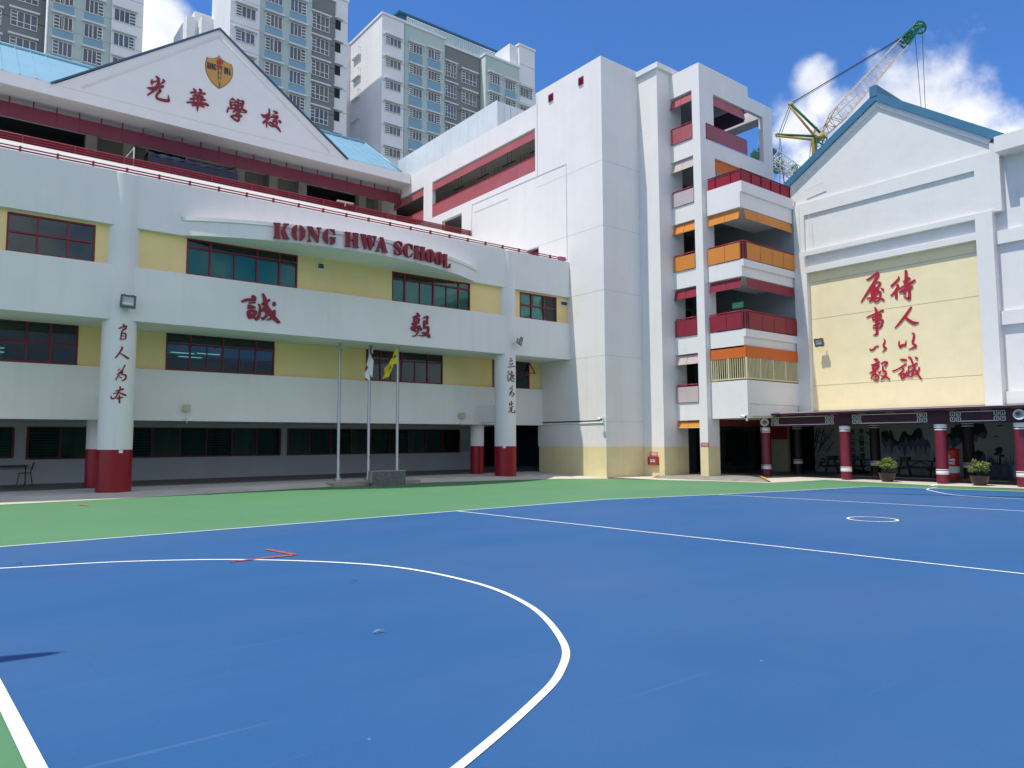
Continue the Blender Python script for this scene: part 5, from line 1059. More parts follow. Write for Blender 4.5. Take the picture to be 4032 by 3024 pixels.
mp([(-40, 480), (60, 455), (80, 520), (95, 435), (135, 490), (170, 595), (240, 640), (255, 560), (290, 480), (345, 468), (380, 520), (440, 530), (480, 455), (520, 450), (540, 415), (590, 430), (620, 540), (640, 600), (710, 620), (735, 690), (730, 760), (690, 700), (660, 820), (620, 700), (590, 780), (540, 690), (500, 860), (470, 700), (430, 780), (380, 690), (330, 880), (290, 700), (250, 800), (200, 690), (150, 720), (120, 850), (80, 640), (40, 760), (-40, 640)], wash)
mp([(-40, 490), (60, 465), (80, 530), (95, 445), (130, 490), (165, 600), (230, 650), (260, 560), (295, 490), (345, 475), (380, 530), (440, 540), (485, 460), (540, 425), (590, 440), (600, 560), (560, 620), (530, 560), (490, 640), (440, 590), (390, 640), (350, 560), (300, 660), (260, 640), (190, 700), (140, 620), (90, 580), (50, 640), (-40, 560)], ink)
mp([(950, 540), (1050, 500), (1060, 420), (1110, 410), (1130, 370), (1250, 350), (1580, 350), (1640, 500), (1630, 520), (1600, 600), (1500, 560), (1460, 640), (1380, 560), (1300, 700), (1240, 640), (1160, 700), (1090, 750), (1060, 680), (1000, 740), (950, 680)], wash)
mp([(960, 545), (1055, 505), (1065, 425), (1115, 415), (1135, 375), (1250, 355), (1575, 355), (1630, 500), (1560, 480), (1500, 530), (1440, 520), (1380, 540), (1290, 560), (1240, 620), (1150, 560), (1080, 620), (1030, 560), (970, 600)], ink)
for q in (([700, 430], [740, 405], [790, 420], [750, 415]), ([1745, 400], [1800, 380], [1890, 370], [1840, 395], [1800, 392]), ([1715, 570], [1770, 542], [1840, 565], [1775, 560])): mp(q, ink)
mp([(1380, 1000), (1400, 800), (1500, 760), (1600, 850), (1620, 960), (1700, 880), (1760, 960), (1900, 990), (2030, 1010), (2050, 1260), (1400, 1260)], wash)
for k in range(26): x = 1390+k*26+random.uniform(-8, 8); y = random.uniform(760, 930); mp([(x, 1000), (x+random.uniform(-20, 25), y), (x+14, 1000)], ink)
for cx, cy, rx, ry in ((1820, 760, 70, 40), (1780, 830, 50, 25), (1870, 860, 50, 22), (1830, 800, 60, 22), (1500, 830, 90, 45), (1460, 900, 70, 50)):
    mp([(cx+rx*math.cos(a*0.7)*(0.8+0.3*((a*7) % 3)/2), cy+ry*math.sin(a*0.7)*(0.8+0.3*((a*5) % 3)/2)) for a in range(9)], ink)
mp([(1830, 780), (1850, 780), (1855, 990), (1830, 990)], ink)
bo = dict(ox=3000, oy=1610, s=500/2212)
for (x0, y0, x1, y1) in ((960, 760, 1250, 340), (930, 700, 1000, 340), (1000, 700, 1080, 340), (1130, 760, 1245, 560), (950, 1060, 1120, 860), (930, 560, 960, 340), (1040, 620, 1160, 400)): mp([(x0, y0), (x1, y1), (x1+14, y1), (x0+16, y0)], ink, **bo)
for k in range(70):
    x = random.uniform(930, 1160); y = random.choice([random.uniform(360, 720), random.uniform(760, 960)]); a = random.uniform(0.2, 2.6); l_ = random.uniform(40, 90); dx, dy = math.cos(a)*l_, math.sin(a)*l_
    mp([(x, y), (x+dx*0.5-dy*0.08, y+dy*0.5+dx*0.08), (x+dx, y+dy), (x+dx*0.5+dy*0.08, y+dy*0.5-dx*0.08)], ink, **bo)
mp([(1090, 470), (1180, 400), (1300, 490), (1340, 500), (1340, 520), (1240, 490), (1180, 450)], pale, **bo); mp([(1500, 520), (1650, 520), (1760, 560), (1900, 600), (1900, 620), (1700, 570)], pale, **bo)
mp([(1820, 380), (1900, 440), (1905, 470), (1830, 420)], ink, **bo)
mp([(1500, 1020), (1700, 1050), (1900, 1080), (1900, 1140), (1500, 1140)], ink, **bo)
ink.build('ink_shapes', INK, MW); wash.build('wash_shapes', INK2, MW); pale.build('pale_wash', INK3, MW)
for txt, px, ys in (("出土时先有节", 1580, (400, 505, 610, 720, 830, 915)), ("凌云霄尚虚心", 1738, (400, 505, 605, 710, 820, 925))):
    for ch_, y in zip(txt, ys):
        p = onX(3000+(px+(y-400)*0.06)*bo['s'], 1610+(y+34)*bo['s'], XM); textmesh(ch_, 0.30, 'mural_text', INK, MW, (XM-0.075, p.y, p.z), (0, -1, 0), (0, 0, 1), 0.002, bold=0.006)
# rear columns of the hall with white bands
for px, py in ((3143, 1830), (3449, 1840), (3818, 1850)):
    p = onX(px, py, 34.2); r = 0.22; m_ = MB(); m_.lathe(34.2, p.y, [(r, 0.03), (r, 2.95)], 24); o = m_.build('rear_column', pm('black_maroon_column', (0.018, 0.006, 0.008), 0.5, 0.1, 2), HB); add_smooth_edges(o)
    m_ = MB()
    for za, zb_ in ((2.36, 2.50), (2.26, 2.30), (0.52, 0.66), (0.70, 0.74)): m_.lathe(34.2, p.y, [(r+0.004, za), (r+0.008, za+0.004), (r+0.008, zb_-0.004), (r+0.004, zb_)], 24)
    m_.split('white_band', WHITE2, o)
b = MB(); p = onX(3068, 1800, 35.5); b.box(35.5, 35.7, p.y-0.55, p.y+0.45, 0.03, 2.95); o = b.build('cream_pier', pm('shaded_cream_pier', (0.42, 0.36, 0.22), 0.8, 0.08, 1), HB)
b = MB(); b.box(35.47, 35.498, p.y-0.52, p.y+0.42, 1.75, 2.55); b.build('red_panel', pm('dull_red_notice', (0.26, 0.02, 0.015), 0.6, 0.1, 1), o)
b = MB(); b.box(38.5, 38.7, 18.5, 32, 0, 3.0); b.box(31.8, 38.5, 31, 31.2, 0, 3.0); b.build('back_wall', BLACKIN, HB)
# ---------------------------------------------------------------- flag platform, plinth, poles, flags
STONE = pm('pinkish_stone', (0.40, 0.31, 0.28), 0.75, 0.15, 3.0, 0.2, 40); STONEG = pm('grey_granite', (0.13, 0.135, 0.13), 0.5, 0.35, 12.0, 0.1, 60)
Lp, Fp, Rp = onZ(1249, 1911, 0), onZ(1315, 1917.5, 0), onZ(1656, 1902, 0); dv = Vector((Lp.x-Fp.x, max(Lp.y-Fp.y, 1.2), 0))
o = MB().prism([(q.x, q.y, 0.0) for q in (Fp, Rp, Rp+dv, Fp+dv)], (0, 0, 0.125)).build('flag_platform', STONE)
tag(o, 'low pinkish stone platform under the three flagpoles at the edge of the green court', 'platform')
P0, P1 = onZ(1463, 1914.5, 0), onZ(1596, 1909.5, 0); ux = (P1-P0).normalized(); uy = Vector((-ux.y, ux.x, 0)); hP = (onY(1463, 1855, P0.y).z)
t = thing('plinth', 'dark grey granite plinth with a pale stone rim standing on the flag platform', 'plinth', tuple(P0))
P0 = P0-uy*0.03; P1 = P1-uy*0.03
MB().prism([tuple(q+Vector((0, 0, -0.0))) for q in (P0, P1, P1+uy*0.30, P0+uy*0.30)], (0, 0, hP-0.03)).build('granite_block', STONEG, t)
m_ = MB(); m_.prism([tuple(q+Vector((0, 0, hP-0.028))) for q in (P0-ux*0.03-uy*0.02, P1+ux*0.02-uy*0.02, P1+ux*0.02+uy*0.32, P0-ux*0.03+uy*0.32)], (0, 0, 0.03)); m_.prism([tuple(q+Vector((0, 0, 0.127))) for q in (P0-ux*0.05, P0-ux*0.002, P0-ux*0.002+uy*0.3, P0-ux*0.05+uy*0.3)], (0, 0, hP-0.157)); m_.build('stone_rim', STONE, t)
POLES = [((1330, 1897), (1341, 1312), 'bare steel flagpole without a flag, left of the two with flags'), ((1449, 1893), (1459, 1322), 'steel flagpole flying the red and white flag'), ((1562, 1890), (1563, 1333), 'steel flagpole flying the yellow flag behind the plinth')]
FP = []
for bp, tp, lab in POLES:
    q = onZ(bp[0], bp[1], 0.126); top = onY(tp[0], tp[1], q.y).z; FP.append((q, top)); xt = q.x
    t = thing('flagpole', lab, 'flagpole', (q.x, q.y, 0.126), 'flagpoles on the stone platform')
    m_ = MB(); m_.lathe(q.x, q.y, [(0.0, 0.128), (0.17, 0.128), (0.17, 0.205), (0.0, 0.205)], 20); m_.build('foot', STONE, t)
    m_ = MB(); m_.lathe(q.x, q.y, [(0.14, 0.207), (0.14, 0.25), (0.085, 0.30), (0.072, 0.34), (0.070, 1.0), (0.060, 1.02), (0.058, 3.2), (0.052, 3.22), (0.045, top-0.08)], 16); m_.build('shaft', STEEL, t)
    m_ = MB(); m_.lathe(q.x, q.y, [(0.0, top-0.09), (0.03, top-0.08), (0.055, top-0.05), (0.062, top-0.015), (0.05, top+0.03), (0.025, top+0.05), (0.0, top+0.055)], 16); m_.build('finial', pm('dark_bronze_finial', (0.09, 0.02, 0.03), 0.35, 0.1, 4, metal=0.4), t)
    m_ = MB(); m_.tube((q.x+0.06, q.y-0.02, 1.1), (q.x+0.05, q.y-0.02, top-0.1), 0.005, 4); m_.box(q.x+0.035, q.x+0.075, q.y-0.05, q.y+0.01, 1.05, 1.12); m_.box(q.x+0.03, q.x+0.06, q.y-0.04, q.y, top-0.75, top-0.65); m_.build('halyard', GREYP, t)
def cloth(name, Y, ox, oy, s, polys, parent, mat, depth):
    m_ = MB()
    for pg in polys:
        P = []
        for x, y, d in pg: q = onY(ox+x*s, oy+y*s, Y); P.append(Vector((q.x, Y-0.05-d*depth, q.z)))
        m_.prism(P, (0, 0.006, 0))
    return m_.build(name, mat, parent)
FL_W = pm('white_flag_cloth', (0.72, 0.73, 0.76), 0.85, 0.06, 3.0, 0.2, 4); FL_R = pm('red_flag_cloth', (0.34, 0.01, 0.025), 0.85, 0.1, 3.0); FL_Y = pm('yellow_flag_cloth', (0.66, 0.58, 0.015), 0.8, 0.1, 3.0, 0.2, 4); FL_Y2 = pm('yellow_flag_fold', (0.58, 0.49, 0.012), 0.8, 0.1, 3.0)
s_ = 200/1659
q = FP[1][0]; t = thing('flag', 'limp red and white flag with a white crescent hanging on the middle pole', 'flag', (q.x, q.y-0.05, 5.0))
cloth('red_half', q.y, 1400, 1330, s_, [[(535, 160, 0), (475, 330, 0.7), (415, 505, 1), (480, 590, 0.3)], [(535, 160, 0), (480, 590, 0.3), (482, 645, 0.25), (527, 700, 0)]], t, FL_R, 0.12)
cloth('white_half', q.y, 1400, 1330, s_, [[(415, 507, 1), (300, 890, 0.9), (370, 965, 0.5), (400, 960, 0), (430, 700, 0), (480, 592, 0.3)], [(370, 967, 0.5), (270, 1130, 0.9), (250, 1200, 0.7), (268, 1290, 0.8), (330, 1370, 0.9), (440, 1425, 0.4), (440, 1230, 0.1), (402, 1170, 0), (402, 962, 0)],
      [(481, 594, 0.35), (432, 700, 0.05), (403, 960, 0.05), (404, 1168, 0.1), (495, 1300, 0.9), (527, 745, 0.9), (526, 702, 0.4), (482, 647, 0.35)]], t, FL_W, 0.12)
cloth('red_corner', q.y-0.012, 1400, 1330, s_, [[(300, 903, 0.9), (372, 970, 0.6), (272, 1125, 0.9), (238, 1058, 1)]], t, FL_R, 0.12)
m_ = MB(); strokes(m_, "528,330,8 495,390,22 485,440,26 500,490,22 528,530,8;520,385,14 522,400,14;516,420,12 520,440,12;512,460,12 520,475,12", 1400, 1330, s_, lambda a, c, l: Vector((onY(a, c, q.y).x, q.y-0.135-l, onY(a, c, q.y).z)), 0.004); m_.build('crescent', FL_W, t)
q = FP[2][0]; t = thing('flag', 'twisted bright yellow flag with black lettering on the right-hand pole', 'flag', (q.x, q.y-0.05, 5.0))
cloth('upper_fold', q.y, 1400, 1330, s_, [[(1362, 170, 0), (1280, 310, 0.5), (1150, 575, 1), (1090, 700, 1), (1200, 690, 0.5), (1350, 640, 0)], [(1090, 702, 1), (1000, 870, 1), (985, 908, 0.9), (1190, 868, 0.3), (1350, 850, 0), (1350, 642, 0), (1200, 692, 0.5)]], t, FL_Y, 0.16)
cloth('lower_fold', q.y+0.03, 1400, 1330, s_, [[(985, 910, 0.3), (920, 1010, 0), (935, 1180, 0), (1090, 890, 0.4)], [(935, 1182, 0), (845, 1330, 0.3), (892, 1342, 0.3), (930, 1298, 0.2), (1040, 1285, 0.4), (1130, 1060, 0.5), (1200, 868, 0.5), (1092, 892, 0.4)]], t, FL_Y2, 0.16)
m_ = MB(); fnF = lambda a, c, l: Vector((onY(a, c, q.y).x, q.y-0.225-l, onY(a, c, q.y).z))
strokes(m_, "1212,588,26 1212,660,26;1175,590,22 1200,628,22 1170,662,22;1150,600,14 1128,625,14 1135,660,14 1155,640,14;1110,615,16 1115,670,20", 1400, 1330, s_, fnF, 0.004)
strokes(m_, "1090,950,40 1070,1000,34 1040,1055,22;1080,1010,16 1100,1000,16;1020,1090,22 1030,1100,22", 1400, 1330, s_, lambda a, c, l: fnF(a, c, l)+Vector((0, 0.06, 0)), 0.004)
m_.build('lettering', BLACK, t)
# ---------------------------------------------------------------- floodlights, access-point boxes
def flood(label, c, facing, size=0.42, arm_to=None):
    c = Vector(c); f = Vector(facing).normalized(); r_ = Vector((0, 0, 1)).cross(f).normalized(); u_ = f.cross(r_); t = thing('floodlight', label, 'floodlight', tuple(c), 'floodlights on the walls and columns')
    w_, h_, d_ = size/2, size*0.46, 0.07
    P = lambda a, b_, g_: c+r_*a+u_*b_+f*g_
    m_ = MB()
    m_.prism([P(-w_, -h_, 0), P(w_, -h_, 0), P(w_*0.75, -h_*0.7, -0.14), P(-w_*0.75, -h_*0.7, -0.14)], u_*(h_*1.4)); e = 0.05
    for a0, a1, b0, b1 in ((-w_, w_, -h_, -h_+e*1.7), (-w_, w_, h_-e, h_), (-w_, -w_+e, -h_+e*1.7, h_-e), (w_-e, w_, -h_+e*1.7, h_-e)): m_.prism([P(a0, b0, 0.002), P(a1, b0, 0.002), P(a1, b1, 0.002), P(a0, b1, 0.002)], f*d_)
    for a in (-w_*0.6, w_*0.6):
        for b_ in (-h_, h_): m_.prism([P(a-0.02, b_-0.02, 0.04), P(a+0.02, b_-0.02, 0.04), P(a+0.02, b_+0.02, 0.04), P(a-0.02, b_+0.02, 0.04)], f*0.045)
    m_.build('housing', GREYP, t)
    m_ = MB(); m_.prism([P(-w_+e, -h_+e*1.7, 0.03), P(w_-e, -h_+e*1.7, 0.03), P(w_-e, h_-e, 0.03), P(-w_+e, h_-e, 0.03)], f*0.01); m_.build('lamp_glass', LENS, t)
    m_ = MB(); m_.prism([P(-w_*0.7, -h_*0.45, 0.0405), P(w_*0.7, -h_*0.45, 0.0405), P(w_*0.7, -h_*0.15, 0.0405), P(-w_*0.7, -h_*0.15, 0.0405)], f*0.004); m_.build('reflector', WHITE2, t)
    if arm_to is not None:
        m_ = MB(); m_.tube(c-f*0.05, Vector(arm_to), 0.025, 6); m_.tube(P(-w_-0.03, 0, -0.02), P(w_+0.03, 0, -0.02), 0.018, 5); m_.build('bracket', WHITE2, t)
    return t
cx, cy, r = COLS[0]; p = onC(494, 1191, cx, cy, r); d = Vector((p.x-cx, p.y-cy, 0)).normalized()
flood('grey floodlight on the left round column above its calligraphy', p+d*0.22, (0.10, -1, -0.12), 0.46, p)
cx, cy, r = COLS[1]; p = onC(2020, 1346, cx, cy, r); d = Vector((p.x-cx, p.y-cy, 0)).normalized()
flood('small grey floodlight on the right round column above its calligraphy', p+Vector((0.14, -0.35, 0)), (0.62, -0.75, -0.2), 0.40, p+Vector((0, 0.05, -0.08)))
p = onX(3226, 1348, XH-0.25); flood('grey floodlight on a pale bracket on the yellow panel left of the red calligraphy', (XH-0.25, p.y, p.z), (-1, -0.02, -0.35), 0.42, (XH+0.02, p.y-0.12, p.z-0.05))
for lab, a, c in (('square cream antenna box above the ground floor windows between the left column and the flagpoles', (722, 1593), (750, 1619)), ('square cream antenna box above the last ground floor windows near the right column', (1811, 1625), (1832, 1646))):
    x0, x1, z0, z1 = rectY(a, c, YG-0.15); t = thing('antenna_box', lab, 'antenna box', ((x0+x1)/2, YG, z0), 'cream antenna boxes on the lower band')
    m_ = MB(); m_.box(x0, x1, YG-0.16, YG-0.09, z0, z1); m_.build('box', pm('cream_plastic', (0.50, 0.44, 0.28), 0.55, 0.06, 3), t)
    m_ = MB(); xm = (x0+x1)/2; m_.box(xm-0.05, xm+0.05, YG-0.09, YG-0.001, z0+0.06, z1-0.06); m_.tube((xm, YG-0.02, z0+0.02), (xm, YG-0.02, 2.62), 0.013, 5); m_.tube((xm-0.12, YG-0.03, 2.60), (xm+0.06, YG-0.03, 2.60), 0.02, 5); m_.tube((xm+0.03, YG-0.03, 2.6), (xm+0.04, YG-0.03, 2.42), 0.013, 5); m_.build('conduit', WHITE2, t)
# ---------------------------------------------------------------- mailbox, tables, plants under the walkway
p = onZ(3750, 1897, 0.03); mx_, my_ = 33.0, onX(3750, 1850, 33.0).y
t = thing('mailbox', 'red pillar mailbox with white lettering behind the third walkway column', 'mailbox', (mx_, my_, 0.03))
REDM = pm('mailbox_red', (0.40, 0.012, 0.012), 0.4, 0.06, 3)
m_ = MB(); m_.lathe(mx_, my_, [(0.30, 0.03), (0.30, 0.12), (0.265, 0.14), (0.265, 1.22), (0.0, 1.22)], 28); add_smooth_edges(m_.build('body', REDM, t))
m_ = MB(); m_.lathe(mx_, my_, [(0.33, 1.225), (0.34, 1.26), (0.30, 1.31), (0.16, 1.35), (0.0, 1.36)], 28); m_.build('cap', REDM, t)
m_ = MB(); m_.lathe(mx_, my_, [(0.268, 0.34), (0.27, 0.345), (0.27, 0.60), (0.268, 0.605)], 28); m_.build('white_label', pm('pale_label', (0.62, 0.66, 0.68), 0.6, 0.2, 9), t)
textmesh("KINDNESS\nMAILBOX", 0.125, 'lettering', WHITE2, t, (mx_-0.275, my_-0.03, 0.83), (-0.25, -0.97, 0), (0, 0, 1), 0.002, sx=0.72, bold=0.006)
m_ = MB(); m_.tube((mx_-0.255, my_+0.0, 1.02), (mx_-0.275, my_+0.0, 1.02), 0.065, 14); m_.build('emblem', pm('golden_emblem', (0.48, 0.24, 0.04), 0.5, 0.1, 5), t)
WOOD = pm('dark_stained_wood', (0.035, 0.028, 0.024), 0.7, 0.2, 3)
def picnic(label, c, ln, tilt=0.0):
    t = thing('picnic_table', label, 'picnic table', tuple(c), 'picnic tables under the hall'); x, y, z = c
    m_ = MB(); m_.box(x-0.38, x+0.38, y-ln/2, y+ln/2, z+0.70, z+0.75); m_.build('table_top', WOOD, t)
    for sx in (-1, 1): m_ = MB(); m_.box(x+sx*0.70-0.14, x+sx*0.70+0.14, y-ln/2, y+ln/2, z+0.40, z+0.44); m_.build('bench', WOOD, t)
    for yy in (y-ln*0.32, y+ln*0.32):
        m_ = MB()
        for sx in (-1, 1): m_.prism([(x+sx*0.25, yy, z+0.70), (x+sx*0.33, yy, z+0.70), (x+sx*0.72, yy, z), (x+sx*0.60, yy, z)], (0, 0.06, 0))
        m_.box(x-0.82, x+0.82, yy+0.061, yy+0.10, z+0.34, z+0.40); m_.build('trestle', WOOD, t)
    m_ = MB(); m_.tube((x, y, z+0.69), (x, y-ln*0.32, z+0.38), 0.025, 4); m_.tube((x, y, z+0.69), (x, y+ln*0.32, z+0.38), 0.025, 4); m_.build('brace', WOOD, t)
    m_ = MB(); m_.box(x-0.2, x+0.2, y+ln*0.22, y+ln*0.22+0.35, z+0.752, z+0.90); m_.tube((x, y-ln*0.3, z+0.752), (x, y-ln*0.3, z+0.9), 0.05, 8); return t, m_
yy = onX(3625, 1870, 35.2).y; t, m_ = picnic('dark wooden picnic table behind the left potted bonsai', (35.2, yy, 0.02), 2.1); m_.build('stacked_box', BLACK, t)
yy = onX(3330, 1870, 35.4).y; t, m_ = picnic('dark wooden picnic table below the painted bamboo', (35.4, yy, 0.02), 2.1); m_.build('stacked_box', BLACK, t)
LEAFA = pm('bonsai_leaf', (0.11, 0.16, 0.028), 0.6, 0.25, 5, tint=(0.22, 0.25, 0.055)); LEAFB = pm('dark_bonsai_leaf', (0.035, 0.075, 0.016), 0.6, 0.25, 5); BARK = pm('bonsai_bark', (0.07, 0.05, 0.035), 0.9, 0.2, 8); POT = pm('dark_glazed_pot', (0.035, 0.020, 0.016), 0.32, 0.2, 4)
def bonsai(label, px, py, seed, xx):
    rnd = random.Random(seed); p = onX(px, py, xx); x, y = xx, p.y; t = thing('potted_bonsai', label, 'potted plant', (x, y, 0.02), 'potted bonsai in front of the walkway')
    m_ = MB(); m_.lathe(x, y, [(0.0, 0.03), (0.20, 0.03), (0.22, 0.06), (0.27, 0.16), (0.30, 0.30), (0.335, 0.34), (0.335, 0.38), (0.29, 0.38), (0.27, 0.33), (0.0, 0.33)], 28); add_smooth_edges(m_.build('pot', POT, t), 50)
    m_ = MB(); pts = [(x, y, 0.33), (x+0.02, y+0.03, 0.45), (x-0.02, y-0.01, 0.58), (x+0.01, y, 0.72)]
    for i in range(3): m_.tube(pts[i], pts[i+1], 0.05-0.012*i, 8, 0, 0.038-0.012*i)
    cl_ = []
    for i in range(22):
        a = i*2.4+rnd.uniform(-.3, .3); rr = rnd.uniform(0.05, 0.31); zc = 0.46+0.46*math.sqrt(max(0.05, 1-(rr/0.40)**2))*rnd.uniform(0.15, 1.0); c = Vector((x+rr*math.cos(a), y+rr*1.15*math.sin(a), zc)); cl_.append((c, rnd.uniform(0.10, 0.16))); m_.tube(pts[1+i % 3], c, 0.014, 5, 0, 0.006)
    m_.build('trunk', BARK, t)
    for mat, nn in ((LEAFA, 150), (LEAFB, 90)):
        m_ = MB()
        for c, cr_ in cl_:
            for k in range(nn//2):
                v = Vector((rnd.gauss(0, 1), rnd.gauss(0, 1), rnd.gauss(0, 0.75))).normalized()*cr_*(rnd.uniform(0.75, 1.05) if mat is LEAFA else rnd.uniform(0.3, 0.9)); q = c+v
                if mat is LEAFA and v.z < -cr_*0.35: continue
                a = Vector((rnd.uniform(-1, 1), rnd.uniform(-1, 1), rnd.uniform(-0.5, 0.5))).normalized(); n_ = (v.normalized()+Vector((rnd.uniform(-.5, .5), rnd.uniform(-.5, .5), rnd.uniform(-.2, .6)))).normalized(); b_ = n_.cross(a).normalized(); a = b_.cross(n_); l_ = rnd.uniform(0.026, 0.042)
                m_.face([q-a*l_, q-b_*l_*0.5, q+a*l_, q+b_*l_*0.5])
        m_.build('foliage', mat, t)
bonsai('round clipped bonsai in a dark pot between the second and third walkway columns', 3494, 1880, 3, 30.45); bonsai('broad clipped bonsai in a dark pot between the third and fourth walkway columns', 3858, 1890, 8, 30.45)
# ---------------------------------------------------------------- table and chairs at the left under the block
p = onZ(48, 1911, 0.15); t = thing('folding_table', 'dark folding table under the block at the left edge of the photo', 'table', (p.x, p.y, 0.15)); tx, ty = p.x, p.y
m_ = MB(); m_.box(tx-0.75, tx+0.45, ty-0.3, ty+0.35, 0.86, 0.90); m_.build('table_top', BLACK, t)
for dx, dy in ((-0.68, -0.25), (0.38, -0.25), (-0.68, 0.28), (0.38, 0.28)): m_ = MB(); m_.tube((tx+dx, ty+dy, 0.15), (tx+dx, ty+dy, 0.86), 0.02, 6); m_.build('leg', BLACK, t)
def chair(label, x, y, z, fl):
    t = thing('chair', label, 'chair', (x, y, z), 'chairs at the folding table'); m_ = MB(); m_.box(x-0.21, x+0.21, y-0.2, y+0.2, z+0.43, z+0.46); m_.build('seat', BLACK, t)
    m_ = MB(); m_.prism([(x+fl*0.19, y-0.2, z+0.55), (x+fl*0.27, y-0.2, z+0.86), (x+fl*0.30, y-0.2, z+0.86), (x+fl*0.22, y-0.2, z+0.55)], (0, 0.4, 0)); m_.build('backrest', BLACK, t)
    for sx in (-1, 1):
        for sy in (-1, 1): m_ = MB(); m_.tube((x+sx*0.18, y+sy*0.17, z+0.44), (x+sx*0.25, y+sy*0.19, z), 0.014, 5); m_.build('leg', BLACK, t)
    m_ = MB()
    for sy in (-1, 1): m_.tube((x+fl*0.18, y+sy*0.17, z+0.44), (x+fl*0.25, y+sy*0.17, z+0.8), 0.013, 5)
    m_.build('back_frame', BLACK, t)
p = onZ(88, 1908, 0.15); chair('dark chair with its back to the right of the folding table', p.x+0.05, p.y, 0.15, 1)
p = onZ(8, 1910, 0.15); chair('dark chair half cut off by the left edge of the photo', p.x-0.2, p.y-0.1, 0.15, -1)
# fallen leaves
LF = pm('dry_leaf', (0.035, 0.045, 0.05), 0.7, 0.3, 20); LF2 = pm('pale_dry_leaf', (0.14, 0.17, 0.19), 0.7, 0.4, 20)
for lab, px, py, l_, a, mt in (('dark dry leaf lying on the blue court inside the white arc', 1391, 2291, 0.045, 0.2, LF), ('curled pale leaf lying on the blue court nearest the middle of the photo', 1493, 2489, 0.055, 0.35, LF2), ('tiny dark leaf near the left sideline', 75, 2220, 0.04, 0.1, LF)):
    p = onZ(px, py, 0.012); m_ = MB(); n = 6; ca, sa = math.cos(a-0.6), math.sin(a-0.6)
    L_ = []; R_ = []
    for i in range(n+1):
        s2 = (i/n-0.5)*2*l_; wv = l_*0.22*math.sin(math.pi*(0.08+0.88*i/n)); zz = 0.013+0.018*math.sin(math.pi*i/n); L_.append((p.x+ca*s2-sa*wv, p.y+sa*s2+ca*wv, zz+0.008)); R_.append((p.x+ca*s2+sa*wv, p.y+sa*s2-ca*wv, zz))
    for i in range(n): m_.face([L_[i], R_[i], R_[i+1], L_[i+1]])
    tag(m_.build('fallen_leaf', mt), lab, 'leaf')
# goal post standing just out of the frame on the left: only its shadow falls into the picture
tip = onZ(262, 2568, 0); prv = onZ(0, 2597, 0); H_ = 7.0
bx, by = tip.x-0.42*H_, tip.y+0.08*H_
t = thing('lamp_post', 'tall white lamp post standing off the left edge of the court', 'lamp post', (bx, by, 0))
m_ = MB(); m_.lathe(bx, by, [(0.0, 0.004), (0.28, 0.004), (0.26, 0.05), (0.14, 0.07), (0.13, 0.10), (0.12, H_*0.8), (0.07, H_-0.4), (0.0, H_)], 20); m_.build('post', WHITE2, t)
POST_XY = (bx, by)
# dark covered stack and small things on the terrace
x0, x1, z0, z1 = rectY((575, 592), (932, 730), 41.0); t = thing('covered_stack', 'long stack covered in dark navy sheeting on the upper terrace under the maroon screens', 'covered stack', ((x0+x1)/2, 41, 13.72))
x0, x1 = onY(585, 650, 41).x, onY(938, 700, 41).x; zt = onY(600, 590, 41).z
m_ = MB(); n = 22; prof = [(0.0, 13.73), (0.02, 14.4), (0.05, zt-0.25), (0.16, zt-0.04), (0.5, zt), (1.4, zt-0.03)]
for i in range(n):
    a, c = x0+(x1-x0)*i/n, x0+(x1-x0)*(i+1)/n
    for (d0, h0), (d1, h1) in zip(prof[:-1], prof[1:]):
        f = lambda k, d_, h_: 41+d_+0.05*math.sin(k*1.9+h_*2)+0.03*math.sin(k*0.7)
        m_.face([(a, f(i, d0, h0), h0-0.02*(i % 2)), (c, f(i+1, d0, h0), h0-0.02*((i+1) % 2)), (c, f(i+1, d1, h1), h1-0.03*((i+1) % 3)), (a, f(i, d1, h1), h1-0.03*(i % 3))], 0, True)
m_.box(x0+0.05, x1-0.05, 41.3, 42.4, 13.73, zt-0.12); m_.build('sheeting', pm('navy_sheeting', (0.010, 0.011, 0.03), 0.4, 0.3, 2.0), t)
m_ = MB(); m_.tube((onY(528, 580, 40.9).x, 40.9, 13.73), (onY(528, 580, 40.9).x, 40.9, onY(528, 580, 40.9).z), 0.035, 5); m_.tube((onY(528, 582, 40.9).x, 40.9, onY(528, 582, 40.9).z), (onY(490, 625, 40.9).x, 40.9, onY(490, 625, 40.9).z), 0.02, 4); m_.build('prop_pole', WHITE2, t)
p = onX(1603, 676, XT+0.3); o = MB().lathe(XT+0.35, p.y, [(0.0, ZW+0.01), (0.2, ZW+0.01), (0.23, ZW+0.12), (0.14, ZW+0.2), (0.0, ZW+0.22)], 16).build('roof_lamp', pm('yellow_cap', (0.60, 0.42, 0.08), 0.6))
tag(o, 'small yellow cap on the roof edge at the end of the white screen fence', 'roof fitting')
p = onY(1360, 775, 34.7); m_ = MB(); m_.box(p.x-0.45, p.x+0.45, 34.62, 34.80, zr+0.03, zr+0.08); m_.tube((p.x, 34.72, zr+0.03), (p.x, 34.72, zr-0.15), 0.03, 5); tag(m_.build('rail_lamp', pm('cream_lamp_cover', (0.60, 0.54, 0.40), 0.6)), 'flat cream lamp clamped to the red terrace railing', 'lamp')
o = MB(); o.box(30.05, 30.10, 20.15, 20.75, 8.10, 8.38); t = thing('exit_sign', 'green exit sign hanging in the maroon balcony level of the corridor block', 'sign', (30.07, 20.45, 8.1)); 
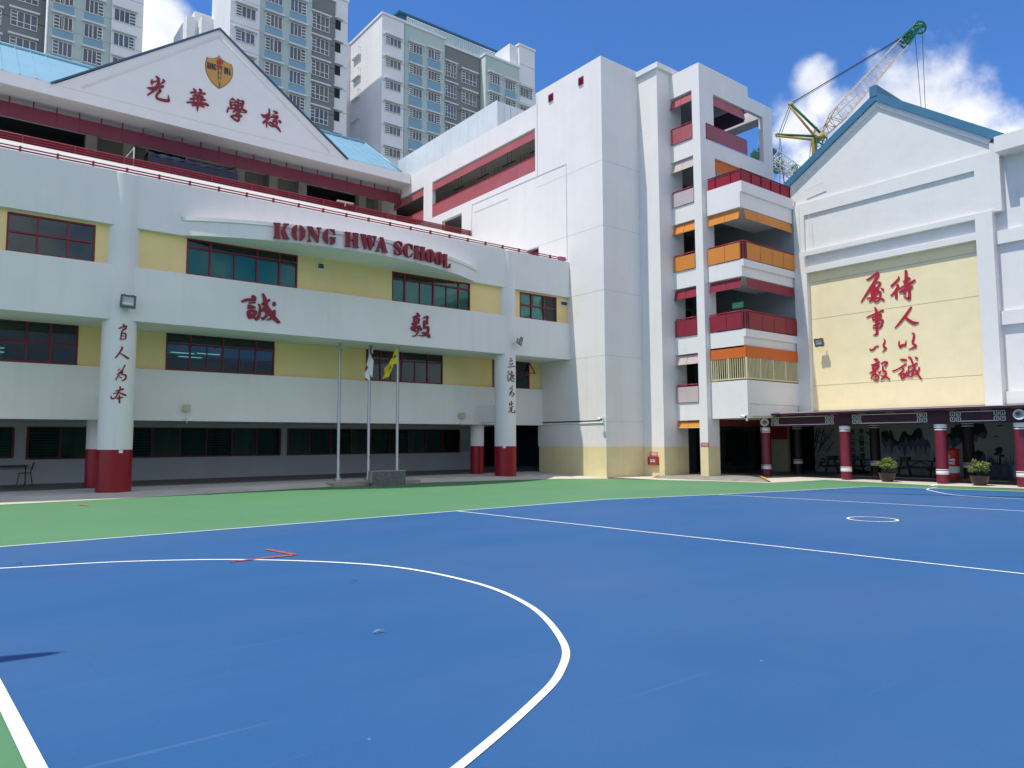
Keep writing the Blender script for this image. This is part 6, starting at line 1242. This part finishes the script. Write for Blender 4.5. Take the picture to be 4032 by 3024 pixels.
EXG = bpy.data.materials.new('green_exit_panel'); EXG.use_nodes = True; b_ = EXG.node_tree.nodes['Principled BSDF']; b_.inputs['Base Color'].default_value = (0.02, 0.16, 0.09, 1); b_.inputs['Emission Color'].default_value = (0.03, 0.35, 0.2, 1); b_.inputs['Emission Strength'].default_value = 0.25
o.build('sign_panel', EXG, t); m_ = MB(); m_.tube((30.07, 20.3, 8.38), (30.07, 20.3, 8.75), 0.015, 4); m_.tube((30.07, 20.6, 8.38), (30.07, 20.6, 8.75), 0.015, 4); m_.build('hanger', BLACK, t)
textmesh("EXIT", 0.20, 'sign_text', WHITE2, t, (30.046, 20.45, 8.17), (0, -1, 0), (0, 0, 1), 0.001, bold=0.004)
# tree seen through the corridor
def leaf_tree(label, x, y, h, rad, seed, n=1500):
    rnd = random.Random(seed); t = thing('tree', label, 'tree', (x, y, 0)); m_ = MB(); m_.tube((x, y, 0), (x, y, h*0.5), 0.16, 8, 0, 0.11); cl_ = []
    for i in range(16):
        a = rnd.uniform(0, 6.28); rr = rad*math.sqrt(rnd.uniform(0.02, 1)); c = Vector((x+rr*math.cos(a), y+rr*math.sin(a), h*rnd.uniform(0.55, 1.0))); cl_.append((c, rad*rnd.uniform(0.25, 0.42))); m_.tube((x, y, h*0.45), c, 0.05, 5, 0, 0.015)
    m_.build('trunk', BARK, t); m_ = MB()
    for k in range(n):
        c, cr_ = rnd.choice(cl_); q = c+Vector((rnd.gauss(0, 1), rnd.gauss(0, 1), rnd.gauss(0, 0.8))).normalized()*cr_*rnd.uniform(0.5, 1.05); a = Vector((rnd.uniform(-1, 1), rnd.uniform(-1, 1), rnd.uniform(-1, 1))).normalized(); b_ = a.orthogonal().normalized(); l_ = rnd.uniform(0.12, 0.22); m_.face([q-a*l_, q-b_*l_*0.5, q+a*l_, q+b_*l_*0.5])
    m_.build('crown', LEAFA, t)
# ---------------------------------------------------------------- tower blocks behind the school
HG = pm('pale_sage_paint', (0.44, 0.53, 0.50), 0.8, 0.04, 0.3, streak=0.08); HGL = pm('sage_with_painted_sun', (0.60, 0.70, 0.62), 0.8, 0.04, 0.3); HD = pm('slate_grey_paint', (0.20, 0.21, 0.21), 0.8, 0.05, 0.3, streak=0.1); HW = pm('tower_white_paint', (0.74, 0.74, 0.75), 0.8, 0.04, 0.3, streak=0.12); HBL = pm('pale_blue_panel', (0.21, 0.365, 0.47), 0.7, 0.04, 0.5)
WFR = pm('white_window_aluminium', (0.70, 0.71, 0.72), 0.5, 0.05, 2); WGL = pm('dark_blue_window_glass', (0.018, 0.032, 0.06), 0.08, 0.5, 0.5, spec=0.8, tint=(0.045, 0.10, 0.17)); TEAL = pm('deep_teal_roof_paint', (0.02, 0.11, 0.19), 0.6, 0.08, 0.5); LEDGE = WFR
WRND = random.Random(11)
WGL2 = pm('window_with_dark_curtain', (0.045, 0.05, 0.06), 0.10, 0.3, 2.0, spec=0.8, stretch=(6, 1, 0.5)); WGL3 = pm('window_with_blue_curtain', (0.03, 0.075, 0.15), 0.10, 0.4, 2.0, spec=0.8, stretch=(6, 1, 0.5)); WGL4 = pm('window_with_grey_blind', (0.07, 0.085, 0.10), 0.10, 0.25, 2.0, spec=0.8, stretch=(0.5, 1, 6))
PROTO = {}
def win_proto(kind, w_, h_):
    key = (kind, round(w_, 2), round(h_, 2))
    if key in PROTO: return PROTO[key]
    f = MB(); t = 0.06; d = 0.10
    f.box(0, w_, -d, 0, 0, t); f.box(0, w_, -d, 0, h_-t, h_); f.box(0, t, -d, 0, t, h_-t); f.box(w_-t, w_, -d, 0, t, h_-t)
    lv = 0.30 if kind[0] != 'C' else 0.24
    if kind[0] in 'AB':
        l0, l1 = (t, w_*lv) if kind[0] == 'A' else (w_*(1-lv), w_-t)
        f.box(w_*lv-0.03 if kind[0] == 'A' else w_*(1-lv)-0.03, w_*lv+0.03 if kind[0] == 'A' else w_*(1-lv)+0.03, -d+0.01, 0, t, h_-t)
        for k in range(3): zz = h_*(k+1)/4; f.box(l0, l1, -d+0.012, -0.02, zz-0.045, zz+0.045)
        a0, a1 = (w_*lv, w_-t) if kind[0] == 'A' else (t, w_*(1-lv))
        for k in (1, 2): x = a0+(a1-a0)*k/(2 if w_ < 1.75 else 3); f.box(x-0.035, x+0.035, -d+0.01, 0, t, h_-t)
    else:
        zs = h_*0.34; f.box(t, w_-t, -d+0.012, 0, zs-0.035, zs+0.035)
        for k in (0.25, 0.5, 0.75): f.box(w_*k-0.035, w_*k+0.035, -d+0.01, 0, t, h_-t)
        for k in range(2): zz = zs+(h_-zs)*(k+1)/3; f.box(t, w_*0.25, -d+0.014, -0.02, zz-0.04, zz+0.04)
    if kind.endswith('o'):                                   # a pair of casements pushed open
        for x0, sg in ((w_*0.52, -1), (w_*0.80, 1)):
            x1 = x0+sg*0.22; y1 = -0.46; zb, zt = (h_*0.36 if kind[0] == 'C' else t), h_-t
            for p, q in (((x0, -d, zb), (x1, y1, zb)), ((x0, -d, zt), (x1, y1, zt)), ((x1, y1, zb), (x1, y1, zt))): f.tube(p, q, 0.03, 4)
    of = f.build('window', WFR); C.objects.unlink(of)
    g_ = MB(); g_.face([(0.03, -0.035, 0.03), (w_-0.03, -0.035, 0.03), (w_-0.03, -0.035, h_-0.03), (0.03, -0.035, h_-0.03)]); og = g_.build('glass_pane', WGL); C.objects.unlink(og)
    l_ = MB(); l_.box(-0.16, w_+0.16, -0.42, 0, h_+0.14, h_+0.25); l_.box(-0.16, w_+0.16, -0.42, -0.38, h_+0.10, h_+0.14); ol = l_.build('sun_ledge', LEDGE); C.objects.unlink(ol)
    PROTO[key] = (of, og, ol); return PROTO[key]
def put_window(par, kind, x0, w_, Y, zb_, h_):
    of, og, ol = win_proto(kind, w_, h_); o = bpy.data.objects.new('window', of.data); C.objects.link(o); o.parent = par; o.location = Vector((x0, Y, zb_))-ORG[par.name]
    for src, nm in ((og, 'glass_pane'), (ol, 'sun_ledge')):
        c = bpy.data.objects.new(nm, src.data); C.objects.link(c); c.parent = o
        if nm == 'glass_pane':
            c.material_slots[0].link = 'OBJECT'; c.material_slots[0].material = WRND.choice([WGL, WGL, WGL2, WGL3, WGL4])
PITCH = 2.8
def column_windows(par, Y, kinds, pxl, pxr, ptop, hpx, n, z_only=None, panel=False):
    a = onY(pxl, ptop, Y); b_ = onY(pxr, ptop, Y); lo = onY(pxl, ptop+hpx, Y); h_ = a.z-lo.z; w_ = b_.x-a.x; pn = MB()
    for i in range(n):
        zt = a.z-PITCH*i; put_window(par, kinds[i % len(kinds)], a.x, w_, Y, zt-h_, h_)
        if panel: pn.box(a.x-0.03, b_.x+0.03, Y-0.02, Y-0.001, zt-PITCH+0.30, zt-h_-0.06); pass
    if panel: pn.split('blue_panel', HBL, par)
    return a.z
def bay(par, name, Y, pxl, pxr, pref, ztop, mat, depth=14, ledge=True, x0=None, x1=None):
    xa = onY(pxl, pref, Y).x if x0 is None else x0; xb_ = onY(pxr, pref, Y).x if x1 is None else x1
    m_ = MB(); m_.box(xa, xb_, Y, Y+depth, 0, ztop); m_.build(name, mat, par)
    if ledge: m_ = MB(); m_.box(xa-0.12, xb_+0.12, Y-0.15, Y+depth, ztop+0.002, ztop+0.28); m_.build('roof_cap', HW, par)
    m_ = MB(); z = ztop-PITCH*0.95
    while z > 8: m_.box(xa, xb_, Y-0.006, Y-0.0005, z-0.03, z+0.03); z -= PITCH
    m_.build('floor_joints', pm('joint_shade', (0.30, 0.33, 0.33), 0.9) if mat is not HD else BLACKIN, par)
    return xa, xb_
# right tower
Y1 = 75.9
T1 = thing('apartment_tower', 'apartment tower with a deep teal roof band, rightmost of the three towers', 'building', (50, 85, 0))
zt = onY(1502, 54, Y1).z; bay(T1, 'white_bay', Y1, 1503, 1590, 300, zt, HW, 9)
zz1 = column_windows(T1, Y1, ['A', 'A', 'A', 'Ao', 'A', 'Ao', 'A'], 1517, 1579, 139, 33, 7)
zg = onY(1592, 90, Y1).z; bay(T1, 'green_bay', Y1+0.25, 1592, 1751, 300, onY(1592, 92, Y1+0.25).z, HG)
column_windows(T1, Y1+0.25, ['A', 'A', 'A', 'Ao', 'A', 'A'], 1611, 1662, 169, 34, 6, panel=True); column_windows(T1, Y1+0.25, ['Bo', 'B', 'B', 'Bo', 'B'], 1684, 1734, 192, 36, 6, panel=True)
bay(T1, 'slate_bay', Y1+1.2, 1751, 1889, 320, onY(1752, 178, Y1+1.2).z, HD); column_windows(T1, Y1+1.2, ['Co', 'C', 'C', 'Co'], 1751, 1795, 244, 52, 4); column_windows(T1, Y1+1.2, ['C', 'C', 'C'], 1817, 1874, 276, 47, 3)
bay(T1, 'green_bay', Y1+0.1, 1912, 2045, 330, onY(1912, 216, Y1+0.1).z, HG, 12); column_windows(T1, Y1+0.1, ['A', 'A'], 1925, 1967, 288, 36, 3, panel=True); column_windows(T1, Y1+0.1, ['B', 'Bo'], 1988, 2029, 314, 36, 2, panel=True)
xa = onY(1912, 330, Y1+0.1).x; m_ = MB(); m_.box(xa-0.01, xa-0.001, Y1+0.12, Y1+3.0, 0, onY(1912, 216, Y1+0.1).z); m_.build('painted_sunlit_side', HGL, T1)  # lighter green skin, sunlight put into the colour of the bay's side
bay(T1, 'white_bay', Y1+0.5, 2045, 2106, 330, onY(2106, 205, Y1+0.5).z, HW, 9)
xw = onY(2014, 200, Y1+0.5).x; m_ = MB(); m_.box(xw, onY(2045, 300, Y1+0.5).x-0.01, Y1+0.9, Y1+9.5, 0, onY(2106, 205, Y1+0.5).z-0.01); m_.build('white_shaft', HW, T1)
column_windows(T1, Y1+0.5, ['B', 'B'], 2046, 2095, 341, 36, 2)
# teal plant room and translucent roof screen
Yr = Y1+6; za = onY(1573, 46, Yr).z; zb_ = onY(1975, 215, Yr).z; x0, x1 = onY(1573, 80, Yr).x, onY(1975, 215, Yr).x
m_ = MB(); m_.box(x0, x1, Yr, Yr+8, za-4.0, za-0.25); m_.box(x0-0.3, x1+0.3, Yr-0.3, Yr+8, za-0.25, za); m_.build('plant_room', TEAL, T1)
Ys = Y1+1.6; xs0, xs1 = onY(1586, 80, Ys).x, onY(1948, 205, Ys).x; zs1 = onY(1614, 74, Ys).z; m_ = MB()
m_.box(xs0+0.6, xs1, Ys, Ys+0.03, zg-1.2, zs1); m_.build('roof_screen', pm('translucent_roof_screen', (0.45, 0.60, 0.66), 0.4, 0.1, 0.5, alpha=0.72), T1)
m_ = MB(); n = 46
for i in range(n): x = xs0+0.6+(xs1-xs0-0.6)*i/(n-1); m_.box(x-0.02, x+0.02, Ys-0.05, Ys, zg-1.2, zs1+0.05)
m_.box(xs0+0.6, xs1, Ys-0.05, Ys+0.03, zs1+0.051, zs1+0.13); m_.build('screen_mullions', WFR, T1)
# recessed link between the two towers
T2 = thing('apartment_tower', 'sage and slate apartment tower rising behind the right slope of the crest gable', 'building', (26, 86, 0))
Y2 = 76.6; ZHI = 66.0
bay(T2, 'white_bay', Y2, 905, 1022, 120, ZHI, HW, 7, False); column_windows(T2, Y2, ['A', 'Ao', 'A'], 929, 1008, 15, 44, 3)
bay(T2, 'sage_bay', Y2+0.25, 1022, 1228, 120, ZHI, HG, 14, False); column_windows(T2, Y2+0.25, ['A', 'A', 'Ao', 'A', 'A'], 1048, 1114, -47, 50, 6, panel=True); column_windows(T2, Y2+0.25, ['B', 'B', 'Bo', 'B'], 1143, 1207, -8, 50, 6, panel=True)
zd = onY(1319, 8, Y2+0.6).z; bay(T2, 'slate_bay', Y2+0.6, 1228, 1319, 200, zd, HD); column_windows(T2, Y2+0.6, ['Co', 'C', 'C', 'C', 'C'], 1228, 1297, 50, 58, 6)
bay(T2, 'white_stair_bay', Y2+0.8, 1319, 1368, 200, onY(1340, -2, Y2+0.8).z, HW, 10); m_ = MB(); a = onY(1317, 75, Y2+0.8); b_ = onY(1342, 75, Y2+0.8); lo = onY(1317, 112, Y2+0.8)
for i in range(6): m_.box(a.x+0.05, b_.x, Y2+0.78, Y2+0.799, lo.z-PITCH*i, a.z-PITCH*i)
m_.split('stair_opening', BLACKIN, T2); m_ = MB()
for i in range(6): m_.box(a.x-0.1, b_.x+0.3, Y2+0.45, Y2+0.79, a.z-PITCH*i+0.1, a.z-PITCH*i+0.24)
m_.split('sun_ledge', LEDGE, T2)
Yk = Y2+8; zk = onY(1370, 168, Yk).z; xk0, xk1 = onY(1366, 300, Yk).x, onY(1426, 300, Yk).x+2
m_ = MB(); m_.box(xk0, xk1, Yk, Yk+5, 0, zk); m_.build('link_wall', HW, T2); m_ = MB(); m2 = MB(); a = onY(1386, 247, Yk); b_ = onY(1421, 250, Yk); lo = onY(1386, 288, Yk)
for i in range(5):
    z1_, z0_ = a.z-PITCH*i, lo.z-PITCH*i; m_.box(a.x, b_.x, Yk-0.03, Yk-0.005, z0_, z1_)
    for k in range(9): x = a.x+(b_.x-a.x)*(k+0.5)/9; m2.box(x-0.06, x+0.06, Yk-0.06, Yk-0.031, z0_, z1_)
m_.split('vent_recess', BLACKIN, T2); m2.build('vent_fins', WFR, T2)
m_ = MB()
for i in range(5):
    z = onY(1418, 215, Yk-3).z-PITCH*i; xx = onY(1410, 215, Yk-3).x; m_.box(xx, xx+1.6, Yk-3, Yk-1, z, z+0.15)
    for k in range(5): m_.box(xx+0.05+k*0.3, xx+0.09+k*0.3, Yk-3, Yk-2.95, z+0.15, z+1.0)
    m_.box(xx, xx+1.6, Yk-3.01, Yk-2.94, z+1.0, z+1.06)
m_.build('service_ledges', HW, T2)
# white stepped wing in front of the tower's left side
Yv = 84; m_ = MB()
def vx(px, py): q = onY(px, py, Yv); return q
xs = [vx(735, 120).x, vx(768, 120).x, vx(850, 120).x+3]; m_.box(xs[0], xs[1], Yv, Yv+6, 0, vx(738, 58).z); m_.box(xs[1]-0.0, xs[2], Yv+0.4, Yv+6, 0, vx(785, 41).z); m_.box(vx(783, 95).x, xs[2], Yv-1.2, Yv+0.39, 0, vx(795, 84).z)
m_.build('white_wing', HW, T2)
# left tower
T3 = thing('apartment_tower', 'apartment tower at the top left corner, left of the crest gable', 'building', (8, 95, 0))
Y3 = 87.0
bay(T3, 'slate_bay', Y3+0.5, -150, 178, 150, 62, HD, 14, False); column_windows(T3, Y3+0.5, ['Co', 'C', 'C'], 48, 155, -67, 62, 4); column_windows(T3, Y3+0.5, ['B', 'A'], -60, 8, 20, 60, 2)
bay(T3, 'sage_bay', Y3, 180, 437, 150, 62, HG, 14, False); column_windows(T3, Y3, ['Ao', 'Ao', 'A'], 216, 295, -46, 55, 4, panel=True); column_windows(T3, Y3, ['B', 'Bo', 'B', 'B'], 335, 411, -8, 54, 4, panel=True)
m_ = MB(); x = onY(180, 150, Y3).x; m_.tube((x+0.0, Y3-0.1, 0), (x+0.0, Y3-0.1, 62), 0.12, 6); m_.build('drain_pipe', HW, T3)
bay(T3, 'white_bay', Y3-0.2, 437, 561, 150, 62, HW, 9, False); column_windows(T3, Y3-0.2, ['B', 'Bo', 'B'], 450, 537, 30, 50, 3); 
# ---------------------------------------------------------------- construction cranes
D = 150.0
def dP(px, py, dd=0.0): return onD(px, py, D+dd)
CGRN = pm('crane_green_paint', (0.01, 0.14, 0.07), 0.5, 0.1, 1); CYEL = pm('crane_yellow_paint', (0.46, 0.28, 0.04), 0.5, 0.15, 1); CPALE = pm('crane_pale_yellow_paint', (0.66, 0.50, 0.34), 0.5, 0.12, 1); CABLE = pm('crane_cable', (0.02, 0.02, 0.025), 0.5); CWH = pm('crane_white_steel', (0.62, 0.64, 0.64), 0.5, 0.1, 1)
def lattice(mb, p0, p1, wa, wb, n, side, r, r2, mi=0):
    p0, p1 = Vector(p0), Vector(p1); d = (p1-p0).normalized(); u_ = Vector(side)-d*Vector(side).dot(d); u_.normalize(); v_ = d.cross(u_)
    def cn(t, i): w_ = wa+(wb-wa)*t; return p0.lerp(p1, t)+u_*(w_/2*(1 if i in (0, 1) else -1))+v_*(w_/2*(1 if i in (0, 3) else -1))
    for i in range(4): mb.tube(cn(0, i), cn(1, i), r, 5, mi)
    for k in range(n):
        for i in range(4):
            j = (i+1) % 4; a, b_ = (i, j) if k % 2 else (j, i); mb.tube(cn(k/n, a), cn((k+1)/n, b_), r2, 4, mi)
        if k % 3 == 0:
            for i in range(4): mb.tube(cn(k/n, i), cn(k/n, (i+1) % 4), r2, 4, mi)
K1 = thing('tower_crane', 'luffing tower crane with pale yellow lattice jib and green head rising behind the hall roof', 'crane', tuple(dP(3220, 640)))
m_ = MB(); f0, f1, t0_, t1_ = dP(3240, 535), dP(3300, 455), dP(3555, 170), dP(3600, 118); lattice(m_, f1, t0_, 2.9, 2.0, 30, UP, 0.075, 0.028); lattice(m_, f0, f1, 0.8, 2.9, 6, UP, 0.10, 0.05, 1); m_.build('jib', [CPALE, CYEL], K1)
m_ = MB(); lattice(m_, t0_, t1_, 2.0, 1.5, 6, UP, 0.16, 0.10); m_.tube(t0_, t1_, 0.35, 6); c = dP(3622, 108); a = FW
for rr in (1.35, 1.15): 
    n = 20
    for i in range(n): t0, t1 = 2*math.pi*i/n, 2*math.pi*(i+1)/n; m_.tube(c+RT*rr*math.cos(t0)+UP*rr*math.sin(t0), c+RT*rr*math.cos(t1)+UP*rr*math.sin(t1), 0.10, 5)
for i in range(3): t0 = math.pi*i/3; m_.tube(c-RT*1.3*math.cos(t0)-UP*1.3*math.sin(t0), c+RT*1.3*math.cos(t0)+UP*1.3*math.sin(t0), 0.09, 4)
m_.tube(dP(3600, 118), dP(3625, 104), 0.4, 6); m_.tube(dP(3603, 100), dP(3640, 100), 0.3, 6); m_.build('jib_head', CGRN, K1)
m_ = MB(); lattice(m_, dP(3228, 545), dP(3214, 900), 2.0, 2.0, 20, RT, 0.16, 0.09); m_.tube(dP(3234, 540), dP(3205, 560), 0.5, 6); m_.build('mast', CGRN, K1)
m_ = MB(); m_.tube(dP(3113, 409), dP(3232, 525), 0.26, 6); m_.tube(dP(3057, 529), dP(3220, 537), 0.26, 6); m_.build('green_struts', CGRN, K1)
m_ = MB(); m_.tube(dP(3108, 415), dP(3215, 545), 0.24, 6); m_.tube(dP(3058, 535), dP(3196, 550), 0.24, 6); m_.tube(dP(3215, 552), dP(3240, 530), 0.7, 6); m_.tube(dP(3200, 540), dP(3215, 500), 0.22, 5); m_.tube(dP(3200, 545), dP(3208, 610), 0.5, 5); m_.tube(dP(3104, 412), dP(3120, 408), 0.35, 5); m_.tube(dP(3055, 527), dP(3060, 540), 0.3, 5); m_.build('yellow_struts', CYEL, K1)
m_ = MB()
for a, b_, r in (((3116, 406), (3600, 117), 0.11), ((3122, 409), (3590, 128), 0.05), ((3107, 420), (3066, 528), 0.07), ((3113, 424), (3076, 530), 0.07), ((3068, 540), (3072, 730), 0.05), ((3072, 545), (3090, 735), 0.06), ((3230, 510), (3380, 370), 0.04), ((3194, 560), (3186, 640), 0.07), ((3602, 130), (3630, 460), 0.055), ((3631, 125), (3645, 470), 0.055)): m_.tube(dP(*a), dP(*b_), r, 5)
m_.build('cables', CABLE, K1)
K2 = thing('crane_jib', 'white lattice counter-jib with green winch and tan ballast, left of the big crane', 'crane', tuple(dP(3050, 640, -15)))
m_ = MB(); q = lambda x, y: dP(x, y, -15); lattice(m_, q(3046, 615), q(3148, 690), 1.9, 1.9, 12, UP, 0.09, 0.05); lattice(m_, q(3044, 640), q(3138, 700), 1.2, 1.2, 10, RT, 0.09, 0.06); m_.tube(q(3110, 690), q(3116, 760), 0.25, 6); m_.build('lattice', CWH, K2)
m_ = MB(); m_.prism([q(3036, 612), q(3086, 640), q(3084, 668), q(3046, 655)], FW*3); m_.prism([q(2968, 592), q(3005, 606), q(3004, 618), q(2990, 628), q(2968, 606)], FW*2); m_.tube(q(3122, 650), q(3142, 690), 0.6, 6); m_.tube(q(3128, 690), q(3122, 720), 0.4, 6); m_.build('green_housings', CGRN, K2)
m_ = MB(); m_.prism([q(2988, 592), q(3012, 590), q(3012, 650), q(2991, 645)], FW*2.5); m_.build('ballast', pm('tan_ballast', (0.50, 0.42, 0.34), 0.8, 0.1, 1), K2)
m_ = MB()
for i in range(6): m_.tube(q(2966+i*8, 586+i*3), q(2966+i*8, 600+i*3), 0.04, 4)
m_.tube(q(2966, 586), q(3006, 601), 0.04, 4); m_.tube(q(2985, 583), q(3002, 590), 0.35, 5); m_.tube(q(3040, 590), q(3062, 606), 0.5, 5)
for a, b_ in (((3040, 590), (3046, 615)), ((3062, 606), (3086, 640)), ((3075, 600), (3088, 735)), ((3068, 600), (3072, 735))): m_.tube(q(*a), q(*b_), 0.06, 4)
m_.build('rails', GREYP, K2)

# school block across the court, behind the viewer: it is what the windows mirror
OB = thing('opposite_block', 'white school block across the court, seen only mirrored in the windows', 'building', (10, -38, 0))
m_ = MB(); hs = []
for z in (1.2, 4.6, 8.0):
    for i in range(9): hs.append((-34+i*9.5, -27.5+i*9.5, z, z+1.7))
m_.wallY(-38, -37.7, -38, 56, 0, 12.5, hs); m_.prism([(-6, -38, 12.5), (16, -38, 12.5), (5, -38, 17)], (0, -0.5, 0)); m_.build('wall', WHITE, OB); m_ = MB(); m_.box(-38, 56, -41, -40.8, 0, 12.5); m_.build('unlit_rooms', BLACKIN, OB)
